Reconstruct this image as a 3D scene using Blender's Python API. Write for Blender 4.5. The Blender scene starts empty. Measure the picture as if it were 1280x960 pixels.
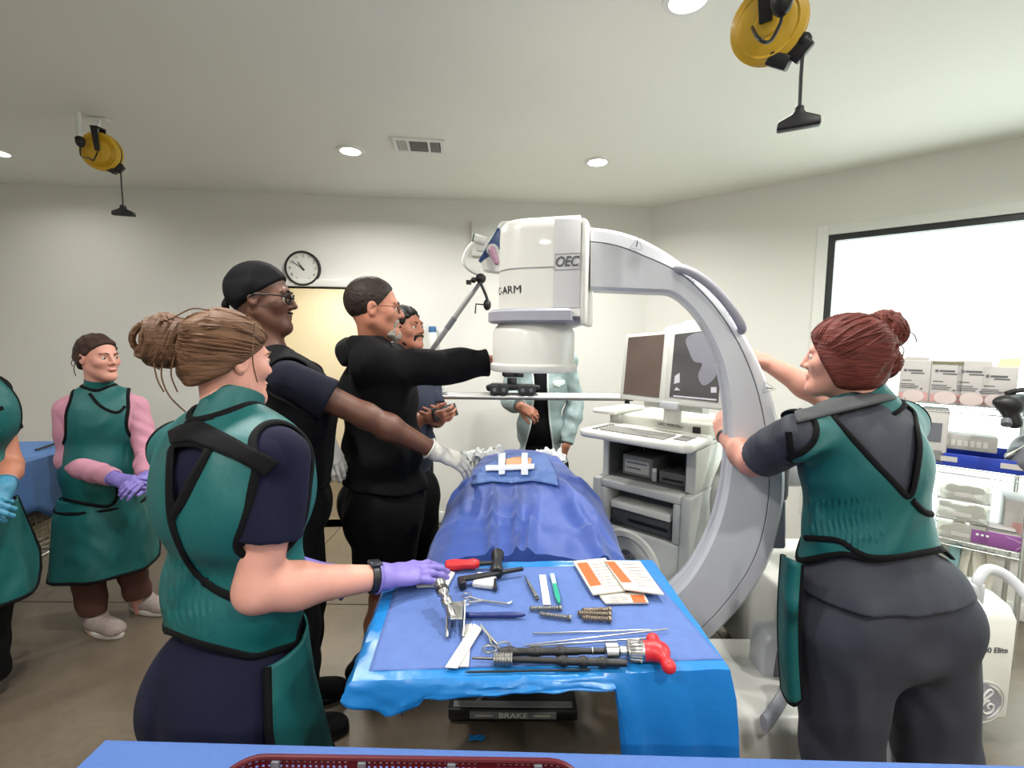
import bpy, bmesh, math, random
import numpy as np
from mathutils import Vector as V, Matrix
from mathutils.bvhtree import BVHTree
random.seed(7); np.random.seed(7)
SC = bpy.context.scene
COL = SC.collection
PI = math.pi
R_ = math.radians
# ------------------------------------------------------------------ camera
FPX = 590.0
PITCH, ROLL = R_(5.3), R_(0.5)
CAM = V((0, 0, 1.6))
FWD = V((0, math.cos(PITCH), -math.sin(PITCH)))
_u0 = V((0, math.sin(PITCH), math.cos(PITCH)))
RGT = V((1, 0, 0)) * math.cos(ROLL) + _u0 * math.sin(ROLL)
UPV = _u0 * math.cos(ROLL) - V((1, 0, 0)) * math.sin(ROLL)
def ray(px, py):
    return FWD + RGT * ((px - 640) / FPX) - UPV * ((py - 480) / FPX)
def W(px, py, y):
    r = ray(px, py); return CAM + r * (y / r.y)
def PZ(px, py, z):
    r = ray(px, py); return CAM + r * ((z - CAM.z) / r.z)
def on_plane(px, py, p0, n):
    r = ray(px, py); return CAM + r * ((p0 - CAM).dot(n) / r.dot(n))
def to_px(P):
    """world points (N,3) -> pixel positions (N,2)"""
    q = np.asarray(P, dtype=np.float64) - np.array(CAM)
    d = q @ np.array(FWD)
    return np.stack([640 + FPX * (q @ np.array(RGT)) / d, 480 - FPX * (q @ np.array(UPV)) / d], 1)
cd_ = bpy.data.cameras.new('camera'); co_ = bpy.data.objects.new('camera', cd_); COL.objects.link(co_)
cd_.sensor_width = 36; cd_.sensor_fit = 'HORIZONTAL'; cd_.lens = FPX / 1280 * 36; cd_.clip_start = 0.02
m_ = Matrix((RGT, UPV, -FWD)).transposed().to_4x4(); m_.translation = CAM
co_.matrix_world = m_; SC.camera = co_
# ------------------------------------------------------------------ materials
def lin(c):
    c = c / 255.0
    return c / 12.92 if c <= 0.04045 else ((c + 0.055) / 1.055) ** 2.4
def rgb(t): return (lin(t[0]), lin(t[1]), lin(t[2]), 1)
MATS = {}
def mat(name, col, rough=0.6, metal=0.0, var=0.0, vscale=8.0, bump=0.0, bscale=40.0, stretch=(1, 1, 1), sss=0.0, emit=None, coat=0.0, trans=0.0, sheen=0.0, spec=None, fold=0.0, fscale=7.0):
    if name in MATS: return MATS[name]
    m = bpy.data.materials.new(name); m.use_nodes = True
    nt = m.node_tree; b = nt.nodes['Principled BSDF']
    b.inputs['Base Color'].default_value = rgb(col)
    b.inputs['Roughness'].default_value = rough; b.inputs['Metallic'].default_value = metal
    if sss: b.inputs['Subsurface Weight'].default_value = sss; b.inputs['Subsurface Radius'].default_value = (0.01, 0.004, 0.002)
    if coat: b.inputs['Coat Weight'].default_value = coat
    if trans: b.inputs['Transmission Weight'].default_value = trans
    if sheen: b.inputs['Sheen Weight'].default_value = sheen
    if spec is not None: b.inputs['Specular IOR Level'].default_value = spec
    if emit: b.inputs['Emission Color'].default_value = rgb(col); b.inputs['Emission Strength'].default_value = emit
    if var or bump or fold:
        tc = nt.nodes.new('ShaderNodeTexCoord'); mp = nt.nodes.new('ShaderNodeMapping')
        nt.links.new(tc.outputs['Object'], mp.inputs['Vector']); mp.inputs['Scale'].default_value = stretch
    if var:
        n = nt.nodes.new('ShaderNodeTexNoise'); n.inputs['Scale'].default_value = vscale; n.inputs['Detail'].default_value = 5
        nt.links.new(mp.outputs[0], n.inputs['Vector'])
        r = nt.nodes.new('ShaderNodeMapRange'); r.inputs[1].default_value = 0.3; r.inputs[2].default_value = 0.7
        r.inputs[3].default_value = 1 - var; r.inputs[4].default_value = 1 + var
        nt.links.new(n.outputs[0], r.inputs[0])
        x = nt.nodes.new('ShaderNodeMix'); x.data_type = 'RGBA'; x.blend_type = 'MULTIPLY'; x.inputs[0].default_value = 1
        x.inputs[6].default_value = rgb(col); nt.links.new(r.outputs[0], x.inputs[7])
        nt.links.new(x.outputs[2], b.inputs['Base Color'])
    if bump:
        n2 = nt.nodes.new('ShaderNodeTexNoise'); n2.inputs['Scale'].default_value = bscale; n2.inputs['Detail'].default_value = 4
        nt.links.new(mp.outputs[0], n2.inputs['Vector'])
        bp = nt.nodes.new('ShaderNodeBump'); bp.inputs['Strength'].default_value = bump; bp.inputs['Distance'].default_value = 0.01
        nt.links.new(n2.outputs[0], bp.inputs['Height']); nt.links.new(bp.outputs[0], b.inputs['Normal'])
    if fold:
        n3 = nt.nodes.new('ShaderNodeTexNoise'); n3.inputs['Scale'].default_value = fscale; n3.inputs['Detail'].default_value = 3; n3.inputs['Distortion'].default_value = 1.2
        n3.noise_type = 'RIDGED_MULTIFRACTAL'
        nt.links.new(mp.outputs[0], n3.inputs['Vector'])
        bp3 = nt.nodes.new('ShaderNodeBump'); bp3.inputs['Strength'].default_value = fold; bp3.inputs['Distance'].default_value = 0.05
        nt.links.new(n3.outputs[0], bp3.inputs['Height']); nt.links.new(bp3.outputs[0], b.inputs['Normal'])
        if bump: nt.links.new(bp.outputs[0], bp3.inputs['Normal'])
    MATS[name] = m
    return m
# ------------------------------------------------------------------ objects
def tag(o, label=None, cat=None, group=None, kind=None):
    if label: o['label'] = label
    if cat: o['category'] = cat
    if group: o['group'] = group
    if kind: o['kind'] = kind
    return o
def thing(name, label, cat, loc=(0, 0, 0), group=None):
    o = bpy.data.objects.new(name, None); COL.objects.link(o); o.location = loc; o.empty_display_size = 0.05
    return tag(o, label, cat, group)
def ploc(p):
    l = V((0, 0, 0))
    while p is not None: l += V(p.location); p = p.parent
    return l
def mesh_obj(name, verts, faces, m, parent=None, smooth=False, mats=None, fm=None, origin=None):
    """link verts (world coords) and faces as ONE mesh object"""
    me = bpy.data.meshes.new(name)
    vv = np.asarray(verts, dtype=np.float64)
    if parent is not None: vv = vv - np.array(ploc(parent))
    elif origin is not None: vv = vv - np.array(origin)
    if isinstance(faces, np.ndarray):
        nf, k = faces.shape
        me.vertices.add(len(vv)); me.vertices.foreach_set('co', vv.ravel())
        me.loops.add(nf * k); me.loops.foreach_set('vertex_index', faces.ravel().astype(np.int32))
        me.polygons.add(nf); me.polygons.foreach_set('loop_start', np.arange(0, nf * k, k, dtype=np.int32))
        me.update(calc_edges=True)
    else:
        me.from_pydata([tuple(v) for v in vv], [], faces); me.update()
    for x in (mats or [m]): me.materials.append(x)
    if fm is not None: me.polygons.foreach_set('material_index', np.asarray(fm, dtype=np.int32))
    if smooth: me.polygons.foreach_set('use_smooth', [True] * len(me.polygons))
    o = bpy.data.objects.new(name, me); COL.objects.link(o)
    if parent is not None: o.parent = parent
    elif origin is not None: o.location = origin
    return o
def kids(o): return [c for c in bpy.data.objects if c.parent == o]
def copy_tree(o, parent=None):
    c = o.copy(); COL.objects.link(c); c.parent = parent
    for ch in kids(o): copy_tree(ch, c)
    return c
def bevel(o, w=0.004, seg=2, ang=40):
    b = o.modifiers.new('bevel', 'BEVEL'); b.width = w; b.segments = seg; b.limit_method = 'ANGLE'; b.angle_limit = R_(ang)
    for p in o.data.polygons: p.use_smooth = True
    b.harden_normals = False
    return o
def frame_from(z, x=None):
    z = V(z).normalized(); x = V(x) if x is not None else (V((1, 0, 0)) if abs(z.x) < 0.9 else V((0, 1, 0)))
    y = z.cross(x).normalized(); x = y.cross(z).normalized()
    return x, y, z
class MB:
    """collects shapes for one mesh"""
    def __init__(s): s.v = []; s.f = []; s.m = []
    def add(s, vs, fs, mi=0):
        n = len(s.v); s.v += [V(v) for v in vs]; s.f += [tuple(i + n for i in f) for f in fs]; s.m += [mi] * len(fs); return s
    def box(s, c, d, ax=None, mi=0):
        x, y, z = ax if ax else (V((1, 0, 0)), V((0, 1, 0)), V((0, 0, 1)))
        c = V(c); vs = [c + x * (d[0] / 2 * i) + y * (d[1] / 2 * j) + z * (d[2] / 2 * k) for i in (-1, 1) for j in (-1, 1) for k in (-1, 1)]
        return s.add(vs, [(0, 1, 3, 2), (4, 6, 7, 5), (0, 4, 5, 1), (2, 3, 7, 6), (0, 2, 6, 4), (1, 5, 7, 3)], mi)
    def lathe(s, prof, o, axis=(0, 0, 1), seg=32, mi=0, xdir=None, sx=1.0, cap=True):
        """prof: list of (radius, height along axis)"""
        x, y, z = frame_from(axis, xdir); o = V(o); vs = []; fs = []
        for r, h in prof:
            for i in range(seg):
                a = 2 * PI * i / seg; vs.append(o + z * h + x * (r * math.cos(a) * sx) + y * (r * math.sin(a)))
        n = len(prof)
        for j in range(n - 1):
            for i in range(seg):
                i2 = (i + 1) % seg; fs.append((j * seg + i, j * seg + i2, (j + 1) * seg + i2, (j + 1) * seg + i))
        if cap:
            if prof[0][0] > 1e-6: fs.append(tuple(reversed(range(seg))))
            if prof[-1][0] > 1e-6: fs.append(tuple((n - 1) * seg + i for i in range(seg)))
        return s.add(vs, fs, mi)
    def cyl(s, a, b, r, r2=None, seg=16, mi=0):
        a = V(a); b = V(b); return s.lathe([(r, 0), (r if r2 is None else r2, (b - a).length)], a, b - a, seg, mi)
    def tube(s, pts, r, seg=8, closed=False, mi=0, flat=1.0, nrm=None):
        pts = [V(p) for p in pts]; n = len(pts); vs = []; fs = []; prev = None
        for i, p in enumerate(pts):
            if closed: t = pts[(i + 1) % n] - pts[i - 1]
            else: t = pts[min(i + 1, n - 1)] - pts[max(i - 1, 0)]
            if t.length < 1e-9: t = V((0, 0, 1))
            t.normalize()
            if nrm is not None:
                yv = V(nrm[i]) if isinstance(nrm, list) else V(nrm); x = yv.cross(t)
                if x.length < 1e-6: x = frame_from(t)[0]
                x.normalize(); y = t.cross(x)
            elif prev is None: x, y, _ = frame_from(t)
            else:
                x = prev - t * prev.dot(t)
                x = x.normalized() if x.length > 1e-6 else frame_from(t)[0]
                y = t.cross(x)
            prev = x; rr = r[i] if isinstance(r, (list, tuple)) else r
            for k in range(seg):
                a = 2 * PI * k / seg; vs.append(p + x * (rr * math.cos(a)) + y * (rr * flat * math.sin(a)))
        for i in range(n if closed else n - 1):
            j = (i + 1) % n
            for k in range(seg):
                k2 = (k + 1) % seg; fs.append((i * seg + k, i * seg + k2, j * seg + k2, j * seg + k))
        if not closed:
            fs.append(tuple(reversed(range(seg)))); fs.append(tuple((n - 1) * seg + k for k in range(seg)))
        return s.add(vs, fs, mi)
    def sph(s, c, r, seg=12, rings=8, mi=0, ax=None):
        r = r if isinstance(r, (list, tuple)) else (r, r, r); c = V(c)
        x, y, z = ax if ax else (V((1, 0, 0)), V((0, 1, 0)), V((0, 0, 1))); vs = [c + z * r[2]]; fs = []
        for j in range(1, rings):
            t = PI * j / rings
            for i in range(seg):
                a = 2 * PI * i / seg; vs.append(c + x * (r[0] * math.sin(t) * math.cos(a)) + y * (r[1] * math.sin(t) * math.sin(a)) + z * (r[2] * math.cos(t)))
        vs.append(c - z * r[2]); L = len(vs) - 1
        for i in range(seg):
            i2 = (i + 1) % seg; fs.append((0, 1 + i, 1 + i2)); b = 1 + (rings - 2) * seg; fs.append((L, b + i2, b + i))
            for j in range(rings - 2):
                a = 1 + j * seg; fs.append((a + i, a + seg + i, a + seg + i2, a + i2))
        return s.add(vs, fs, mi)
    def prism(s, pts, n, t, mi=0):
        """closed 3-D outline pushed along n by t"""
        pts = [V(p) for p in pts]; k = len(pts); n = V(n).normalized() * t
        nn = V((0, 0, 0))
        for i in range(k): nn += pts[i].cross(pts[(i + 1) % k])
        if nn.dot(n) > 0: pts.reverse()
        vs = pts + [p + n for p in pts]
        fs = [tuple(range(k)), tuple(reversed(range(k, 2 * k)))] + [(i, i + k, (i + 1) % k + k, (i + 1) % k) for i in range(k)]
        return s.add(vs, fs, mi)
    def grid(s, P, mi=0):
        """P: rows of points"""
        a, b = len(P), len(P[0])
        return s.add([p for row in P for p in row], [(i * b + j, i * b + j + 1, (i + 1) * b + j + 1, (i + 1) * b + j) for i in range(a - 1) for j in range(b - 1)], mi)
    def build(s, name, m, parent=None, smooth=False, origin=None, bev=0, mats=None, seg=2):
        o = mesh_obj(name, [tuple(v) for v in s.v], s.f, m, parent, smooth, mats, s.m if mats else None, origin)
        if bev: bevel(o, bev, seg)
        elif smooth:
            try: o.data.set_sharp_from_angle(angle=R_(42))
            except Exception: pass
        return o
def smooth_path(pts, n=8, closed=False):
    pts = [V(p) for p in pts]; out = []; k = len(pts)
    for i in range(k if closed else k - 1):
        g = (lambda j: pts[j % k]) if closed else (lambda j: pts[max(0, min(k - 1, j))])
        p0, p1, p2, p3 = g(i - 1), g(i), g(i + 1), g(i + 2)
        for q in range(n):
            t = q / n
            out.append(0.5 * ((2 * p1) + (p2 - p0) * t + (2 * p0 - 5 * p1 + 4 * p2 - p3) * t * t + (3 * p1 - p0 - 3 * p2 + p3) * t ** 3))
    if not closed: out.append(pts[-1])
    return out
def text_mesh(name, body, size, o, xdir, ydir, m, parent, depth=0.0008, bold=0.0, shear=0.0, align='CENTER', sx=1.0):
    cu = bpy.data.curves.new(name, 'FONT'); cu.body = body; cu.size = size; cu.extrude = depth; cu.align_x = align; cu.align_y = 'CENTER'
    cu.offset = bold; cu.shear = shear
    t = bpy.data.objects.new('tmp', cu); COL.objects.link(t)
    me = bpy.data.meshes.new_from_object(t.evaluated_get(bpy.context.evaluated_depsgraph_get()))
    x = V(xdir).normalized(); y = V(ydir).normalized(); z = x.cross(y)
    vs = [V(o) + x * (v.co.x * sx) + y * v.co.y + z * v.co.z for v in me.vertices]
    me.calc_loop_triangles(); fs = [tuple(p.vertices) for p in me.loop_triangles]
    COL.objects.unlink(t); bpy.data.objects.remove(t); bpy.data.meshes.remove(me)
    return mesh_obj(name, [tuple(v) for v in vs], fs, m, parent)
# ------------------------------------------------------------------ implicit surfaces: smooth unions of tapered limbs, meshed by surface nets
def _a(v): return np.array(v, dtype=np.float32)
class Sdf:
    def __init__(s): s.ops = []; s.cuts = []; s.noise = None
    def rc(s, a, b, ra, rb, k=0.02, mode='u'):
        a = _a(a); b = _a(b); c = (a + b) / 2; s.ops.append(('rc', (a, b, ra, rb), k, mode, c, float(np.linalg.norm(b - a)) / 2 + max(ra, rb))); return s
    def el(s, c, r, R=None, k=0.02, mode='u'):
        R = np.eye(3, dtype=np.float32) if R is None else np.array([tuple(x) for x in R], dtype=np.float32)
        s.ops.append(('el', (_a(c), _a(r), R), k, mode, _a(c), float(max(r)))); return s
    def sp(s, c, r, k=0.02, mode='u'): return s.rc(c, c, r, r, k, mode)
    def cut(s, p, n, k=0.004):
        """drop what lies on the n side of the plane"""
        s.cuts.append((_a(p), _a(V(n).normalized()), k)); return s
    @staticmethod
    def prim(op, P):
        kind, q = op[0], op[1]
        if kind == 'rc':
            a, b, ra, rb = q; ba = b - a; L2 = float(ba @ ba)
            pa = P - a
            if L2 < 1e-12: return np.sqrt((pa * pa).sum(-1)) - ra
            t = np.clip((pa @ ba) / L2, 0, 1); d = pa - t[..., None] * ba
            return np.sqrt((d * d).sum(-1)) - (ra + (rb - ra) * t)
        c, r, R = q; l = (P - c) @ R.T
        k0 = np.sqrt(((l / r) ** 2).sum(-1)); k1 = np.sqrt(((l / (r * r)) ** 2).sum(-1)) + 1e-9
        return k0 * (k0 - 1) / k1
    def _apply(s, d, P, cen, br):
        for op in s.ops:
            k, mode = op[2], op[3]
            if cen is not None:
                sel = np.nonzero(np.sqrt(((cen - op[4]) ** 2).sum(-1)) < br + op[5] + 0.09)[0]
                if len(sel) == 0: continue
                e = s.prim(op, P[sel]); dd = d[sel]
            else: e = s.prim(op, P); dd = d; sel = slice(None)
            if mode == 'u':
                h = np.maximum(k - np.abs(dd - e), 0) / k if k > 0 else 0
                d[sel] = np.minimum(dd, e) - h * h * k * 0.25
            else:
                h = np.maximum(k - np.abs(dd + e), 0) / k
                d[sel] = np.maximum(dd, -e) + h * h * k * 0.25
        if s.noise is not None: d += s.noise(P)
        for p, n, k in s.cuts:
            e = (P - p) @ n; h = np.maximum(k - np.abs(d - e), 0) / k
            d = np.maximum(d, e) + h * h * k * 0.25
        return d
    def mesh(s, h=0.005):
        lo = np.min([o[4] - o[5] for o in s.ops if o[3] == 'u'], 0) - 0.03; hi = np.max([o[4] + o[5] for o in s.ops if o[3] == 'u'], 0) + 0.03
        B = 12; nb = np.ceil((hi - lo) / (h * B)).astype(int) + 1
        gx = [np.arange(n) for n in nb]; idx = np.stack(np.meshgrid(*gx, indexing='ij'), -1).reshape(-1, 3)
        cen = (lo + (idx + 0.5) * (h * B)).astype(np.float32)
        d0 = s._apply(np.full(len(cen), 1.0, np.float32), cen, None, 0)
        br = h * B * 0.87
        keep = np.abs(d0) < br * 1.5 + 0.012
        dims = nb * B; D = np.ones(dims, np.float32)
        ins = np.nonzero((~keep) & (d0 < 0))[0]
        for q in ins:
            i, j, k = idx[q] * B; D[i:i + B, j:j + B, k:k + B] = -1
        kb = np.nonzero(keep)[0]
        off = np.stack(np.meshgrid(*[np.arange(B)] * 3, indexing='ij'), -1).reshape(-1, 3)
        for st in range(0, len(kb), 400):
            ks = kb[st:st + 400]
            P = (lo + (idx[ks][:, None, :] * B + off[None]) * h).astype(np.float32)
            d = s._apply(np.full(P.shape[:2], 1.0, np.float32), P, cen[ks], br)
            for q, kk in enumerate(ks):
                i, j, k = idx[kk] * B; D[i:i + B, j:j + B, k:k + B] = d[q].reshape(B, B, B)
        return surface_nets(D, lo, h)
def surface_nets(D, lo, h):
    S = D < 0
    a = S[:-1, :-1, :-1]; n = np.zeros(a.shape, np.uint8)
    cor = [(i, j, k) for i in (0, 1) for j in (0, 1) for k in (0, 1)]
    nx, ny, nz = D.shape
    for i, j, k in cor: n += S[i:nx - 1 + i, j:ny - 1 + j, k:nz - 1 + k]
    act = (n > 0) & (n < 8); ids = np.full(act.shape, -1, np.int64)
    c = np.argwhere(act); ids[act] = np.arange(len(c))
    vals = {q: D[c[:, 0] + q[0], c[:, 1] + q[1], c[:, 2] + q[2]] for q in cor}
    acc = np.zeros((len(c), 3)); cnt = np.zeros(len(c))
    for q in cor:
        for ax in range(3):
            if q[ax] == 0:
                r = list(q); r[ax] = 1; r = tuple(r); va, vb = vals[q], vals[r]; m = (va < 0) != (vb < 0)
                t = np.where(m, va / np.where(m, va - vb, 1), 0)
                p = np.array(q, float)[None].repeat(len(c), 0); p[:, ax] += t
                acc[m] += p[m]; cnt[m] += 1
    v = lo + (c + acc / cnt[:, None]) * h
    F = []
    for ax in range(3):
        b1, b2 = (ax + 1) % 3, (ax + 2) % 3
        sl0 = [slice(None)] * 3; sl1 = [slice(None)] * 3; sl0[ax] = slice(0, -1); sl1[ax] = slice(1, None)
        s0, s1 = S[tuple(sl0)], S[tuple(sl1)]
        e = np.argwhere(s0 != s1); ok = (e[:, b1] > 0) & (e[:, b2] > 0) & (e[:, b1] < D.shape[b1] - 1) & (e[:, b2] < D.shape[b2] - 1); e = e[ok]
        flip = s0[e[:, 0], e[:, 1], e[:, 2]]
        def g(o1, o2):
            q = e.copy(); q[:, b1] -= o1; q[:, b2] -= o2; return ids[q[:, 0], q[:, 1], q[:, 2]]
        quad = np.stack([g(1, 1), g(0, 1), g(0, 0), g(1, 0)], 1)
        quad[~flip] = quad[~flip][:, ::-1]; F.append(quad)
    F = np.concatenate(F); F = F[(F >= 0).all(1)]
    return v, F
def wrinkle(amp=0.004, freq=28.0, seed=1, stretch=(1, 1, 0.45)):
    rs = np.random.RandomState(seed); K = [(rs.randn(3) * freq * np.array(stretch)).astype(np.float32) for _ in range(5)]; ph = rs.rand(5) * 6.28
    w = (rs.randn(3) * freq * 0.35).astype(np.float32)
    def f(P):
        q = np.sin(P @ w) * 1.3; s = 0
        for k, p in zip(K, ph): s = s + np.sin(P @ k + p + q)
        return (s * (amp / 2.5)).astype(np.float32)
    return f
def vnormals(v, F):
    e1 = v[F[:, 2]] - v[F[:, 0]]; e2 = v[F[:, 3]] - v[F[:, 1]]; fn = np.cross(e1, e2); N = np.zeros_like(v)
    for i in range(4): np.add.at(N, F[:, i], fn)
    return N / (np.linalg.norm(N, axis=1, keepdims=True) + 1e-12)
def boundary_loops(F):
    E = {}
    for q in F.tolist():
        for i in range(4):
            a, b = q[i], q[(i + 1) % 4]
            if (b, a) in E: del E[(b, a)]
            else: E[(a, b)] = 1
    nxt = {}
    for a, b in E: nxt.setdefault(a, []).append(b)
    loops = []
    while nxt:
        st = next(iter(nxt)); cur = st; lp = []
        while cur in nxt:
            lp.append(cur); l = nxt[cur]; n = l.pop()
            if not l: del nxt[cur]
            cur = n
            if cur == st: break
        loops.append(lp)
    return loops
def panel(v, F, keep, iters=10, thick=0.006, min_loop=20):
    """part of a surface kept where keep(v) holds, given a thickness; returns verts, faces, and its edge loops"""
    k = keep(v); F = F[k[F].all(1)]
    used = np.unique(F); mp = np.full(len(v), -1, np.int64); mp[used] = np.arange(len(used)); v = v[used].copy(); F = mp[F]
    loops = [l for l in boundary_loops(F)]
    for _ in range(iters):
        for l in loops:
            if len(l) < 5: continue
            P = v[l]; v[l] = 0.5 * P + 0.25 * (np.roll(P, 1, 0) + np.roll(P, -1, 0))
    N = vnormals(v, F); n = len(v)
    vv = np.concatenate([v, v - N * thick]); sides = []
    for l in loops:
        for i in range(len(l)):
            a, b = l[i], l[(i + 1) % len(l)]; sides.append((b, a, a + n, b + n))
    FF = np.concatenate([F, F[:, ::-1] + n, np.array(sides, np.int64).reshape(-1, 4)])
    return vv, FF, [(v[l], N[l]) for l in loops if len(l) >= min_loop]
def trim_mesh(mb, loops, w=0.009, t=0.0045, step=3):
    for P, N in loops:
        P = P[::step]; N = N[::step]
        if len(P) < 6: continue
        for _ in range(4): P = 0.5 * P + 0.25 * (np.roll(P, 1, 0) + np.roll(P, -1, 0)); N = 0.5 * N + 0.25 * (np.roll(N, 1, 0) + np.roll(N, -1, 0))
        mb.tube([V(p) for p in P], w, 8, True, flat=t / w, nrm=[V(x) for x in N])
    return mb
def inpoly(xy, poly):
    x, y = xy[:, 0], xy[:, 1]; r = np.zeros(len(x), bool); n = len(poly)
    for i in range(n):
        x1, y1 = poly[i]; x2, y2 = poly[(i + 1) % n]
        if y1 == y2: continue
        m = ((y1 > y) != (y2 > y)) & (x < (x2 - x1) * (y - y1) / (y2 - y1) + x1); r ^= m
    return r
def bvh_of(v, F): return BVHTree.FromPolygons([tuple(p) for p in v], [tuple(q) for q in F.tolist()])
def hit(bvh, px, py):
    r = ray(px, py).normalized(); h = bvh.ray_cast(CAM, r)
    return (h[0], h[1]) if h[0] is not None else (None, None)
def on_body_line(mb, bvh, pix, w=0.009, t=0.0045, lift=0.003, n=6):
    """a binding that runs over the body along the given line"""
    P = []; N = []
    for p in smooth_path([V((x, y, 0)) for x, y in pix], n):
        a, b = hit(bvh, p.x, p.y)
        if a is None: continue
        if b.dot(ray(p.x, p.y)) > 0: b = -b
        if P and (a - P[-1]).length > 0.15: continue
        P.append(a + b * lift); N.append(b)
    for _ in range(2):
        P = [P[0]] + [P[i] * 0.5 + (P[i - 1] + P[i + 1]) * 0.25 for i in range(1, len(P) - 1)] + [P[-1]]
    if len(P) > 2: mb.tube(P, w, 8, False, flat=t / w, nrm=N)
    return mb
def on_body_patch(bvh, poly, lift=0.005, thick=0.004, step=4.0):
    """a flat piece of cloth laid on the body inside the given outline"""
    pts = []; n = len(poly)
    for i in range(n):
        a = V((*poly[i], 0)); b = V((*poly[(i + 1) % n], 0)); k = max(1, int((b - a).length / step))
        for q in range(k): pts.append(a.lerp(b, q / k))
    bm = bmesh.new(); vs = [bm.verts.new(p) for p in pts]
    bm.faces.new(vs); bmesh.ops.triangulate(bm, faces=bm.faces[:])
    for _ in range(4):
        es = [e for e in bm.edges if e.calc_length() > step * 1.6]
        if not es: break
        bmesh.ops.subdivide_edges(bm, edges=es, cuts=1); bmesh.ops.triangulate(bm, faces=bm.faces[:])
    out = []; nn = []
    for v in bm.verts:
        a, b = hit(bvh, v.co.x, v.co.y)
        if a is None: out.append(None); nn.append(None); continue
        if b.dot(ray(v.co.x, v.co.y)) > 0: b = -b
        out.append(a + b * lift); nn.append(b)
    bm.verts.index_update()
    fs = [tuple(v.index for v in f.verts) for f in bm.faces]; fs = [f for f in fs if all(out[i] is not None for i in f)]
    bm.free()
    ok = [i for i in range(len(out)) if out[i] is not None]; mp = {i: j for j, i in enumerate(ok)}; m = len(ok)
    vs = [out[i] for i in ok] + [out[i] - nn[i] * thick for i in ok]
    fs = [tuple(mp[i] for i in f) for f in fs]
    # orient towards the camera
    fs2 = []
    for f in fs:
        a, b, c = (vs[i] for i in f)
        fs2.append(f if (b - a).cross(c - a).dot(CAM - a) > 0 else tuple(reversed(f)))
    ed = {}
    for f in fs2:
        for i in range(3):
            a, b = f[i], f[(i + 1) % 3]
            if (b, a) in ed: del ed[(b, a)]
            else: ed[(a, b)] = 1
    fs2 += [tuple(i + m for i in reversed(f)) for f in fs2] + [(b, a, a + m, b + m) for a, b in ed]
    return vs, fs2
# ------------------------------------------------------------------ people
def ph(phi):
    """heading (degrees, 0 = away from the camera, 90 = to the right) -> forward, right"""
    a = R_(phi); return V((math.sin(a), math.cos(a), 0)), V((math.cos(a), -math.sin(a), 0))
def head_ops(S, c, phi, sc=1.0, tilt=0.0, roll=0.0, ears=True, nose=1.0, jaw=1.0, off=0.0, brow=.011):
    f, r = ph(phi); u = V((0, 0, 1))
    f2 = (f * math.cos(R_(tilt)) + u * math.sin(R_(tilt))); u2 = (u * math.cos(R_(tilt)) - f * math.sin(R_(tilt)))
    r2 = r * math.cos(R_(roll)) - u2 * math.sin(R_(roll)); u2 = u2 * math.cos(R_(roll)) + r * math.sin(R_(roll))
    c = V(c); Rm = (r2, f2, u2)
    L = lambda x, y, z: c + (r2 * x + f2 * y + u2 * z) * sc
    e = lambda p, q, k, mode='u': S.el(L(*p), [(a + off) * sc for a in q], Rm, k * sc, mode)
    e((0, -.014, .03), (.074, .098, .09), .03)
    e((0, .03, -.045), (.056 * jaw, .062, .08), .04)
    for s in (-1, 1):
        S.rc(L(s * .05 * jaw, -.002, -.05), L(s * .018, .07, -.1), .02 * sc, .018 * sc, .03 * sc)
        S.sp(L(s * .043, .06, -.022), .02 * sc, .03 * sc)
    S.sp(L(0, .078, -.103), .018 * sc, .025 * sc)
    S.rc(L(-.034, .08, .022), L(.034, .08, .022), brow * sc, brow * sc, .02 * sc)
    S.rc(L(0, .09, .008), L(0, .104 + .005 * nose, -.027), .008 * sc, .011 * sc * nose, .012 * sc)
    for s in (-1, 1):
        S.sp(L(s * .012, .096, -.031), .0085 * sc, .008 * sc)
        e((s * .031, .094, .0), (.015, .011, .009), .012, 's')
    e((0, .091, -.06), (.023, .009, .0055), .006); e((0, .089, -.0695), (.02, .0095, .0065), .006)
    e((0, .1, -.0645), (.02, .008, .0015), .004, 's')
    if ears:
        for s in (-1, 1):
            e((s * .076, -.006, -.004), (.009, .019, .031), .008); e((s * .085, -.003, -.002), (.006, .011, .019), .006, 's')
    return L, Rm
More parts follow.
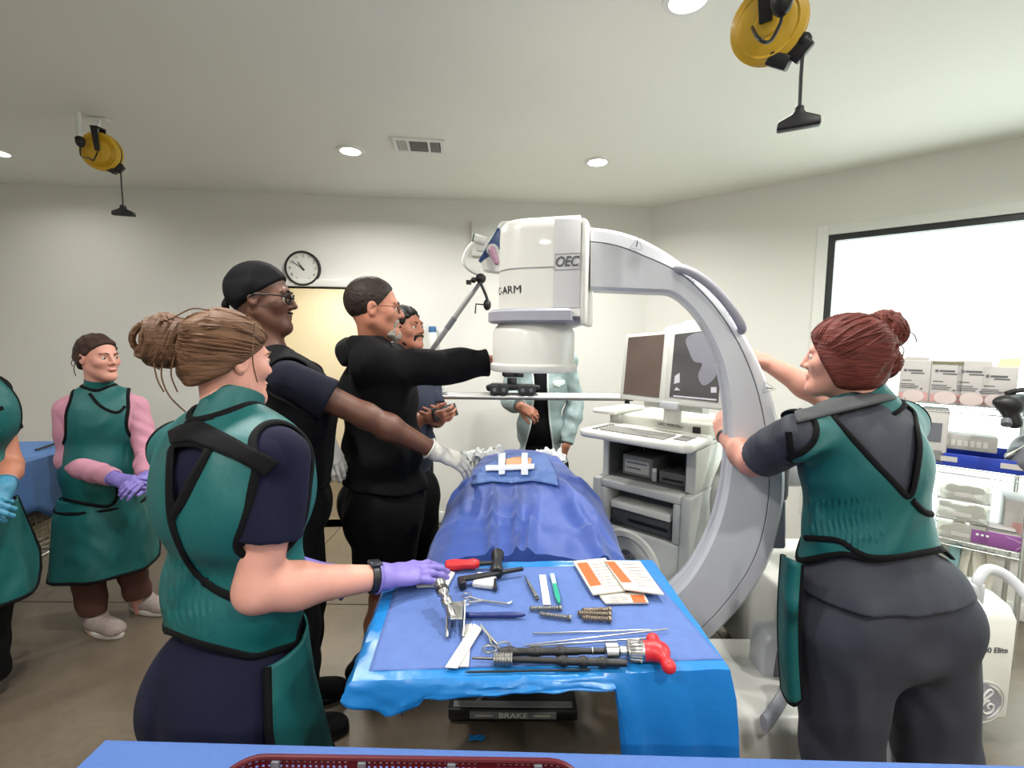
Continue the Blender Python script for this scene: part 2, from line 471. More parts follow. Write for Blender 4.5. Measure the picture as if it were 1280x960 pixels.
def hand_ops(S, wrist, fwd, back, thumb_sign=1, curls=(20, 25, 20), sc=1.0, spread=6, thumb=(35, 12), fat=0.0, tc=None, curl4=None):
    """a hand at the wrist, fingers along fwd, the back of the hand towards back; thumb_sign: which side the thumb is on"""
    y = V(fwd).normalized(); z = V(back); z = (z - y * z.dot(y)).normalized(); x = y.cross(z) * thumb_sign; w = V(wrist)
    L = lambda a, b, c: w + (x * a + y * b + z * c) * sc
    kn = [(.027, .088, .0), (.0065, .093, .003), (-.0135, .088, .002), (-.031, .078, -.002)]
    for q in kn: S.rc(L(q[0] * .55, .002, 0), L(*q), (.0165 + fat) * sc, (.0115 + fat) * sc, .016 * sc)
    S.el(L(.014, .035, -.008), ((.02 + fat) * sc, (.03 + fat) * sc, (.014 + fat) * sc), (x, y, z), .015 * sc)
    ln = [(.043, .026, .021), (.047, .03, .022), (.043, .028, .021), (.034, .021, .019)]
    for i, q in enumerate(kn):
        cv = curl4[i] if curl4 else curls; p = V(L(*q)); ang = 0; sp = R_(spread * (1.2 - 0.8 * i))
        for j in range(3):
            ang += R_(cv[j]); d = (y * math.cos(sp) + x * math.sin(sp)) * math.cos(ang) - z * math.sin(ang)
            p2 = p + d * (ln[i][j] * sc); r0 = (.0098 - .001 * j - (.0012 if i == 3 else 0) + fat) * sc; r1 = (.0088 - .001 * j - (.0012 if i == 3 else 0) + fat) * sc
            S.rc(p, p2, r0, r1, .004 * sc); p = p2
    a0, a1 = R_(thumb[0]), R_(thumb[1]); dn = tc if tc is not None else .35
    p = L(.018, .022, -.006)
    for l, r0, r1, a in ((.042, .0145, .0115, a0), (.031, .0115, .0098, a0 - a1), (.025, .0098, .0078, a0 - 2 * a1)):
        d = (y * math.cos(a) + x * math.sin(a) - z * dn).normalized(); p2 = p + d * (l * sc)
        S.rc(p, p2, (r0 + fat) * sc, (r1 + fat) * sc, .006 * sc); p = p2
    return S
def frame_ax(lat, up):
    up = V(up).normalized(); l = V(lat); l = (l - up * l.dot(up)).normalized(); return (l, up.cross(l) * 1.0, up)
def torso_ops(S, J, off=0.0, k=.06, hips=True):
    z = J['size']
    Rc = frame_ax(J['lat'], J['neck'] - J['waist']); Rw = frame_ax(J['lat'], J['chest'] - J['pelvis']); 
    fwd = J['fwd']
    S.el(J['chest'], (z[0] + off, z[1] + off, .175 + off), Rc, k)
    S.el(J['waist'], (z[2] + off, z[3] + off, .16 + off), Rw, k)
    if hips:
        S.el(J['pelvis'], (z[4] + off, z[5] + off, .135 + off), Rw, k)
        for s in (-1, 1): S.el(J['pelvis'] + J['lat'] * (s * z[4] * .48) - fwd * (z[5] * .35) - V((0, 0, .05)), (z[4] * .58 + off, z[5] * .8 + off, .12 + off), None, .04)
    if J.get('bust'):
        for s in (-1, 1): S.el(J['chest'] + J['lat'] * (s * .07) + fwd * (z[1] * .78) - V((0, 0, .01)), (.065 + off, .06 + off, .065 + off), None, .04)
    for s in ('L', 'R'):
        S.rc(J['chest'].lerp(J['sh' + s], .6) + V((0, 0, .03)), J['sh' + s], .06 + off, .052 + off, .05)
        S.rc(J['neck'] - V((0, 0, .01)), J['sh' + s], .045 + off * .7, .047 + off, .04)
    return S
def arm_ops(S, J, s, off=0.0, k=.03, fat=1.0, upto=None, fore=True):
    a, e, w = J['sh' + s], J['el' + s], J['wr' + s]
    S.rc(a, e, .05 * fat + off, .039 * fat + off, k)
    if fore:
        m = e.lerp(w, .3)
        S.rc(e, m, .039 * fat + off, .042 * fat + off, k); S.rc(m, w, .042 * fat + off, .0265 * fat + off, k)
    return S
def leg_ops(S, J, s, off=0.0, k=.03, fat=1.0, straight=False):
    h, n, a = J['hip' + s], J['kn' + s], J['an' + s]
    S.rc(h, n, .09 * fat + off, .058 * fat + off, k)
    S.rc(n, n.lerp(a, .35), .056 * fat + off, .056 * fat + off, k); S.rc(n.lerp(a, .35), a, .056 * fat + off, (.05 if straight else .036) * fat + off, k)
    return S
def foot_ops(S, J, s, off=0.0):
    a = J['an' + s]; d = J['toe' + s]
    b = V((a.x, a.y, .045)); S.rc(a, b, .038 + off, .04 + off, .02); S.rc(b - d * .04, b + d * .13 - V((0, 0, .012)), .035 + off, .03 + off, .02)
    return S
def shoe(J, s, m_up, m_sole, parent, high=.11, name='shoe'):
    a = J['an' + s]; d = V(J['toe' + s]).normalized(); x = V((d.y, -d.x, 0)); b = V((a.x, a.y, 0))
    S = Sdf(); S.rc(b + V((0, 0, high - .02)), b + V((0, 0, .06)), .05, .048, .02)
    S.el(b - d * .035 + V((0, 0, .045)), (.04, .055, .05), (x, d, V((0, 0, 1))), .02)
    S.el(b + d * .07 + V((0, 0, .045)), (.047, .1, .05), (x, d, V((0, 0, 1))), .03)
    S.el(b + d * .14 + V((0, 0, .035)), (.046, .055, .035), (x, d, V((0, 0, 1))), .03)
    S.cut(b + V((0, 0, .024)), (0, 0, -1)); S.cut(b + V((0, 0, high)), (0, 0, 1)); v, F = S.mesh(.005)
    o = mesh_obj(name, v, F, m_up, parent, True)
    mb = MB(); n = 20; out = []
    for i in range(n):
        t = 2 * PI * i / n; c_, s_ = math.cos(t), math.sin(t)
        out.append(b + d * (.055 + .143 * c_) + x * ((.05 if c_ > 0 else .043) * s_ * (1 - .12 * abs(c_) ** 6)))
    mb.prism(out, (0, 0, 1), .03); mb.build('sole', m_sole, o, bev=.006)
    lc = MB()
    for i in range(4):
        p = b + d * (.03 + .024 * i) + V((0, 0, .103 - .011 * i - (.0 if i else .0)))
        lc.tube([p - x * .026 - V((0, 0, .012)), p + V((0, 0, .003)), p + x * .026 - V((0, 0, .012))], .004, 6)
    lc.build('laces', m_sole, o, True)
    return o
def sdf_part(name, S, m, parent, h=.006, mats=None, fmf=None):
    v, F = S.mesh(h)
    fm = None
    if fmf is not None: fm = fmf(v[F].mean(1))
    return mesh_obj(name, v, F, m, parent, True, mats, fm), v, F
# ------------------------------------------------------------------ room shell
H = 2.75
M_WALL = mat('wall_paint', (226, 225, 219), .75, var=.015, vscale=1.5, bump=.06, bscale=220)
M_CEIL = mat('ceiling_paint', (234, 235, 226), .8, var=.015, vscale=1.2, bump=.06, bscale=160)
M_WHITE = mat('white_paint', (226, 227, 222), .45)
M_BLACK = mat('black_plastic', (20, 20, 22), .45)
M_BLACKF = mat('window_black', (40, 44, 44), .4)
M_STEEL = mat('steel', (190, 190, 188), .28, 1.0)
M_DSTEEL = mat('dark_steel', (96, 94, 92), .35, 1.0)
M_ALU = mat('aluminium', (205, 206, 205), .35, .9)
CR = PZ(813, 259, H); CR.z = 0                      # corner between the back wall and the window wall
BL = PZ(0, 229, H); BL.z = 0
bd = (BL - CR).normalized()                         # along the back wall, to the left
rd = V((.753, -.658, 0)).normalized()               # along the window wall, towards the camera side
bn = V((bd.y, -bd.x, 0)); bn = bn if bn.y > 0 else -bn          # outward normals
rn = V((-rd.y, rd.x, 0)); rn = rn if rn.x > 0 else -rn
LX, FY = -4.7, -2.8
tL = (LX - CR.x) / bd.x; BLc = CR + bd * tL
RLEN = 5.2; RE = CR + rd * RLEN
def tz(px, py, o, n, d):
    p = on_plane(px, py, o, n); return (p - o).dot(d), p.z
def wall_with_hole(name, o, d, n, L, t0, t1, z0, z1, th, m):
    mb = MB(); ax = (d, n, V((0, 0, 1)))
    def b(a0, a1, c0, c1):
        if a1 - a0 > 1e-4 and c1 - c0 > 1e-4: mb.box(o + d * ((a0 + a1) / 2) + n * (th / 2) + V((0, 0, (c0 + c1) / 2)), (a1 - a0, th, c1 - c0), ax)
    b(-.0, t0, 0, H); b(t1, L, 0, H); b(t0, t1, 0, z0); b(t0, t1, z1, H)
    o_ = mb.build(name, m); o_['kind'] = 'structure'; return o_
def st(o): o['kind'] = 'structure'; return o
# openings
w0, wz1 = tz(1036, 294, CR, rn, rd); w0 = max(w0, .9)
w1 = w0 + 3.3; wz0 = .42
d1, dz = tz(466, 368, CR, bn, bd); d0, _ = tz(306, 366, CR, bn, bd); dA, dB = min(d0, d1), max(d0, d1); dz = 2.02
wall_with_hole('wall_right', CR, rd, rn, RLEN, w0, w1, wz0, wz1, .3, M_WALL)
wall_with_hole('wall_back', CR, bd, bn, tL, dA, dB, 0, dz, .14, M_WALL)
st(MB().prism([V((RE.x, RE.y, 0)), V((RE.x + .2, RE.y, 0)), V((RE.x + .2, FY, 0)), V((RE.x, FY, 0))], (0, 0, 1), H).build('wall_side', M_WALL))
st(MB().box(((LX + RE.x) / 2, FY - .07, H / 2), (RE.x - LX + .4, .14, H)).build('wall_front', M_WALL))
st(MB().box((LX - .07, (FY + BLc.y) / 2, H / 2), (.14, BLc.y - FY + .3, H)).build('wall_left', M_WALL))
RO = [V((LX - .1, FY - .1, 0)), V((RE.x + .2, FY - .1, 0)), V((RE.x + .2, RE.y, 0)), RE + rn * .3, CR + rn * .3 + V((.05, .15, 0)), CR + bn * .14, BLc + bn * .14 - V((.1, 0, 0))]
st(MB().prism([p + V((0, 0, H)) for p in RO], (0, 0, 1), .1).build('ceiling', M_CEIL))
# polished concrete floor with saw-cut joints
mf = bpy.data.materials.new('polished_concrete'); mf.use_nodes = True; nt = mf.node_tree; b_ = nt.nodes['Principled BSDF']
tc = nt.nodes.new('ShaderNodeTexCoord'); n1 = nt.nodes.new('ShaderNodeTexNoise'); n1.inputs['Scale'].default_value = 1.6; n1.inputs['Detail'].default_value = 8
n2 = nt.nodes.new('ShaderNodeTexNoise'); n2.inputs['Scale'].default_value = 26; n2.inputs['Detail'].default_value = 6
nt.links.new(tc.outputs['Object'], n1.inputs[0]); nt.links.new(tc.outputs['Object'], n2.inputs[0])
ad = nt.nodes.new('ShaderNodeMath'); ad.operation = 'MULTIPLY_ADD'; ad.inputs[1].default_value = .35; nt.links.new(n2.outputs[0], ad.inputs[0]); nt.links.new(n1.outputs[0], ad.inputs[2])
cr_ = nt.nodes.new('ShaderNodeValToRGB'); cr_.color_ramp.elements[0].position = .45; cr_.color_ramp.elements[1].position = .9
cr_.color_ramp.elements[0].color = rgb((88, 78, 66)); cr_.color_ramp.elements[1].color = rgb((114, 103, 88))
nt.links.new(ad.outputs[0], cr_.inputs[0]); nt.links.new(cr_.outputs[0], b_.inputs['Base Color'])
b_.inputs['Roughness'].default_value = .33; b_.inputs['Specular IOR Level'].default_value = .4
st(MB().prism(RO, (0, 0, -1), .1).build('floor', mf))
M_JOINT = mat('floor_joint', (66, 58, 50), .8)
for i, (a, b) in enumerate([((LX, 2.72), (RE.x - 1.9, 2.72)), ((LX, .9), (RE.x, .9)), ((-1.45, FY), (-1.45, 3.9)), ((1.15, FY), (1.15, 3.4))]):
    a = V((*a, .0008)); b = V((*b, .0008)); d = (b - a).normalized()
    st(MB().box((a + b) / 2, ((b - a).length, .007, .0016), (d, V((-d.y, d.x, 0)), V((0, 0, 1)))).build('trim_%d' % (i + 20), M_JOINT))
# baseboards
def base(name, o, d, n, a, b):
    st(MB().box(o + d * ((a + b) / 2) - n * .006 + V((0, 0, .05)), (b - a, .012, .1), (d, n, V((0, 0, 1)))).build(name, M_WHITE, bev=.003))
base('baseboard_right', CR, rd, rn, .02, RLEN); base('baseboard_back', CR, bd, bn, .02, dA - .06); base('baseboard_left', CR, bd, bn, dB + .06, tL)
# doorway to a bright corridor: casing and the corridor behind
fr = MB(); ax = (bd, bn, V((0, 0, 1)))
for t in (dA, dB): fr.box(CR + bd * (t + (-.03 if t == dA else .03)) + bn * .06 + V((0, 0, dz / 2)), (.07, .18, dz), ax)
fr.box(CR + bd * ((dA + dB) / 2) + bn * .06 + V((0, 0, dz + .03)), (dB - dA + .12, .18, .06), ax)
st(fr.build('door_1', M_WALL, bev=.004))
M_HALL = mat('corridor_paint', (236, 228, 206), .8)
hl = MB(); c0 = CR + bd * ((dA + dB) / 2) + bn * .14; hw, hd = 1.3, 1.7
hl.box(c0 + bn * hd + V((0, 0, 1.2)), (2 * hw, .05, 2.4), ax); hl.box(c0 + bn * (hd / 2) + bd * hw + V((0, 0, 1.2)), (.05, hd, 2.4), ax); hl.box(c0 + bn * (hd / 2) - bd * hw + V((0, 0, 1.2)), (.05, hd, 2.4), ax)
hl.box(c0 + bn * (hd / 2) + V((0, 0, 2.42)), (2 * hw, hd, .05), ax)
hl.box(c0 + bn * .01 + bd * (hw / 2 + (dB - dA) / 4 + .02) + V((0, 0, 1.2)), (hw - (dB - dA) / 2 - .06, .02, 2.4), ax)
st(hl.build('wall_corridor', M_HALL)); st(MB().box(c0 + bn * (hd / 2 - .02) + V((0, 0, -.03)), (2 * hw, hd + .3, .06), ax).build('floor_corridor', mf))
# window: white return, black frame, glass
wc = CR + rd * ((w0 + w1) / 2)
axw = (rd, rn, V((0, 0, 1))); cas = MB(); cw = .065
for t in (w0 - cw / 2, w1 + cw / 2): cas.box(CR + rd * t - rn * .008 + V((0, 0, (wz0 + wz1) / 2)), (cw, .016, wz1 - wz0 + 2 * cw), axw)
for z in (wz0 - cw / 2, wz1 + cw / 2): cas.box(wc - rn * .008 + V((0, 0, z)), (w1 - w0, .016, cw), axw)
st(cas.build('trim_1', M_WHITE, bev=.003))
wf = MB(); fw = .04
for t in (w0 + fw / 2, w1 - fw / 2): wf.box(CR + rd * t + rn * .035 + V((0, 0, (wz0 + wz1) / 2)), (fw, .06, wz1 - wz0), axw)
for z in (wz0 + fw / 2, wz1 - fw / 2): wf.box(wc + rn * .035 + V((0, 0, z)), (w1 - w0 - 2 * fw, .06, fw), axw)
win = st(wf.build('window_1', M_BLACKF))
mg = bpy.data.materials.new('window_glass'); mg.use_nodes = True; nt = mg.node_tree; nt.nodes.remove(nt.nodes['Principled BSDF'])
tr = nt.nodes.new('ShaderNodeBsdfTransparent'); tr.inputs[0].default_value = (.97, 1, .985, 1); gl = nt.nodes.new('ShaderNodeBsdfGlossy'); gl.inputs['Roughness'].default_value = .02
mx = nt.nodes.new('ShaderNodeMixShader'); mx.inputs[0].default_value = .04; nt.links.new(tr.outputs[0], mx.inputs[1]); nt.links.new(gl.outputs[0], mx.inputs[2]); nt.links.new(mx.outputs[0], nt.nodes['Material Output'].inputs[0])
MB().box(wc + rn * .04 + V((0, 0, (wz0 + wz1) / 2)), (w1 - w0 - 2 * fw + .01, .006, wz1 - wz0 - 2 * fw + .01), axw).build('pane', mg, win)
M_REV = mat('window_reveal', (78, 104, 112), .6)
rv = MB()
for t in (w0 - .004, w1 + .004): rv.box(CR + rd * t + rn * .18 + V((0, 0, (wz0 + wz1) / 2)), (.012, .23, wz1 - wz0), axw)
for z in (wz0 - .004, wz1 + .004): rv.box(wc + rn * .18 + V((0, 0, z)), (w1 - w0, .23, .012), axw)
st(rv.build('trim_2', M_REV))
# ground outside, seen through the glass only from elsewhere
# ------------------------------------------------------------------ lights
wd = bpy.data.worlds.new('sky'); SC.world = wd; wd.use_nodes = True; nt = wd.node_tree; bg = nt.nodes['Background']
WORLD_S = 1.55
geo = nt.nodes.new('ShaderNodeTexCoord'); sx_ = nt.nodes.new('ShaderNodeSeparateXYZ'); nt.links.new(geo.outputs['Generated'], sx_.inputs[0])
rp = nt.nodes.new('ShaderNodeValToRGB'); rp.color_ramp.elements[0].position = .35; rp.color_ramp.elements[1].position = .62
rp.color_ramp.elements[0].color = (1.17, 1.25, 1.19, 1); rp.color_ramp.elements[1].color = (1.25, 1.38, 1.35, 1)
mr_ = nt.nodes.new('ShaderNodeMapRange'); mr_.inputs[1].default_value = -1; mr_.inputs[2].default_value = 1; nt.links.new(sx_.outputs[2], mr_.inputs[0]); nt.links.new(mr_.outputs[0], rp.inputs[0])
nt.links.new(rp.outputs[0], bg.inputs['Color']); bg.inputs['Strength'].default_value = WORLD_S
def area(name, loc, aim, sx, sy, power, col=(1, 1, 1), shape='RECTANGLE', portal=False, spread=180):
    l = bpy.data.lights.new(name, 'AREA'); l.shape = shape; l.size = sx; l.size_y = sy; l.energy = power; l.color = col; l.spread = R_(spread)
    o = bpy.data.objects.new(name, l); COL.objects.link(o); z = -V(aim).normalized(); up = V((0, 0, 1)) if abs(z.z) < .99 else V((0, 1, 0))
    x = up.cross(z).normalized(); y = z.cross(x); m = Matrix((x, y, z)).transposed().to_4x4(); m.translation = V(loc); o.matrix_world = m
    if portal: l.cycles.is_portal = True
    return o
area('window_daylight', wc + rn * .32 + V((0, 0, (wz0 + wz1) / 2)), -rn, w1 - w0, wz1 - wz0, 60, portal=True)
LAMP_P = 10.0
M_LENS = mat('downlight_lens', (255, 250, 235), .5, emit=9.0)
def downlight(p, label=None, power=None, visible=True):
    r = thing('recessed_light', label, 'ceiling light', (p.x, p.y, H), 'recessed ceiling lights') if label else thing('recessed_light', 'round white recessed ceiling light', 'ceiling light', (p.x, p.y, H), 'recessed ceiling lights behind the viewer')
    MB().lathe([(.058, -.004), (.062, -.009), (.082, -.006), (.085, 0)], (p.x, p.y, H), (0, 0, 1), 40, cap=False).build('trim_ring', M_WHITE, r, True)
    MB().lathe([(.0, -.0045), (.045, -.0045), (.0595, -.0035), (.0595, 0)], (p.x, p.y, H), (0, 0, 1), 32, cap=False).build('lens', M_LENS, r, True)
    area('downlight_lamp', (p.x, p.y, H - .02), (0, 0, -1), .12, .12, power or LAMP_P, (1, .98, .945), 'DISK', spread=160)
downlight(PZ(438, 188, H), 'round lit recessed ceiling light left of the air vent, above the clock')
downlight(PZ(747, 202, H), 'round lit recessed ceiling light right of the air vent, near the far wall')
downlight(PZ(860, -2, H), 'round lit recessed ceiling light at the top edge, beside the larger yellow reel')
downlight(PZ(-4, 190, H), 'round lit recessed ceiling light cut by the left edge, beside the smaller yellow reel', power=1.8)
for q in [(-1.0, 1.35), (-2.9, 1.3), (2.25, 1.5), (-1.0, -.2), (.8, -.2), (2.5, -.2), (-2.9, -.2), (.8, -1.7), (-1.0, -1.7), (2.6, -1.7)]:
    downlight(V((q[0], q[1], H)), power=5 if q[0] < -2 else None)
area('corridor_lamp', c0 + bn * .9 + V((0, 0, 2.36)), (0, 0, -1), .9, .5, 11, (1, .95, .82))
# ------------------------------------------------------------------ ceiling vent
a, b, c, d = (PZ(494, 171, H), PZ(549, 174, H), PZ(553, 191, H), PZ(499, 188, H))
ctr = (a + b + c + d) / 4; vx = ((b - a) + (c - d)).normalized(); vy = V((vx.y, -vx.x, 0)); vw, vh = .30, .2
vy = -vy if vy.y > 0 else vy
vt = thing('ceiling_vent', 'white rectangular louvred air vent in the ceiling between two recessed lights', 'vent', ctr)
axv = (vx, vy, V((0, 0, 1))); fm_ = MB()
for s in (-1, 1):
    fm_.box(ctr + vx * (s * (vw / 2 - .012)) - V((0, 0, .005)), (.024, vh, .01), axv); fm_.box(ctr + vy * (s * (vh / 2 - .012)) - V((0, 0, .005)), (vw - .048, .024, .01), axv)
for t in (-.062, .058): fm_.box(ctr + vx * t - V((0, 0, .005)), (.012, vh - .04, .01), axv)
fm_.build('frame', M_WHITE, vt)
MB().box(ctr - V((0, 0, .001)), (vw - .04, vh - .04, .002), axv).build('duct', mat('duct_dark', (70, 70, 66), .8), vt)
sl = MB()
for i in range(7): sl.box(ctr + vx * (-.118 + i * .008) - V((0, 0, .006)), (.0035, vh - .05, .008), axv)
sl.build('left_louvre', M_WHITE, vt); sl = MB()
for i in range(12): sl.box(ctr + vx * -.002 + vy * (-.07 + i * .0127) - V((0, 0, .006)), (.105, .004, .008), axv)
sl.build('middle_louvre', mat('grey_slat', (140, 140, 134), .6), vt); sl = MB()
for i in range(12): sl.box(ctr + vx * .093 + vy * (-.07 + i * .0127) - V((0, 0, .006)), (.055, .006, .008), axv)
sl.build('right_louvre', mat('grey_slat', (140, 140, 134), .6), vt)
# ------------------------------------------------------------------ yellow cord reels hanging from the ceiling
M_YEL = mat('reel_yellow', (220, 176, 44), .38, coat=.2)
def reel(c, r, nrm, label, plug_tail, drop, plug_ang, wall_plug):
    c = V(c); n = V(nrm).normalized(); up = V((0, 0, 1)); x = up.cross(n).normalized(); y = n.cross(x)
    t = thing('cord_reel', label, 'cord reel', (c.x, c.y, H), 'yellow cord reels on the ceiling')
    pr = [(0, .036), (.02, .036), (.024, .03), (.05, .03), (.055, .026)]
    q = .06
    while q < r - .012: pr += [(q, .0285), (q + .003, .025)]; q += .0065
    pr += [(r - .006, .024), (r, .018), (r, .01), (r - .012, .006), (r - .012, -.006), (r, -.01), (r, -.018), (r - .006, -.024), (0, -.03)]
    pr = [(a * 1.0, h * r / .1) for a, h in pr]
    MB().lathe(pr, c, n, 56, cap=False).build('drum', M_YEL, t, True)
    gv = MB(); gv.lathe([(r - .011, -.009), (r - .004, -.009), (r - .004, .009), (r - .011, .009)], c, n, 48, cap=False); gv.build('wound_cord', M_BLACK, t, True)
    ar = MB()
    for s in (1, -1):
        ar.prism([c + n * (s * .032) + x * a + y * b for a, b in ((-.012, .0), (.012, .0), (.016, r + .02), (-.016, r + .02))], n * s, .006)
    ar.box(c + y * (r + .022), (.034, .034 * 2 + .012, .006), (x, n, y)); ar.build('yoke', M_BLACK, t, bev=.0015)
    br = MB(); top = V((c.x, c.y, H)); br.box(top - V((0, 0, .004)), (.09, .05, .008), (x, n, up))
    br.cyl(c + y * (r + .02), top, .008); br.tube(smooth_path([c + y * (r + .05) - x * .02, c + y * (r + .07) - x * .035, top - x * .03 - V((0, 0, .008))], 5), .004, 6)
    br.build('bracket', M_WHITE, t, True)
    gd = c + x * (r * .68) - y * (r * .72)
    g = MB(); g.box(gd, (.026, .044, .055), frame_ax(n, (gd - c))[0:1] + frame_ax(n, (gd - c))[1:]); g.sph(gd + x * .014 + y * .004, .016)
    g.box(gd - x * .03 - y * .018, (.045, .04, .028), (x * .85 - y * .5, n, y * .85 + x * .5)); g.build('cord_guide', M_BLACK, t, bev=.004)
    cd = MB(); e = gd + x * .014; cd.tube([e, e - V((0, 0, drop * .5)) - x * .001, e - V((0, 0, drop))], .0036, 8); cd.build('hanging_cord', M_BLACK, t, True)
    pb = e - V((0, 0, drop)); a = R_(plug_ang); px_ = V((math.cos(a), math.sin(a), 0)); pz_ = V((0, 0, 1)); py_ = pz_.cross(px_)
    o = [(-.011, 0), (.011, 0), (.011, -.012), (.016, -.02), (.052, -.036), (.054, -.058), (-.054, -.058), (-.052, -.036), (-.016, -.02), (-.011, -.012)]
    k_ = r / .088 * .9; MB().prism([pb + px_ * (u * k_) + pz_ * (w * k_) - py_ * (.016 * k_) for u, w in o], py_, .032 * k_).build('outlet_block', M_BLACK, t, bev=.004)
    ld = MB(); ld.tube(smooth_path(plug_tail(c, n, x, y), 8), .0034, 8); ld.build('power_lead', M_BLACK, t, True)
    wp = V(wall_plug); pl = MB(); pl.lathe([(.008, -.03), (.016, -.022), (.021, -.008), (.021, .012), (.014, .02)], wp, (0, 0, 1), 12); pl.build('power_plug', M_BLACK, t, True)
    ob = MB(); ob.cyl(wp + V((0, 0, .02)), V((wp.x, wp.y, H)), .012, seg=10); ob.build('ceiling_socket', M_WHITE, t, True)
    return t
lc = W(127, 190, 2.62); lp = W(100, 176, 2.55)
reel(lc, .095, V((.2, -.95, -.15)), 'yellow retractable cord reel hung from the ceiling at left, farther and smaller one',
     lambda c, n, x, y: [lp - V((0, 0, .03)), lp - V((0, .0, .075)), W(112, 198, 2.46), W(117, 200, 2.46), c + n * .03], .2, 15, lp)
rc_ = W(961, 32, 1.06); rp_ = W(978, -2, .98)
reel(rc_, .073, V((-.55, -.72, -.3)), 'yellow retractable cord reel hung from the ceiling at upper right, nearer and larger one',
     lambda c, n, x, y: [rp_ - V((0, 0, .03)), W(975, 30, .97), W(962, 52, .97), W(948, 48, .97), c + n * .034 - x * .025], .125, -28, rp_)
# ------------------------------------------------------------------ wall clock
cc = on_plane(379.5, 336, CR, bn); ck = thing('wall_clock', 'round black rimmed wall clock with white face, hung above the doorway', 'clock', cc)
rk = .139; N_ = -bn; UPZ = V((0, 0, 1)); RX = -bd
MB().lathe([(rk - .016, .03), (rk - .012, .042), (rk - .004, .042), (rk, .034), (rk, .001)], cc, N_, 64, cap=False).build('rim', M_BLACK, ck, True)
MB().lathe([(0, .022), (rk - .01, .022), (rk - .01, .001)], cc, N_, 64, cap=False).build('dial', mat('clock_face', (222, 222, 214), .5), ck)
M_INK = mat('ink', (30, 30, 32), .6); M_GREYINK = mat('grey_ink', (96, 96, 98), .6)
for h in range(1, 13):
    a = R_(30 * h); text_mesh('numeral', str(h), .034, cc + N_ * .0225 + RX * (math.sin(a) * .1) + UPZ * (math.cos(a) * .1), RX, UPZ, M_INK, ck, .0003)
def hand_(ang, l, w, nm):
    a = R_(ang); d = RX * math.sin(a) + UPZ * math.cos(a); s = N_.cross(d)
    MB().prism([cc + N_ * .025 + d * u + s * q for u, q in ((-.02, -w), (l, -w * .6), (l, w * .6), (-.02, w))], N_, .0015).build(nm, M_INK, ck)
hand_(325, .062, .005, 'hour_hand'); hand_(303, .09, .0035, 'minute_hand')
cb = MB(); cb.lathe([(.007, .022), (.007, .03)], cc, N_, 16); cb.build('hub', M_INK, ck)
# ------------------------------------------------------------------ small things on the back wall
bx = on_plane(604, 300, CR, bn); pb_ = thing('wall_access_point', 'white square box on the far wall, half hidden behind the scanner housing', 'wall box', bx)
MB().box(bx + N_ * .02 - RX * .0, (.2, .04, .28), (RX, N_, UPZ)).build('housing', M_WHITE, pb_, bev=.01)
MB().box(bx + N_ * .045 - UPZ * .06, (.1, .014, .08), (RX, N_, UPZ)).build('front_cover', mat('grey_white', (205, 206, 204), .5), pb_, bev=.004)
op = on_plane(553, 488, CR, bn); ot = thing('wall_outlet', 'white electrical outlet plate on the far wall beside the standing man with a phone', 'outlet', op)
MB().box(op + N_ * .004, (.075, .008, .115), (RX, N_, UPZ)).build('cover_plate', M_WHITE, ot, bev=.002)
for s in (-1, 1): MB().box(op + N_ * .009 + UPZ * (s * .024), (.034, .004, .03), (RX, N_, UPZ)).build('socket', mat('grey_white', (205, 206, 204), .5), ot, bev=.001)
dp = on_plane(541, 424, CR, bn); ds = thing('wall_dispenser', 'slim white dispenser with a blue cap on the far wall behind the grey pole', 'dispenser', dp)
MB().lathe([(.034, -.11), (.036, -.1), (.036, .05), (.03, .06)], dp + N_ * .04, UPZ, 24).build('bottle', M_WHITE, ds, True)
MB().lathe([(.032, .055), (.032, .1), (.028, .106), (0, .106)], dp + N_ * .04, UPZ, 24).build('cap', mat('cap_blue', (44, 98, 146), .5), ds, True)
MB().box(dp + N_ * .005 - UPZ * .02, (.06, .012, .2), (RX, N_, UPZ)).build('backplate', M_WHITE, ds, bev=.003)
SC.view_settings.view_transform = 'Standard'; SC.view_settings.look = 'None'; SC.view_settings.gamma = 1; SC.view_settings.use_curve_mapping = False
SC.view_settings.exposure = 1.25
SC.cycles.max_bounces = 8; SC.cycles.diffuse_bounces = 5; SC.cycles.sample_clamp_indirect = 6; SC.cycles.caustics_reflective = False; SC.cycles.caustics_refractive = False
SC.cycles.use_denoising = True
# ------------------------------------------------------------------ X-ray C-arm
UP = V((0, 0, 1))
M_CREAM = mat('scanner_cream', (222, 221, 214), .38, coat=.15)
M_LGREY = mat('scanner_grey', (196, 198, 202), .4, coat=.1)
M_MGREY = mat('scanner_mid_grey', (150, 150, 158), .45)
M_DGREY = mat('scanner_dark_grey', (98, 100, 106), .5)
M_MARK = mat('marking_grey', (92, 94, 98), .6)
M_INK = mat('ink', (30, 30, 32), .6)
cA = W(742, 320, 1.80); cB = W(983, 590, 1.62); ce = V((cB.x - cA.x, cB.y - cA.y, 0)).normalized(); cn = V((ce.y, -ce.x, 0)); cn = cn if cn.y < 0 else -cn
CPL = lambda x, y: on_plane(x, y, cA, cn)
carm = thing('x_ray_c_arm', 'large white and grey C-shaped X-ray scanner arched over the draped bed', 'medical scanner', (1.3, 1.9, 0))
def resample(pix, n):
    p = [V((x, y, 0)) for x, y in pix]; p = smooth_path(p, 10); L = [0]
    for i in range(1, len(p)): L.append(L[-1] + (p[i] - p[i - 1]).length)
    out = []; j = 0
    for k in range(n):
        t = L[-1] * k / (n - 1)
        while j < len(L) - 2 and L[j + 1] < t: j += 1
        f = (t - L[j]) / max(1e-9, L[j + 1] - L[j]); out.append(p[j].lerp(p[j + 1], f))
    return out
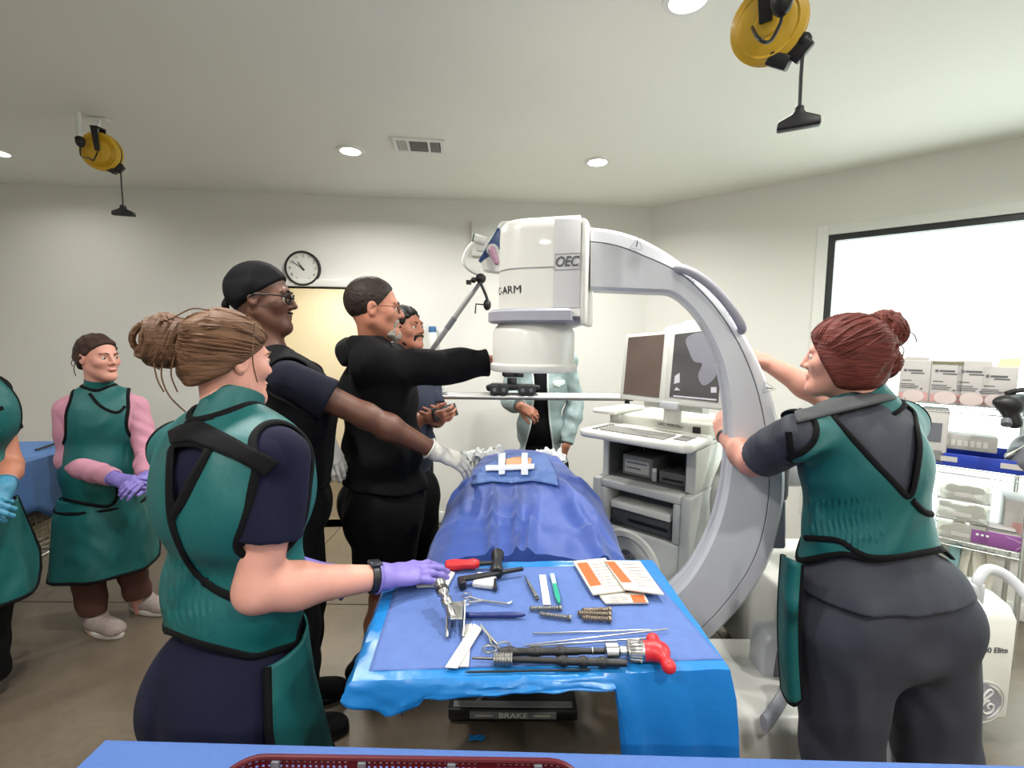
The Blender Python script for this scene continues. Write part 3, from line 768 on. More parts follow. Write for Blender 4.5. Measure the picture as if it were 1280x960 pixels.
o_px = resample([(738, 283), (768, 287), (800, 297), (832, 314), (862, 336), (893, 366), (920, 400), (942, 437), (960, 477), (972, 517), (980, 556), (983, 600), (980, 640), (971, 682), (957, 717), (938, 747), (915, 775), (893, 797), (860, 826), (815, 852)], 90)
i_px = resample([(738, 362), (775, 363.5), (815, 365), (838, 367), (856, 379), (873, 398), (889, 425), (902, 458), (910, 500), (912.5, 540), (911, 580), (905, 622), (895, 658), (880, 692), (863, 720), (845, 740), (815, 766), (785, 786)], 90)
rows = []; TH = .125
for a, b in zip(o_px, i_px):
    O, I = CPL(a.x, a.y), CPL(b.x, b.y); d = (O - I).normalized(); Lw = (O - I).length
    sm = O - d * min(.055, Lw * .3)
    rows.append([I - cn * TH, I - cn * .012, I + d * .012, sm - d * .003, sm - cn * .004, sm + d * .003, O - d * .012 - cn * .005, O - cn * .02, O - cn * TH])
mb = MB(); k = 9; n = len(rows)
mb.add([p for r in rows for p in r], [(i * k + j, (i + 1) * k + j, (i + 1) * k + (j + 1) % k, i * k + (j + 1) % k) for i in range(n - 1) for j in range(k)] + [tuple(range(k)), tuple((n - 1) * k + j for j in reversed(range(k)))])
cfr = mb.build('c_frame', M_LGREY, carm, True)
sl = MB(); sl.tube([r[4] + cn * .0012 for r in rows], .0018, 6); sl.build('seam_line', M_DGREY, carm)
rl = MB(); rl.tube([r[0] * .5 + r[1] * .5 - (r[8] - r[0]).normalized() * .002 for r in rows[32:]], .012, 8, flat=1); rl.build('inner_rail', M_LGREY, carm)
# grip on the outside of the arc
gp = [CPL(x, y) + cn * h for x, y, h in ((846, 336, .0), (850, 337, .03), (866, 344, .042), (884, 357, .045), (901, 374, .045), (915, 392, .042), (925, 408, .03), (927, 413, .0))]
MB().tube(smooth_path(gp, 6), [.013] * 2 + [.016] * 41, 12, flat=1).build('grip', M_MGREY, carm, True)
for x, y, s, a in ((796, 306, 9, 10), (866, 347, 6, 40), (911, 388, 6, 55), (960, 485, 8, 95)):
    c = CPL(x, y) + cn * .003; q = [c + (ce * math.cos(R_(-a + t)) + UP * math.sin(R_(-a + t))) * (s / 330) for t in (90, 215, 325)]
    w = MB(); w.tube(q, .0012, 6, True); w.tube([q[0] * .75 + (q[1] + q[2]) * .125, c * .5 + (q[1] + q[2]) * .25], .0022, 6); w.build('warning_mark', M_MARK, carm)
# image intensifier: D-shaped housing, bumper, camera can
c2 = W(668, 340, 1.93); c2.z = 0; hr = .143
def dplan(r, ln, z, s0=0):
    out = []; nrm = -cn
    for i in range(25):
        t = PI / 2 + PI * i / 24; out.append(c2 + ce * (math.cos(t) * r) + cn * (-math.sin(t) * r) + UP * z)
    out += [c2 + ce * (ln - .0) + cn * r + UP * z, c2 + ce * (ln) - cn * r + UP * z]
    return out
def loft(prof, m, name, parent, bev=0):
    """prof: list of (radius, length, z)"""
    mb = MB(); L = [dplan(*p) for p in prof]; k = len(L[0])
    fs = [(i * k + j, i * k + (j + 1) % k, (i + 1) * k + (j + 1) % k, (i + 1) * k + j) for i in range(len(L) - 1) for j in range(k)]
    mb.add([p for r in L for p in r], fs + [tuple(reversed(range(k))), tuple((len(L) - 1) * k + j for j in range(k))])
    return mb.build(name, m, parent, True)
zt = 2.06; BX = .215
loft([(hr, BX - .01, 1.69), (hr, BX - .01, 1.735), (hr - .004, BX - .01, zt - .05), (hr - .008, BX - .012, zt - .022), (hr - .02, BX - .02, zt - .006), (hr - .045, BX - .04, zt)], M_CREAM, 'intensifier_housing', carm)
sd = MB()
for s in (1,):
    sd.prism([c2 + ce * a + cn * (hr * 1.0 - .002) + UP * b for a, b in ((.105, 1.72), (BX - .012, 1.72), (BX - .012, zt - .025), (.105, zt - .018))], cn, .006)
sd.build('side_panel', mat('panel_grey', (206, 206, 206), .42), carm, bev=.002)
ed = MB(); ed.prism([c2 + ce * a + cn * (hr + .004) + UP * b for a, b in ((BX - .010, 1.655), (BX + .008, 1.66), (BX + .010, zt - .03), (BX - .010, zt - .02))], -cn, 2 * hr + .008); ed.build('end_plate', M_CREAM, carm, bev=.006)
sm = MB(); zl = zt - .19
sm.tube([p + (p - c2 - UP * zl).normalized() * .001 for p in dplan(hr, BX - .02, zl)[:-1]], .0013, 6); sm.build('housing_seam', M_MGREY, carm)
loft([(hr + .03, .165, 1.667), (hr + .042, .178, 1.674), (hr + .042, .178, 1.708), (hr + .03, .165, 1.718)], mat('bumper_grey', (160, 160, 170), .5), 'bumper', carm)
rcn = .166
MB().lathe([(rcn - .03, 1.475), (rcn + .004, 1.477), (rcn + .009, 1.484), (rcn + .009, 1.503), (rcn + .003, 1.508), (rcn, 1.51), (rcn, 1.63), (rcn - .01, 1.65), (rcn - .03, 1.672)], c2, UP, 64).build('detector_can', M_CREAM, carm, True)
MB().prism([c2 + ce * a + cn * .05 + UP * b for a, b in ((.05, 1.62), (.13, 1.64), (BX, 1.67), (BX, 1.73), (.05, 1.7))], -cn, .1).build('lower_gusset', M_CREAM, carm, bev=.02)
fpo = c2 + ce * .152 + cn * (hr + .0065)
text_mesh('lettering', 'OEC', .05, fpo + UP * 1.885, ce, UP, M_MARK, carm, .0008, .0008, .22, sx=.85)
lb = MB(); fx = [fpo + ce * a + UP * (1.885 + b) for a, b in ((-.046, -.027), (.048, -.027), (.05, .029), (-.043, .029))]; lb.tube(fx, .0012, 6, True); lb.build('letter_frame', M_MGREY, carm)
def bend_text(o, c, r, ang0):
    P = ploc(o.parent)
    for v in o.data.vertices:
        t = ang0 + v.co.x / r; d = ce * math.cos(t) + (-cn) * -math.sin(t)
        z = v.co.z; p = c + d * (r + .001 + max(0, z)) + UP * v.co.y; v.co = p - P
tx = text_mesh('lettering', 'C-ARM', .042, (0, 0, 0), (1, 0, 0), (0, 1, 0), M_INK, None, .0008, 0); tx.parent = carm
for v in tx.data.vertices: v.co = V((v.co.x * 1.15, v.co.y, 0 if v.co.z < 0 else .0008))
def bendC(o, r, t0, z0):
    P = ploc(carm)
    for v in o.data.vertices:
        t = t0 + v.co.x / r; d = ce * math.sin(t) + cn * math.cos(t); v.co = c2 + d * (r + .0006 + v.co.z) + UP * (z0 + v.co.y) - P
bendC(tx, hr, R_(-36), 1.79)
# black clamp arm below the rim is separate; X-ray tube at the lower end, hidden by the table drape
tb = CPL(800, 820) - cn * .06; tb = V((tb.x - .06, tb.y, tb.z))
MB().lathe([(.09, -.1), (.11, -.08), (.11, .06), (.08, .1)], tb, UP, 32).build('tube_housing', M_CREAM, carm, True)
# mainframe cart on the right
MFX0, MFX1, MFY = 1.12, 2.02, 1.76
body = MB(); pr = [(MFY, .10), (MFY - .0, .52), (MFY + .03, .565), (MFY + .1, .585), (MFY + .62, .585), (MFY + .66, .53), (MFY + .66, .10)]
body.prism([V((MFX1 - .02, y, z)) for y, z in pr], V((-1, 0, 0)), MFX1 - MFX0 - .02); body.build('mainframe_body', M_CREAM, carm, bev=.018, seg=3)
text_mesh('lettering', 'OEC 9900 Elite', .032, W(1228, 813, MFY - .0015), (1, 0, 0), UP, M_MARK, carm, .0008, .0004)
def monogram(c, r, xd, n, m_disc, m_line, parent):
    """round badge with a curling two-letter script"""
    c = V(c); y = UP; P = lambda a, b, h=.002: c + xd * (a * r) + y * (b * r) + n * h
    MB().lathe([(0, .0012), (r * .9, .0012), (r * .9, 0)], c, n, 48).build('badge_disc', m_disc, parent)
    mb = MB(); circ = lambda q: [P(q * math.cos(t * PI / 24), q * math.sin(t * PI / 24)) for t in range(48)]
    mb.tube(circ(1.0), r * .02, 6, True); 
    for q in range(4):
        a0 = R_(90 * q + 18); mb.tube([P(.84 * math.cos(a0 + t * .1), .84 * math.sin(a0 + t * .1)) for t in range(11)], [r * .012 + r * .035 * math.sin(PI * t / 10) for t in range(11)], 6)
    S_ = lambda L: mb.tube(smooth_path([P(*q) for q in L], 6), r * .05, 6)
    S_([(-.18, .38), (-.42, .46), (-.6, .2), (-.5, -.05), (-.25, .0), (-.12, .3), (-.14, .42), (-.16, 0), (-.2, -.4), (-.42, -.62), (-.58, -.45), (-.4, -.28), (-.05, -.12)])
    S_([(-.05, .1), (.2, .22), (.42, .46), (.3, .6), (.1, .42), (.02, .1), (.3, .08), (.1, -.02), (-.02, -.3), (.2, -.55), (.48, -.42), (.52, -.18), (.36, -.08), (.24, -.22), (.34, -.32)])
    mb.build('badge_script', m_line, parent, True)
monogram(W(1227, 877, MFY - .001), .088, V((1, 0, 0)), V((0, -1, 0)), M_MGREY, mat('badge_light', (214, 214, 212), .5), carm)
hd = [W(1222, 742, 1.80), W(1222, 726, 1.80), W(1234, 712, 1.82), W(1254, 717, 1.82), W(1272, 732, 1.8), W(1284, 745, 1.78)]
MB().tube(smooth_path(hd, 6), .021, 12, flat=.7).build('push_handle', M_LGREY, carm, True)
mt = MB(); q = V((hd[0].x, hd[0].y + .02, .58)); mt.box(q + V((-.03, 0, .03)), (.1, .07, .09)); mt.build('handle_mount', M_LGREY, carm, bev=.012)
# column + wig-wag carrying the arc
cx_ = CPL(962, 640) - cn * .06
MB().lathe([(.08, .57), (.09, .6), (.09, .97), (.085, .99)], (1.5, 2.02, 0), UP, 32).build('column', M_LGREY, carm, True)
ct = MB(); ct.box((1.33, 2.0, 1.07), (.5, .16, .15)); ct.build('cross_arm', M_LGREY, carm, bev=.03, seg=3)
MB().prism([cx_ + ce * a + UP * (b + 1.08 - 0) - UP * cx_.z * 0 - UP * 0 + UP * (-cx_.z) + UP * 0 - cn * .075 for a, b in ((-.04, -.1), (.0, -.12), (.1, -.08), (.1, .08), (.0, .12), (-.04, .1))], -cn, .1).build('arc_carrier', M_DGREY, carm, bev=.02)
bk = [CPL(x, y) - cn * .02 for x, y in ((985, 690), (958, 690), (945, 672), (950, 640), (962, 628), (985, 628))]
MB().prism(bk, -cn, .1).build('arc_bracket', mat('bracket_blue_grey', (128, 134, 146), .45), carm, bev=.01)
# base leg lying on the floor, pedal lever, cable
bl0 = PZ(905, 884, .25); bs = MB(); yF, yB = 1.57, 1.80
bs.prism([V((.72, y, z)) for y, z in ((yF, .03), (yF, .21), (yF + .03, .245), (yB, .25), (yB + .25, .25), (yB + .25, .03))], V((1, 0, 0)), .62); bs.build('base_leg', M_CREAM, carm, bev=.014, seg=3)
lv = [W(1003, 800, 1.72), W(992, 840, 1.68), W(978, 872, 1.63), W(962, 897, 1.56), W(955, 905, 1.53)]
MB().tube(smooth_path(lv, 6), [.034] * 12 + [.03] * 13, 12, flat=.45, nrm=V((.5, -.8, .3))).build('steering_lever', M_MGREY, carm, True)
sp_ = MB(); sp_.prism([W(x, y, 1.80) for x, y in ((951, 872), (956, 806), (962, 797), (990, 795), (1000, 806), (1000, 874))], V((0, 1, 0)), .12); sp_.build('pedal_housing', M_LGREY, carm, bev=.012)
sp2 = MB(); sp2.prism([W(x, y, 1.795) for x, y in ((964, 868), (972, 815), (990, 830), (990, 868))], V((0, 1, 0)), .02); sp2.build('pedal_slot', M_DGREY, carm)
vs = MB()
for i in range(9): vs.box(W(1088 + i * 6, 892, MFY - .004), (.009, .006, .03))
vs.build('vent_slots', M_DGREY, carm)
MB().lathe([(.12, 0), (.13, .02), (.13, .14), (.12, .16)], (W(1080, 945, 1.62).x, 1.62, .15), V((1, .0, 0)), 32).build('wheel_cover', M_LGREY, carm, True)
cw = MB()
for x, y in ((.82, 1.68), (1.25, 2.3), (1.8, 1.95), (1.8, 2.3)): cw = MB(); cw.lathe([(.02, -.02), (.05, -.02), (.05, .02), (.02, .02)], (x, y, .05), V((1, .3, 0)), 20); cw.build('castor', M_BLACK, carm, True)
gz = [W(1222, 770 + 10 * i, 1.70 - .004 * i) for i in range(5)]
M_HOSE = mat('hose_grey', (146, 146, 142), .5); M_HOSE2 = mat('cable_beige', (196, 190, 176), .5)
hc = MB(); pc = smooth_path([W(1213, 805, 1.68), W(1226, 785, 1.66), W(1228, 765, 1.68), W(1218, 750, 1.74)], 14); hl_ = []
ax0 = frame_from(V((0, 0, 1)))
for i, p in enumerate(pc):
    hl_ += [p + (V((1, 0, 0)) * math.cos(q) + V((0, 1, .3)).normalized() * math.sin(q)) * .012 for q in (i * 2.2, i * 2.2 + 1.1)]
hc.tube(smooth_path(hl_, 3), .0035, 6); hc.build('coiled_cable', M_LGREY, carm, True)
# ------------------------------------------------------------------ workstation with two monitors
FRc = V((.80, 2.02, 0)); kf = V((-.735, .68, 0)).normalized(); kg = V((.68, .735, 0)).normalized(); kn_ = -kg; KW = .475
K = lambda u, v, z: FRc + kf * u + kg * v + UP * z
def kbox(mb, u0, u1, v0, v1, z0, z1, mi=0): return mb.box(K((u0 + u1) / 2, (v0 + v1) / 2, (z0 + z1) / 2), (abs(u1 - u0), abs(v1 - v0), abs(z1 - z0)), (kf, kg, UP), mi)
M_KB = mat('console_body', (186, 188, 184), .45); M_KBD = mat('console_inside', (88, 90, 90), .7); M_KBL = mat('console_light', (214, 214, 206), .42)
ws = thing('scanner_workstation', 'grey wheeled scanner workstation with two monitors and keyboard behind the C-shaped arm', 'workstation', K(KW / 2, .3, 0))
lo = MB(); zb, zs, zk = .13, .925, 1.12
kbox(lo, -.012, .035, -.05, .60, zb, zs); kbox(lo, KW - .035, KW + .012, -.05, .60, zb, zs); kbox(lo, .035, KW - .035, .10, .60, zb, zs); kbox(lo, .035, KW - .035, -.05, .10, zb, .70); kbox(lo, .035, KW - .035, -.05, .10, .885, zs)
kbox(lo, .035, .07, -.05, .10, .70, .885); kbox(lo, KW - .07, KW - .035, -.05, .10, .70, .885)
lo.build('lower_cabinet', M_KB, ws, bev=.008)
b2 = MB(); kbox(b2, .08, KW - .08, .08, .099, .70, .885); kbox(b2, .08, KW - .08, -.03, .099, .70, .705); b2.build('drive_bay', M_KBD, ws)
up = MB(); kbox(up, 0, .045, .02, .6, zs, zk); kbox(up, KW - .03, KW, .02, .6, zs, zk); kbox(up, .045, KW - .03, .38, .6, zs, zk); kbox(up, 0, KW, .02, .6, zk, zk + .02)
up.build('upper_cabinet', M_KBL, ws, bev=.004)
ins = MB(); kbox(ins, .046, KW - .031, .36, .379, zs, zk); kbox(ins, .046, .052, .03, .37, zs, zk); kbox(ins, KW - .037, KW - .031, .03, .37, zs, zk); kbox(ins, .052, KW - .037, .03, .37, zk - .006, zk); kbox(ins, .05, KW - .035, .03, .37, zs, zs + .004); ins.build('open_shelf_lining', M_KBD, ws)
tr = MB(); kbox(tr, .085, KW - .085, -.035, .07, .79, .823); tr.build('white_tray', M_KBL, ws, bev=.003)
dr = MB(); kbox(dr, .085, KW - .085, -.02, .07, .708, .784); dr.build('video_recorder', mat('recorder_grey', (72, 74, 74), .5), ws, bev=.003)
d2 = MB(); kbox(d2, .1, .3, -.0225, -.019, .735, .75); d2.build('recorder_slot', M_BLACK, ws)
# round embossed front with badge
ec = K(.285, -.052, .53); er = MB(); er.lathe([(.135, .0), (.142, .008), (.168, .008), (.176, .0)], ec, kn_, 64, cap=False); er.build('embossed_ring', M_KBL, ws, True)
monogram(K(.285, -.053, .55), .062, -kf, kn_, M_DGREY, M_MGREY, ws)
kb = MB(); kt = 1.16
P_ = lambda u, v, z: K(u, v, z)
kb.prism([P_(u, v, zk + .02) for u, v in ((-.02, .16), (-.035, -.12), (-.01, -.155), (KW + .02, -.155), (KW + .045, -.12), (KW + .03, .16))], UP, .035); kb.build('keyboard_deck', M_KBL, ws, bev=.012, seg=3)
ky = MB(); kk = mat('key_grey', (140, 140, 136), .6); zz = zk + .056
for r in range(5):
    for c in range(15): kbox(ky, .10 + c * .0215, .10 + c * .0215 + .018, -.1 + r * .026, -.1 + r * .026 + .021, zz, zz + .006)
ky.build('keys', kk, ws); kp = MB(); kbox(kp, .015, .075, -.06, .0, zz, zz + .003); kp.build('touch_pad', mat('pad_grey', (122, 122, 120), .6), ws); kp = MB(); kbox(kp, .015, .075, .015, .05, zz, zz + .003); kp.build('touch_pad', mat('pad_grey', (122, 122, 120), .6), ws); kp = MB()
for i in range(6): kbox(kp, .44, .465, -.1 + i * .03, -.085 + i * .03, zz, zz + .004)
kp.build('control_pads', mat('pad_grey', (122, 122, 120), .6), ws)
bh = MB(); bh.prism([K(0, v, z) for v, z in ((.15, zk + .02), (.17, zk + .10), (.55, zk + .10), (.55, zk + .02))], kf, KW); bh.build('rear_hood', M_KBL, ws, bev=.01)
pw = MB(); kbox(pw, .04, .075, .148, .16, zk + .05, zk + .085); pw.build('power_button', M_BLACK, ws, bev=.002)
text_mesh('lettering', 'OEC 9900 Elite', .02, K(.19, .160, zk + .075), -kf, UP, M_MARK, ws, .0005)
ls = MB(); ls.prism([K(KW + u, v, zk + .10) for u, v in ((-.02, .1), (.12, .1), (.13, .13), (.1, .42), (-.02, .42))], UP, .02); kbox(ls, KW - .01, KW + .05, .16, .4, zk + .03, zk + .1); ls.build('side_shelf', M_KBL, ws, bev=.006)
sv = MB()
for u, z in ((.05, .80), (.05, .76), (.05, .72)): pass
for j in range(3): 
    for a, z in ((.46, .70), (.3, .36)): sv.box(K(-.0135, a, z - j * .07), (.004, .09, .05), (kf, kg, UP))
sv.build('side_vents', mat('vent_grey', (150, 150, 146), .6), ws)
for u, v in ((.03, .0), (KW - .03, .0), (.0, .62), (KW - .03, .6)):
    cs = MB(); kbox(cs, u - .045, u + .045, v - .05, v + .05, .12, .17); cs.build('castor_cover', M_LGREY, ws, bev=.012)
for u, v in ((.03, .0), (KW - .03, .0), (-.02, .62), (KW - .03, .6)):
    p = K(u, v, .062); wa = (V((-.45, -.9, 0))).normalized()
    w = MB(); w.lathe([(.05, -.022), (.06, -.018), (.06, .018), (.05, .022)], p, wa, 32); w.build('castor', M_BLACK, ws, True); w = MB(); w.lathe([(0, .026), (.05, .024), (.05, -.024), (0, -.026)], p, wa, 32, cap=False); w.build('castor_disc', M_WHITE, ws, True)
# monitors
mL, mR = V((.57, 2.36, 0)), V((.905, 1.975, 0)); me_ = (mR - mL).normalized(); mn = V((me_.y, -me_.x, 0)); mn = mn if mn.y < 0 else -mn
mtn = (mn + UP * .16).normalized(); mp = V((mL.x, mL.y, 1.45)); MPL = lambda x, y: on_plane(x, y, mp, mtn)
mon = [(782, 418), (837, 414), (830, 505), (774.5, 498)], [(837, 414), (911, 404), (906.5, 513), (830, 505)]
scr = [(786, 422), (831, 418), (824, 497), (779.5, 492)], [(844, 418), (905, 411), (898, 503), (837, 496)]
for k_, (o, s) in enumerate(zip(mon, scr)):
    mbz = MB(); mbz.prism([MPL(*p) for p in o], -mtn, .05); mo = mbz.build('monitor', M_KBL, ws, bev=.006)
    mbz = MB(); mbz.prism([MPL(*p) + mtn * .003 for p in s], -mtn, .01); so = mbz.build('screen', mat('screen_off', (104, 90, 82), .18, var=.1, vscale=5) if k_ == 0 else mat('screen_on', (78, 76, 76), .15, emit=.05), mo)  # left screen: the room's brownish reflection is put into its base colour
    if k_ == 1:   # the X-ray picture shown on the screen
        g = MB(); pts = [(858, 424), (872, 416), (888, 418), (898, 432), (900, 452), (894, 472), (880, 482), (873, 470), (878, 455), (868, 452), (862, 440)]
        g.prism([MPL(p.x, p.y) + mtn * .0035 for p in smooth_path([V((x, y, 0)) for x, y in pts], 5, True)], -mtn, .001); g.build('xray_image', mat('xray_light', (126, 126, 134), .3, emit=.07), so)
        g = MB(); 
        for q in ([(843, 488), (846, 484), (851, 488)], [(842, 494), (896, 499), (896, 501), (842, 496)], [(889, 484), (896, 484), (896, 491), (889, 491)], [(844, 470), (850, 466), (850, 478), (843, 480)]): g.prism([MPL(*p) + mtn * .0035 for p in q], -mtn, .001)
        g.build('menu_marks', mat('xray_mark', (180, 180, 184), .3, emit=.15), so)
nk = MB(); a = MPL(833, 500) - mtn * .06; nk.cyl(V((a.x, a.y, zk + .1)), a, .04, seg=20); nk.box(V((a.x, a.y, 1.33)) - mtn * .02, (.3, .06, .1), (me_, mtn, UP)); nk.build('monitor_mount', M_KBL, ws, True)
nb = MB(); q = MPL(836, 507); nb.box(q - mtn * .01, (.09, .03, .035), (me_, mtn, UP)); nb.build('mount_clip', M_LGREY, ws, bev=.004)
tp = MB(); q = MPL(850, 410) - mtn * .05; tp.prism([q + me_ * a + UP * b for a, b in ((-.14, -.02), (-.1, .02), (-.03, .03), (.0, .045), (.06, .045), (.09, .02), (.14, .0), (.14, -.02))], -mtn, .1); tp.build('top_cap', M_LGREY, ws, bev=.012)
# things stored in the open shelf
ib = thing('equipment_box', 'small grey labelled device box inside the workstation\'s open shelf', 'box', K(.34, .1, zs + .004)); q = MB(); kbox(q, .24, .40, .09, .3, zs + .005, zs + .105); q.build('case', mat('device_grey', (138, 138, 134), .5), ib, bev=.004)
q = MB(); kbox(q, .255, .385, .087, .091, zs + .02, zs + .085); q.build('label_panel', mat('label_light', (196, 194, 184), .5), ib); q = MB(); kbox(q, .265, .375, .0855, .0875, zs + .066, zs + .073); kbox(q, .3, .375, .0855, .0875, zs + .04, zs + .046); q.build('label_print', M_DGREY, ib)
ib = thing('power_supply', 'low grey power box at the right end of the workstation\'s open shelf', 'box', K(.12, .1, zs + .004)); q = MB(); kbox(q, .06, .2, .08, .28, zs + .005, zs + .06); q.build('case', mat('device_dark', (104, 104, 102), .5), ib, bev=.004)
q = MB(); kbox(q, .08, .18, .077, .081, zs + .02, zs + .03); q.build('front_slot', M_BLACK, ib)
ib = thing('sample_vial', 'tiny clear vial with white cap standing between the two boxes in the workstation', 'vial', K(.222, .09, zs + .004)); MB().cyl(K(.222, .08, zs + .005), K(.222, .08, zs + .05), .013, seg=14).build('vial_body', mat('vial_clear', (190, 192, 188), .2), ib, True); MB().cyl(K(.222, .08, zs + .05), K(.222, .08, zs + .066), .011, seg=14).build('cap', M_WHITE, ib, True)
cab = MB()
for pts in ([(.34, .2, .11), (.33, .22, .2), (.24, .25, .22), (.12, .2, .19), (.07, .22, .1)], [(.28, .2, .23), (.2, .15, .15), (.17, .18, .06)], [(.12, .25, .23), (.08, .12, .16), (.1, .14, .07)]):
    cab.tube(smooth_path([K(u, v, zs + z) for u, v, z in pts], 6), .005, 6)
tag(cab.build('cable_bundle', M_BLACK, None, True, origin=K(.2, .2, zs)), 'black tangled cables in the workstation\'s open shelf above the boxes', 'cables')
# big hose hanging on the workstation's side, loop on its other side
hz = MB(); hz.tube(smooth_path([W(921, 470, 2.2), W(921, 540, 2.15), W(908, 580, 2.10), W(897, 610, 2.06), W(896, 645, 2.05), W(903, 668, 2.05), W(912, 690, 2.1), W(930, 705, 2.2)], 8), .027, 12)
hz.build('supply_hose', M_HOSE, ws, True)
hz = MB(); hz.tube(smooth_path([W(918, 640, 2.2), W(905, 625, 2.25), W(905, 605, 2.3), W(918, 593, 2.35), W(935, 590, 2.4)], 6), .012, 8); hz.build('looped_hose', M_LGREY, ws, True)
hz = MB(); hz.tube(smooth_path([W(772, 572, 2.42), W(762, 582, 2.42), W(759, 594, 2.42), W(764, 606, 2.42), W(774, 611, 2.42)], 6), .009, 8); hz.tube(smooth_path([W(773, 580, 2.43), W(768, 592, 2.43), W(773, 603, 2.43)], 6), .006, 8); hz.build('cable_loop', M_DGREY, ws, True)
# cables lying on the floor
fc = MB(); fc.tube(smooth_path([PZ(x, y, .012) for x, y in ((930, 738), (945, 728), (960, 714), (978, 708), (1000, 705), (1040, 700))], 6), .012, 8)
tag(fc.build('floor_cable', M_HOSE2, None, True, origin=PZ(960, 714, 0)), 'beige cable snaking on the floor past the white castor, towards the window', 'cable')
fc = MB(); lp_ = [PZ(x, y, .014) for x, y in ((955, 836), (940, 838), (922, 833), (915, 824), (922, 817), (938, 820), (952, 826))]
fc.tube(smooth_path(lp_ + [PZ(958, 832, .02), PZ(962, 850, .018), PZ(950, 868, .03)], 6), .013, 8)
tag(fc.build('floor_hose', M_HOSE2, None, True, origin=PZ(938, 828, 0)), 'grey hose looped on the floor beside the scanner base', 'hose')
# ------------------------------------------------------------------ operating bed under a blue drape
M_DRAPE = mat('drape_blue', (38, 68, 142), .55, var=.03, vscale=6, bump=.25, bscale=30, sheen=.2)
M_DRAPE2 = mat('drape_light', (78, 108, 168), .6, var=.03, vscale=6, bump=.2, bscale=40)
M_PLAST = mat('drape_plastic', (30, 114, 180), .3, var=.02, vscale=6, bump=.3, bscale=18, trans=.0)
M_TOWEL = mat('towel_blue', (78, 104, 162), .8, var=.06, vscale=30, bump=.25, bscale=120)
bed = thing('operating_bed', 'operating bed hidden under blue drapes, its black pedal base on the floor', 'bed', (.05, 2.0, 0))
mb = MB(); mb.box((.05, 1.98, .80), (.46, 1.0, .1)); mb.build('mattress', M_BLACK, bed, bev=.02)
mb = MB(); mb.lathe([(.12, .09), (.1, .2), (.1, .7), (.16, .75)], (.05, 2.2, 0), UP, 28); mb.build('column', M_STEEL, bed, True)
bq = W(641, 876, 1.96); mb = MB(); mb.prism([V((bq.x + x, y, .02)) for x, y in ((-.27, 1.83), (.27, 1.83), (.27, 2.5), (-.27, 2.5))], UP, .05); mb.build('base', M_BLACK, bed, bev=.006)
mb = MB(); mb.box((bq.x, 1.855, .072), (.5, .03, .01)); mb.box((bq.x, 1.83, .047), (.36, .012, .03)); mb.build('pedal_strip', mat('strip_grey', (120, 122, 122), .5), bed, bev=.002)
text_mesh('lettering', 'BRAKE', .031, (bq.x, 1.8235, .047), (1, 0, 0), UP, M_WHITE, bed, .0005, .0003, 0, 'CENTER', 1.3)
for s in (-1, 1): mb = MB(); mb.box((bq.x + s * .12, 1.8238, .047), (.07, .001, .007)); mb.build('pedal_print', mat('label_light', (196, 194, 184), .5), bed)
def interp(tab, y):
    for a, b in zip(tab, tab[1:]):
        if y <= b[0]:
            t = max(0, (y - a[0]) / (b[0] - a[0])); t = t * t * (3 - 2 * t) * .5 + t * .5
            return [p + (q - p) * t for p, q in zip(a[1:], b[1:])]
    return list(tab[-1][1:])
from mathutils import noise as mno
def rid(x, y, z=0): return mno.noise(V((x, y, z)))
#        Y    zc    xl    xr
TAB = [(1.46, .915, -.300, .385), (1.62, .945, -.285, .395), (1.80, .985, -.270, .395), (1.93, 1.022, -.255, .375), (2.1, 1.045, -.235, .335), (2.28, 1.05, -.2, .295), (2.42, 1.035, -.17, .255), (2.5, .98, -.155, .235)]
rows = []; NY, NX, NS = 90, 56, 16
for i in range(NY):
    y = 1.46 + (2.5 - 1.46) * i / (NY - 1); zc, xl, xr = interp(TAB, y); row = []; cx = (xl + xr) / 2; hw = (xr - xl) / 2
    def surf(t):
        x = cx + hw * t; z = zc - .05 * abs(t) ** 2.2 - .05 * max(0, abs(t) - .75) * 4 * abs(t)
        fr = max(0, min(1, (1.98 - y) / .25))
        z += 1.7 * fr * (.020 * math.exp(-((x + .07 + .05 * (y - 1.7)) / .013) ** 2) + .018 * math.exp(-((x - .02) / .011) ** 2) + .014 * math.exp(-((x - .09 - .1 * (y - 1.8)) / .014) ** 2) + .02 * math.exp(-((x - .25 + .25 * (y - 1.7)) / .03) ** 2))
        z += fr * .018 * math.exp(-((y - 1.64 + .25 * x) / .02) ** 2) * (1 if x > -.1 else .3)
        z += .024 * math.exp(-((y - 1.97 + .18 * x * x) / .022) ** 2)
        z += .045 * math.exp(-(((x - .27) * .9 + (y - 1.78) * .5) / .03) ** 2) * math.exp(-((y - 1.75) / .16) ** 2)
        z += .012 * rid(x * 7, y * 5, 1) * (0.4 + .6 * fr) + .006 * rid(x * 19, y * 13, 2)
        return V((x, y, z))
    for j in range(NS):
        q = 1 - j / NS; p = surf(-1); dz = q * .42
        fl = .02 * q + .018 * math.sin(y * 34 + q * 3) * q
        row.append(V((p.x - .02 - fl, y, p.z - .02 - dz)))
    for j in range(NX + 1): row.append(surf(-1 + 2 * j / NX))
    for j in range(1, NS + 1):
        q = j / NS; p = surf(1); fl = .02 * q + .018 * math.sin(y * 31 + q * 2.5) * q; row.append(V((p.x + .02 + fl, y, p.z - .02 - q * .42)))
    rows.append(row)
rows = [[V((p.x, p.y - .02 * (1 - k / 4) - .004 , max(min(p.z, .56), p.z - .32 * (1 - k / 4)))) for p in rows[0]] for k in range(4)] + rows
mb = MB(); mb.grid(rows); bdr = mb.build('surgical_drape', M_DRAPE, None, True, origin=(.05, 2.0, .9))
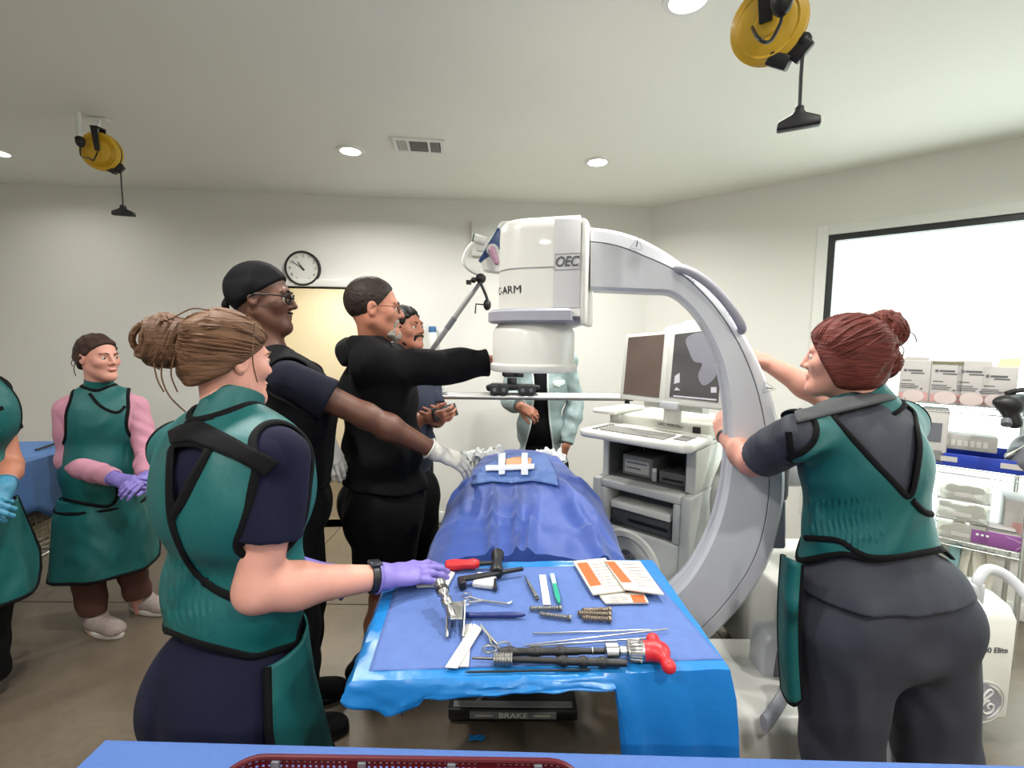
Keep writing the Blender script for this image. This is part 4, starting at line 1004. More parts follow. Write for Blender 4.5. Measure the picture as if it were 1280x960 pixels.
sdm = bdr.modifiers.new('thick', 'SOLIDIFY'); sdm.thickness = .004; sdm.offset = -1
tag(bdr, 'large creased blue surgical drape covering the body and bed behind the instrument table', 'drape')
bB = bvh_of(np.array([tuple(v) for v in mb.v]), np.array(mb.f))
def patch_thing(name, poly, m, label, cat, lift, thick=.003, step=3, group=None):
    v, f = on_body_patch(bB, poly, lift, thick, step); c = sum(v, V()) / len(v)
    return tag(mesh_obj(name, [tuple(p) for p in v], f, m, None, True, origin=c), label, cat, group)
patch_thing('upper_drape', [(588, 608), (602, 588), (622, 573), (660, 568), (684, 571), (694, 590), (700, 609), (665, 603), (640, 606), (615, 604)], M_DRAPE2, 'paler blue flap of drape laid around the taped incision patch', 'drape', .010)
patch_thing('incision_film', [(630, 578), (641, 575), (657, 574.5), (665, 577), (663, 586), (648, 589), (634, 587)], mat('iodine_film', (206, 154, 112), .4, var=.3, vscale=60), 'small orange-brown stained film patch between white tapes on the drape', 'dressing', .015)
for poly, lab in (([(624, 572), (632, 571), (631, 596), (624, 597)], 'left upright strip of white tape beside the orange-brown patch'), ([(652, 571), (659, 571), (661, 598), (651, 598)], 'right upright strip of white tape beside the orange-brown patch'), ([(608, 587), (668, 585), (668, 589), (608, 592)], 'long crosswise strip of white tape just below the orange-brown patch')):
    patch_thing('tape_strip', poly, mat('tape_white', (206, 214, 232), .5), lab, 'tape', .019 + .002 * len(lab) / 60, .002, 2, 'white tapes on the drape')
def crumple(c, r, seed, name, label, m, n=26, sq=.45):
    rs = np.random.RandomState(seed); mb = MB(); rows = []
    for i in range(n + 1):
        row = []
        for j in range(n + 1):
            x, y = (i / n - .5) * 2, (j / n - .5) * 2; q = mno.noise(V((x * 2.6 + seed, y * 2.6, seed))) ; q2 = mno.noise(V((x * 5 + seed, y * 5, 3)))
            row.append(V(c) + V((x * r[0] * (1 + .2 * q2), y * r[1] * (1 + .2 * q), r[2] * (.5 + abs(q) * 1.5 + .5 * q2) * max(0, 1 - .75 * (x * x + y * y) * .5))))
        rows.append(row)
    mb.grid(rows); o = mb.build(name, m, None, False, origin=c); s = o.modifiers.new('t', 'SOLIDIFY'); s.thickness = .003
    return tag(o, label, 'cloth')
M_GAUZE = mat('gauze_white', (214, 216, 214), .8, bump=.3, bscale=60)
crumple(W(607, 578, 2.36) + V((0, 0, .0)), (.115, .08, .07), 3, 'crumpled_gauze', 'crumpled white gauze heap at the far left end of the drape', M_GAUZE)
crumple(W(686, 575, 2.42), (.08, .06, .05), 8, 'crumpled_gauze', 'smaller crumpled white gauze at the far right end of the drape', M_GAUZE)
tb_ = MB()
for k in range(3): tb_.tube(smooth_path([W(596 + 4 * k, 596 - k, 2.18), W(588 + 5 * k, 580, 2.28), W(598 + 4 * k, 567 - k, 2.38), W(612 + 4 * k, 560, 2.4), W(622, 566, 2.42)], 6), .0045, 8)
tag(tb_.build('drain_tubing', M_HOSE, None, True, origin=W(600, 575, 2.3)), 'bundle of thin grey tubes curling over the left far edge of the drape', 'tubing')
# ------------------------------------------------------------------ instrument table
TZ = .95
T = lambda x, y, h=0.0: PZ(x, y, TZ + h)
tn = [T(440, 853), T(912, 838), T(815, 701), T(492, 706)]        # outer corners: near left, near right, far right, far left
tin = [T(461, 841), T(903, 826), T(803, 708), T(501, 713)]
itb = thing('instrument_table', 'wheeled instrument table under the blue plastic drape with the tools', 'table', ((tn[0].x + tn[2].x) / 2, 1.15, 0))
mb = MB(); mb.prism([p - V((0, 0, .028)) + (sum(tn, V()) / 4 - p) * .03 for p in tn], UP, .02); mb.build('table_top', M_STEEL, itb, bev=.004)
pcx = T(850, 800); mb = MB(); mb.cyl((pcx.x - .02, 1.08, .06), (pcx.x - .02, 1.08, TZ - .03), .022, seg=18); mb.build('post', M_STEEL, itb, True)
mb = MB(); mb.box((pcx.x - .02, 1.08, .045), (.09, .5, .03)); mb.build('foot_bar', M_STEEL, itb, bev=.006)
# plastic drape: the top with its ragged hanging edge
per = []
def edge(a, b, n): return [a.lerp(b, i / n) for i in range(n)]
Ltab = []
def drop(side, t):
    if side == 0: # near edge from left to right
        base_ = .024 + .006 * math.sin(t * 9) * (t < .7)
        if t < .12: base_ = .03 + .03 * (t / .12)
        if .12 <= t < .2: base_ = .06 - .02 * (t - .12) / .08
        if t > .68: base_ = .05 + (t - .68) / .06 * .35
        return min(base_, .46)
    if side == 1: return .46 - .3 * min(1, t * 1.4)
    if side == 2: return .05
    return .10 - .06 * t
cen = sum(tn, V()) / 4
nE = (70, 40, 50, 40)
for s in range(4):
    a, b = tn[s], tn[(s + 1) % 4]
    for i in range(nE[s]): per.append((a.lerp(b, i / nE[s]), drop(s, i / nE[s]), s, i / nE[s]))
NPp = len(per); ringsv = []
rows = []
for f in (1.0,): pass
inner = [ (cen + (p - cen) * .86) for p, *_ in per]
for k in range(5):
    q = k / 4; rows.append([inner[i].lerp(per[i][0], q) + V((0, 0, .0015 + .0025 * rid(per[i][0].x * 20, per[i][0].y * 20, k) * q)) for i in range(NPp)])
for k in range(1, 9):
    q = k / 8; r = []
    for i, (p, d, s, t) in enumerate(per):
        o = (p - cen); o.z = 0; o.normalize()
        big = min(1, d / .25)
        w = .026 * math.sin(i * .75 + 2.5 * rid(i * .11, k * .3)) * q * big + .03 * rid(i * .17, k * .45, 4) * q * big + .008 * rid(i * .23, k * .5, 4) * q
        r.append(p + o * (.006 + .012 * q + w + .02 * q * big) - V((0, 0, d * q)) + V((0, 0, .004 * rid(i * .4, 7) * (1 - q))))
    rows.append(r)
mb = MB(); k = NPp
mb.add([p for r in rows for p in r], [(i * k + j, i * k + (j + 1) % k, (i + 1) * k + (j + 1) % k, (i + 1) * k + j) for i in range(len(rows) - 1) for j in range(k)] + [tuple(range(k))])
pd = mb.build('table_drape', M_PLAST, None, True, origin=cen); q = pd.modifiers.new('t', 'SOLIDIFY'); q.thickness = .0015
tag(pd, 'shiny bright blue plastic drape over the instrument table, hanging lowest at the near right corner', 'drape')
mb = MB(); rows = []; 
for i in range(41):
    rows.append([tin[0].lerp(tin[1], j / 60).lerp(tin[3].lerp(tin[2], j / 60), i / 40) + V((0, 0, .004 + .0012 * rid(j * .2, i * .2))) for j in range(61)])
mb.grid(rows); tw = mb.build('absorbent_sheet', M_TOWEL, None, True, origin=cen); q = tw.modifiers.new('t', 'SOLIDIFY'); q.thickness = .002
tag(tw, 'flat pale blue absorbent sheet on the instrument table, under all the tools', 'cloth')
mb = MB(); mb.box((0, 0, .0007), (.03, .011, .0014)); 
# ------------------------------------------------------------------ tools on the sheet
TB = TZ + .0065
A = lambda x, y, h=0.0: PZ(x, y, TB + h)
M_RED = mat('handle_red', (190, 32, 38), .4); M_NAVY = mat('pen_navy', (28, 44, 104), .4); M_GRN = mat('scalpel_green', (30, 150, 124), .4)
M_WHT = mat('gauze_pad', (190, 190, 190), .85, bump=.3, bscale=90)
def axes(a, b):
    d = (b - a); d.z = 0; d.normalize(); return d, V((-d.y, d.x, 0)), V((0, 0, 1))
# mallet
a, b = A(556, 707, .016), A(628, 703, .016); d, s, u = axes(a, b)
m = thing('surgical_mallet', 'mallet with red grip and black head lying across the far edge of the table', 'hammer', A(590, 706)); L = (b - a).length
MB().lathe([(.008, 0), (.0145, .004), (.016, .03), (.013, .06), (.015, .08), (.011, .094), (.008, .096)], a, d, 20).build('grip', M_RED, m, True)
MB().lathe([(.0075, .094), (.006, .12), (.0055, L - .01)], a, d, 12).build('shaft', M_BLACK, m, True)
h0, h1 = A(621, 716, .018), A(622, 693, .018); hd_ = (h1 - h0); MB().lathe([(.014, -.002), (.018, .003), (.018, .02), (.014, .03), (.014, hd_.length - .03), (.019, hd_.length - .02), (.019, hd_.length), (.015, hd_.length + .004)], h0, hd_, 24).build('head', M_BLACK, m, True)
# black retractor bar
a, b = A(573, 727, .012), A(654, 713, .012); d, s, u = axes(a, b); L = (b - a).length
m = thing('retractor', 'black retractor bar with hooked end lying just below the mallet', 'surgical tool', A(612, 722))
q = MB(); q.prism([a + d * x + s * y for x, y in ((0, -.009), (L * .55, -.009), (L * .62, -.006), (L, -.005), (L, .005), (L * .62, .006), (L * .55, .009), (0, .009))], u, .01); q.box(a + d * .006 - s * .012 + u * .0, (.018, .03, .022), (d, s, u)); q.build('bar', M_BLACK, m, bev=.003)
q = MB(); a2, b2 = A(617, 723, .008), A(619, 737, .008); q.cyl(a2, b2, .006, seg=12); q.build('cross_pin', M_DSTEEL, m, True)
# gauze pad, towel
def pad(name, pts, t, label, cat, m_=None, h=0, bv=.004):
    q = MB(); q.prism([A(x, y, h) for x, y in pts], UP, t); o = q.build(name, m_ or M_WHT, None, bev=bv, origin=A(*pts[0], h)); return tag(o, label, cat)
pad('gauze_pad', [(590, 735), (617, 738), (621, 723), (597, 720)], .014, 'small square white gauze pad beside the black retractor bar', 'gauze')
pad('folded_towel', [(520, 736), (560, 735), (569, 718), (548, 712), (522, 724)], .008, 'folded white towel at the left edge under the gloved hand', 'towel')
# cannulated guide standing on two prongs
m = thing('drill_guide', 'steel drill guide with round grip and two long prongs at the left of the table', 'surgical tool', A(565, 780))
g0, g1 = A(566, 772, .03), A(549, 728, .055); d = (g1 - g0); L = d.length
MB().lathe([(.008, 0), (.011, L * .12), (.008, L * .3), (.013, L * .36), (.013, L * .5), (.009, L * .55), (.009, L * .62), (.014, L * .68), (.015, L * .82), (.011, L * .86), (.014, L * .92), (.013, L)], g0, d, 24).build('grip', M_STEEL, m, True)
q = MB(); q.lathe([(.0155, L * .7), (.0155, L * .8)], g0, d, 24); q.build('grip_band', M_DSTEEL, m, True)
q = MB()
q.prism([A(x, y, .03) for x, y in ((562, 753), (579, 753), (578, 775), (563, 775))], UP, .003); q.build('plate', M_STEEL, m, bev=.001)
for x0, x1, y1 in ((560, 558.5, 797), (581, 578.5, 796)):
    q = MB(); q.tube([A(x0, 752, .03), A(x1, y1, .004)], .0038, 8); q.build('prong', M_STEEL, m, True)
# thin forceps
def ring(mb, c, r, t=.0016, sx=1.0, rot=0): mb.tube([c + V((math.cos(q * PI / 10 + rot) * r * sx, math.sin(q * PI / 10 + rot) * r, 0)) for q in range(20)], t, 6, True)
m = thing('forceps', 'slim ring-handled steel forceps with bent tip, right of the drill guide', 'forceps', A(605, 750))
q = MB(); ring(q, A(583, 744, .004), .011); ring(q, A(583, 753, .004), .011); q.build('finger_rings', M_STEEL, m, True)
q = MB(); q.tube(smooth_path([A(586, 746, .004), A(600, 750, .004), A(622, 753, .004), A(634, 754.5, .004), A(640, 752.5, .004)], 4), .0024, 8); q.tube([A(586, 753, .006), A(603, 751, .006)], .0022, 8); q.build('jaws', M_STEEL, m, True)
# marker pen
a, b = A(578, 769, .0065), A(657, 768.5, .0065); d = b - a; L = d.length
m = thing('marker_pen', 'navy blue marker pen lying in the middle left of the table', 'pen', A(618, 769))
MB().lathe([(.005, 0), (.0062, .002), (.0062, L * .55), (.0058, L * .56)], a, d, 18).build('barrel', M_NAVY, m, True)
MB().lathe([(.0066, L * .55), (.0066, L * .8), (.0045, L * .95), (.0015, L)], a, d, 18).build('cap', M_NAVY, m, True)
# small scalpel blade handle, ruler, green scalpel
a, b = A(656, 722, .004), A(672, 750, .004); d, s, u = axes(a, b); L = (b - a).length
m = thing('tweezers', 'short steel tweezers left of the white ruler', 'tweezers', A(664, 738))
q = MB(); q.prism([a + d * x + s * y for x, y in ((0, -.0008), (L * .4, -.004), (L, -.005), (L, .005), (L * .4, .004), (0, .0008))], u, .003); q.build('lower_arm', M_DSTEEL, m, bev=.0006)
q = MB(); q.prism([a + u * .004 + d * x + s * y for x, y in ((0, -.0008), (L * .45, -.003), (L * .9, -.004), (L * .9, .004), (L * .45, .003), (0, .0008))], u, .0025); q.build('upper_arm', M_STEEL, m, bev=.0006)
m = thing('ruler', 'short white paper ruler between the tweezers and the green scalpel', 'ruler', A(681, 738))
q = MB(); q.prism([A(x, y) for x, y in ((674, 719), (682, 719), (688.5, 756), (679, 756))], UP, .0012); q.build('strip', M_WHITE, m)
q = MB()
for i in range(12): 
    p = A(681.5 + .55 * i, 722 + 2.8 * i, .0013); q.box(p, (.005 if i % 3 else .009, .0008, .0004))
q.build('tick_marks', M_GREYINK, m)
a, b = A(690, 718, .006), A(699, 754, .006); d, s, u = axes(a, b); L = (b - a).length
m = thing('scalpel', 'green handled disposable scalpel with clear cap right of the ruler', 'scalpel', A(694, 736))
MB().prism([a + d * x + s * y - u * .004 for x, y in ((L * .36, -.004), (L * .45, -.006), (L * .8, -.0065), (L, -.003), (L, .003), (L * .8, .0065), (L * .45, .006), (L * .36, .004))], u, .007).build('handle', M_GRN, m, bev=.0015)
MB().prism([a + d * x + s * y - u * .004 for x, y in ((0, -.006), (L * .37, -.0055), (L * .37, .0055), (0, .006))], u, .008).build('blade_cap', mat('cap_pale_green', (168, 214, 204), .3), m, bev=.0015)
# threaded screws
def screw(a, b, r, label, group='threaded screws on the table', m_=None):
    d = b - a; L = d.length; o = thing('bone_screw', label, 'screw', (a + b) / 2 - V((0, 0, r)), group)
    pr = [(r * .6, 0)]; n = int(L / .0055)
    for i in range(n): pr += [(r * .68, L * i / n + .0004), (r, L * (i + .45) / n), (r * .68, L * (i + .9) / n)]
    MB().lathe(pr + [(r * .5, L)], a, d, 14).build('thread', m_ or M_SCREW, o, True)
    MB().lathe([(r * .95, -.006), (r * 1.05, -.004), (r * 1.05, 0), (r * .7, .001)], a, d, 12).build('head', m_ or M_SCREW, o, True)
M_SCREW = mat('screw_grey', (124, 124, 122), .4, .7)
M_BRZ = mat('screw_bronze', (130, 118, 104), .4, .7)
screw(A(699, 760, .006), A(662, 760.5, .006), .0062, 'upper single grey threaded screw below the tweezers')
screw(A(711, 772, .006), A(674, 767, .006), .0062, 'lower single grey threaded screw, slanting, below the ruler')
screw(A(761, 762, .0065), A(727, 763, .0065), .0068, 'back screw of the touching cluster of three', m_=M_BRZ)
screw(A(761, 768, .0065), A(722, 766.5, .0065), .0068, 'middle screw of the touching cluster, with the longest tip', m_=M_BRZ)
screw(A(761, 774, .0065), A(727, 772, .0065), .0068, 'front screw of the touching cluster of three', m_=M_BRZ)
# packets
M_ORG = mat('packet_orange', (200, 84, 24), .6); M_PAPER = mat('packet_paper', (190, 184, 174), .6)
def packet(pts, h, label, prints, bands):
    m = thing('suture_packet', label, 'packet', A(*pts[0], h), 'paper packets on the table')
    q = MB(); q.prism([A(x, y, h) for x, y in pts], UP, .005); q.build('envelope', M_PAPER, m, bev=.0012)
    q = MB(); [q.prism([A(x, y, h + .0052) for x, y in bd_], UP, .0004) for bd_ in bands]; q.build('orange_band', M_ORG, m)
    q = MB()
    for (x0, y0), (x1, y1), n_, sx, sy, w_ in prints:
        for i in range(n_):
            e = .75 + .25 * abs(math.sin(i * 2.1)); p0 = A(x0 + sx * i, y0 + sy * i, h + .0054); p1 = A(x0 + sx * i + (x1 - x0) * e, y0 + sy * i + (y1 - y0) * e, h + .0054)
            dd = (p1 - p0); q.box((p0 + p1) / 2, (dd.length, .0013, .0003), axes(p0, p1))
    q.build('print_lines', mat('print_grey', (96, 92, 88), .7), m)
    return m
packet([(748, 745), (757, 756), (811, 755), (804, 741)], .001, 'lowest paper packet, poking out at the front of the three', [((760, 747), (785, 745), 4, 1.4, 2, 1)], [[(788, 744), (804, 744), (808, 753), (792, 753)]])
packet([(716, 703), (741, 745), (782, 740), (757, 699)], .007, 'left paper packet with a wide orange stripe', [((738, 706), (758, 704), 8, 2.4, 3.9, 1)], [[(721, 704), (734, 703), (752, 731), (738, 733)]])
w_ = packet([(755, 702), (780, 738), (830, 745), (800, 703)], .0135, 'right paper packet with orange stripe, lying on top of the others', [((776, 705), (799, 706), 8, 3, 3.9, 1)], [[(757, 702), (768, 702), (790, 728), (777, 728)]])
for p_, (x, y), t_, hh in ((w_, (772, 714), 'Steri', .0141),):
    q = MB(); q.tube(smooth_path([A(762 + 1.1 * k_ + 1.2 * math.sin(k_ * 2.2), 706 + 1.35 * k_ + 1.6 * math.cos(k_ * 2.2), hh) for k_ in range(13)], 4), .0006, 5); q.build('white_scribble', M_PAPER, p_)
    q = MB(); q.prism([A(a_, b_, hh) for a_, b_ in ((812, 737), (819, 738), (821, 741), (814, 740))], UP, .0003); q.build('stamp_mark', M_DGREY, p_)
# K-wires
def wire(a, b, r, label, m_=None, name='guide_wire', group='steel guide wires on the table'):
    d = b - a; L = d.length; q = MB(); q.lathe([(.0002, 0), (r, .008), (r, L)], a, d, 8); tag(q.build(name, m_ or M_STEEL, None, True, origin=(a + b) / 2), label, 'wire', group)
wire(A(664, 792, .002), A(813, 787, .002), .0016, 'topmost thin guide wire, nearly level')
wire(A(653, 807, .002), A(835, 786, .006), .0016, 'long slanting guide wire that ends farthest to the right')
wire(A(660, 808, .006), A(812, 797.5, .004), .0019, 'lowest of three guide wires, just above the red handled driver')
wire(A(580, 840, .002), A(738, 837, .002), .0019, 'thin black rod lying along the front edge of the sheet', M_BLACK, 'thin_rod', 'thin rods')
# white strips
def strip(pts, h, lab): pad('gauze_strip', pts, .002, lab, 'gauze', mat('strip_white', (188, 186, 180), .8), h, .0005)
strip([(580, 782), (590, 780), (586, 834), (574, 834)], .001, 'left white paper strip, under its crossing neighbour')
strip([(592, 780), (603, 786), (572, 836), (556, 835)], .0035, 'right white paper strip, slanting on top of the other')
# clamp with rings
m = thing('hemostat', 'steel clamp with two finger rings between the white strips and the drivers', 'clamp', A(610, 800))
q = MB(); ring(q, A(612, 811, .006), .012, .002, 1.15); ring(q, A(630, 807, .006), .012, .002, 1.15); q.build('finger_rings', M_STEEL, m, True)
q = MB(); q.tube([A(600, 780, .006), A(613, 797, .006), A(622, 806, .006)], [.0022, .004, .0026], 8); q.tube([A(601, 781, .008), A(612, 796, .008), A(614, 806, .008)], [.002, .0036, .0024], 8); q.build('jaws', M_STEEL, m, True)
# two drivers
def wavy(L, x0, x1, r): return [(r * (1 + .45 * max(0, math.sin((x - x0) / (x1 - x0) * 3 * 2 * PI - .6))), x) for x in [x0 + (x1 - x0) * i / 40 for i in range(41)]]
a, b = A(622, 815, .014), A(800, 813.5, .018); d = b - a; L = d.length; s_ = axes(a, b)[1]
m = thing('screwdriver', 'driver with red T-shaped handle, steel chuck and black wavy shaft', 'surgical driver', A(720, 815))
MB().lathe([(.004, 0)] + wavy(L, .006, L * .56, .0075) + [(.006, L * .58), (.006, L * .76)], a, d, 18).build('shaft', M_BLACK, m, True)
MB().lathe([(.0065, L * .66), (.0075, L * .661), (.0075, L * .667), (.0065, L * .668)], a, d, 16).build('shaft_ring', M_STEEL, m, True)
MB().lathe([(.009, L * .75), (.0155, L * .76), (.0155, L * .84), (.012, L * .85), (.009, L * .86), (.009, L * .9), (.016, L * .91), (.019, L * .95), (.02, L * 1.02), (.016, L * 1.04)], a, d, 28).build('chuck', M_STEEL, m, True)
kn2 = MB()
for i in range(18):
    q = i * PI / 9; x, y, z = frame_from(d); kn2.tube([a + z * (L * .92) + (x * math.cos(q) + y * math.sin(q)) * .0175, a + z * (L * 1.0) + (x * math.cos(q) + y * math.sin(q)) * .0205], .0016, 4)
kn2.build('chuck_ridges', M_DSTEEL, m)
S = Sdf(); dn = d.normalized(); e0 = a + dn * (L * 1.02); e1 = a + dn * (L * 1.16)
S.rc(e0, e0 + dn * .012, .0185, .0175, .01); S.rc(e0, e1, .0145, .011, .012); gt0 = A(816, 800, .02); gt1 = A(836, 833, .02); S.rc(gt0, gt1, .0105, .0105, .015); S.sp(gt0, .0115, .012); S.sp(gt1, .011, .012); S.sp(gt0.lerp(gt1, .5), .0125, .02)
sdf_part('t_handle', S, M_RED, m, .0018)
a, b = A(590, 822.5, .012), A(783, 829, .01); d = b - a; L = d.length
m = thing('awl', 'black wavy probe with ribbed steel collar, in front of the red handled driver', 'surgical tool', A(690, 827))
MB().lathe([(.0015, 0), (.0026, .004), (.0026, L * .14), (.004, L * .15)], a, d, 12).build('tip', M_DSTEEL, m, True)
pr = []
for i in range(7): pr += [(.0105, L * .14 + i * .0056), (.0125, L * .14 + i * .0056 + .001), (.0125, L * .14 + i * .0056 + .0038), (.0105, L * .14 + i * .0056 + .0048)]
MB().lathe(pr, a, d, 28).build('ribbed_collar', M_STEEL, m, True)
MB().lathe([(.006, L * .37), (.006, L * .55)] + wavy(L, L * .55, L * .93, .0075) + [(.0075, L * .94), (.0065, L)], a, d, 18).build('handle', M_BLACK, m, True)
MB().lathe([(.006, L * .23), (.006, L * .38)], a, d, 14).build('neck', M_BLACK, m, True)
# ------------------------------------------------------------------ camera slider on two stands, with wheeled dolly
ra, rb = W(520, 495.5, 2.85), W(790, 498.5, 2.85)
rl = thing('slider_rail', 'long horizontal silver tube rail on two stands, spanning behind the bed at waist height', 'rail', ((ra.x + rb.x) / 2, 2.85, 0)); rz = ra.z
MB().cyl(ra, V((rb.x, rb.y, ra.z)), .0165, seg=18).build('front_tube', M_ALU, rl, True); MB().cyl(ra + V((0, .07, .008)), V((rb.x, rb.y + .07, ra.z + .008)), .0135, seg=18).build('rear_tube', M_ALU, rl, True)
for x in (W(538, 500, 2.885).x, rb.x - .02):
    q = MB(); q.cyl((x, 2.885, .02), (x, 2.885, rz - .01), .016, seg=14); q.build('stand_post', M_BLACK, rl, True)
    q = MB(); q.box((x, 2.885, rz - .004), (.05, .12, .02)); q.build('clamp_block', M_BLACK, rl, bev=.003)
    for k in range(3):
        t = 2 * PI * k / 3 + .5; q = MB(); q.cyl((x, 2.885, .25), (x + .2 * math.cos(t), 2.885 + .2 * math.sin(t), .012), .009, seg=8); q.build('leg', M_BLACK, rl, True)
dc = W(642, 488, 2.85); dy = thing('camera_dolly', 'black wheeled camera dolly riding on the silver rail below the scanner housing', 'dolly', (dc.x, 2.87, rz + .017))
wz = rz + .0165 + .03
q = MB(); q.prism([V((dc.x + x, 2.84, wz + z)) for x, z in ((-.16, -.01), (-.17, .02), (-.13, .036), (.11, .03), (.16, .022), (.16, .005), (-.13, -.012))], V((0, 1, 0)), .08); q.build('deck', M_BLACK, dy, bev=.005)
for x in (-.115, -.06, .055, .105):
    for y in (2.835, 2.918):
        q = MB(); q.lathe([(.018, -.012), (.03, -.01), (.03, .01), (.018, .012)], (dc.x + x, y, wz), (0, 1, 0), 22); o = q.build('wheel', mat('wheel_black', (34, 36, 40), .5), dy, True); q = MB(); q.lathe([(0, -.0135), (.012, -.013), (.012, .013)], (dc.x + x, y, wz), (0, 1, 0), 14, cap=False); q.build('wheel_hub', M_DGREY, o, True)
q = MB(); q.cyl((dc.x - .01, 2.87, wz + .03), (dc.x - .01, 2.87, wz + .07), .03, seg=18); q.box((dc.x - .0, 2.87, wz + .09), (.12, .04, .03)); q.cyl((dc.x - .07, 2.87, wz + .1), (dc.x - .03, 2.87, wz + .1), .02, seg=14); q.cyl((dc.x + .02, 2.87, wz + .08), (dc.x + .02, 2.87, wz + .15), .026, seg=16); q.cyl((dc.x - .04, 2.87, wz + .08), (dc.x - .04, 2.87, wz + .14), .018, seg=16); q.build('ball_head', M_BLACK, dy, bev=.003)
# ------------------------------------------------------------------ jib arm holding the blue and white handset
jb = thing('articulated_arm', 'slanting grey pole on a floor stand, black clamp and white bracket at its top', 'support arm', (W(534, 446, 2.95).x, 2.95, 0))
j0, j1 = W(534, 446, 2.95), W(603, 348, 2.95)
MB().cyl(j0, j1, .0165, seg=16).build('pole', mat('pole_grey', (150, 150, 150), .35, .6), jb, True)
MB().cyl(j0.lerp(j1, .36), j0.lerp(j1, .50), .019, seg=16).build('pole_sleeve', M_DGREY, jb, True)
MB().cyl((j0.x, 2.95, .03), (j0.x, 2.95, j0.z + .02), .02, seg=16).build('stand_post', M_STEEL, jb, True); MB().lathe([(.2, 0), (.21, .012), (.19, .03), (.03, .05)], (j0.x, 2.95, 0), UP, 36).build('stand_foot', M_DGREY, jb, True)
q = MB(); q.sph(W(601, 348, 2.90), .032); q.sph(W(592, 350, 2.89), .018); q.box(W(586, 353, 2.89), (.03, .03, .025)); q.build('clamp', M_BLACK, jb, True)
q = MB(); q.tube([W(600, 352, 2.89), W(607, 368, 2.88), W(611, 380, 2.88)], .009, 8); q.sph(W(609, 381, 2.88), (.024, .02, .034)); q.tube([W(607, 381, 2.88), W(595, 380, 2.88), W(594, 392, 2.88)], .005, 6); q.build('hanging_clamp', M_BLACK, jb, True)
q = MB(); q.tube(smooth_path([W(606, 345, 2.90), W(590, 338, 2.90), W(581, 328, 2.90), W(584, 314, 2.90), W(594, 302, 2.90)], 6), .015, 12); q.build('bracket', M_WHITE, jb, True)
q = MB(); q.cyl(W(593, 298, 2.90), W(607, 302, 2.90), .029, seg=20); q.build('joint_drum', M_WHITE, jb, True); q = MB(); q.cyl(W(591.5, 297.6, 2.90), W(593, 298, 2.90), .026, seg=20); q.build('joint_cap', mat('cap_green', (46, 78, 66), .5), jb, True)
hs = thing('handset', 'blue and white triangular handset with pink knob held by the white bracket beside the scanner', 'handset', W(615, 310, 2.90))
Yh = 2.90; PP = lambda L, y=Yh: [W(a, b, y) for a, b in L]
q = MB(); q.prism(PP([(626, 276), (650, 275), (662, 290), (640, 338), (622, 341), (604, 338), (600, 330), (612, 300)]), (0, 1, 0), .09); q.build('shell', M_WHITE, hs, bev=.014, seg=3)
q = MB(); q.prism(PP([(622, 284), (625, 286), (627, 310), (600, 328), (598, 326)], Yh - .004), (0, 1, 0), .02); q.build('blue_panel', mat('handset_blue', (34, 66, 118), .4), hs, bev=.003)
q = MB(); q.cyl(W(615, 312, Yh + .02), W(616, 313, Yh - .03), .037, seg=24); q.build('collar', mat('grey_white', (205, 206, 204), .5), hs, True)
S = Sdf(); S.rc(W(615, 312, Yh - .04), W(621, 328, Yh - .05), .02, .017, .01); sdf_part('knob', S, mat('knob_pink', (176, 132, 156), .4), hs, .003)
# ------------------------------------------------------------------ blue table in front, red sterilising basket
NZ = .9
n0, n1 = PZ(132, 926, NZ), PZ(1300, 959, NZ); nd = (n1 - n0).normalized(); ne = V((nd.y, -nd.x, 0)); wid = (n1 - n0).length + .15; dep = .46
sdt = thing('side_table', 'side table under the plain blue cloth along the bottom edge', 'table', n0 + nd * wid / 2 + ne * dep / 2 - V((0, 0, NZ)))
ax_n = (nd, ne, UP); ctn = n0 + nd * wid / 2 + ne * dep / 2
q = MB(); q.box(ctn - UP * .017, (wid - .02, dep - .02, .03), ax_n); q.build('table_top', M_STEEL, sdt)
for i in (-1, 1):
    for j in (-1, 1): q = MB(); p = ctn + nd * (i * (wid / 2 - .08)) + ne * (j * (dep / 2 - .06)); q.cyl((p.x, p.y, 0), (p.x, p.y, NZ - .03), .016, seg=12); q.build('leg', M_STEEL, sdt, True)
rows = []; out = []
for (u, v) in [(0, 0), (1, 0), (1, 1), (0, 1)]: out.append(n0 + nd * (wid * u) + ne * (dep * v))
pe = []
for s in range(4): pe += [out[s].lerp(out[(s + 1) % 4], i / 40) for i in range(40)]
cn4 = sum(out, V()) / 4
for k in range(8):
    r = []
    for i, p in enumerate(pe):
        o = p - cn4; o.z = 0; o.normalize()
        if k == 0: r.append(cn4 + (p - cn4) * .97 + V((0, 0, .002)))
        elif k == 1: r.append(p + V((0, 0, .001)) )
        else: q_ = (k - 1) / 6; r.append(p + o * (.006 + .02 * q_ + .012 * q_ * math.sin(i * .7)) - V((0, 0, .3 * q_)))
    rows.append(r)
mb = MB(); k = len(pe); mb.add([p for r in rows for p in r], [(i * k + j, i * k + (j + 1) % k, (i + 1) * k + (j + 1) % k, (i + 1) * k + j) for i in range(len(rows) - 1) for j in range(k)] + [tuple(range(k))])
o = mb.build('table_cloth', mat('cloth_blue', (62, 94, 154), .7, var=.04, vscale=12, bump=.2, bscale=60), None, True, origin=cn4); s_ = o.modifiers.new('t', 'SOLIDIFY'); s_.thickness = .0015
tag(o, 'plain blue cloth on the nearest table along the bottom edge, under the dark red basket', 'cloth')
M_TRAY = mat('basket_red', (78, 10, 22), .35)
tzr = NZ + .075; b0, b1 = PZ(303, 945, tzr), PZ(716, 951, tzr); bd_ = b1 - b0; bd_.z = 0; bw = bd_.length + .02; bd_.normalize(); be = V((bd_.y, -bd_.x, 0)); bdp = .24
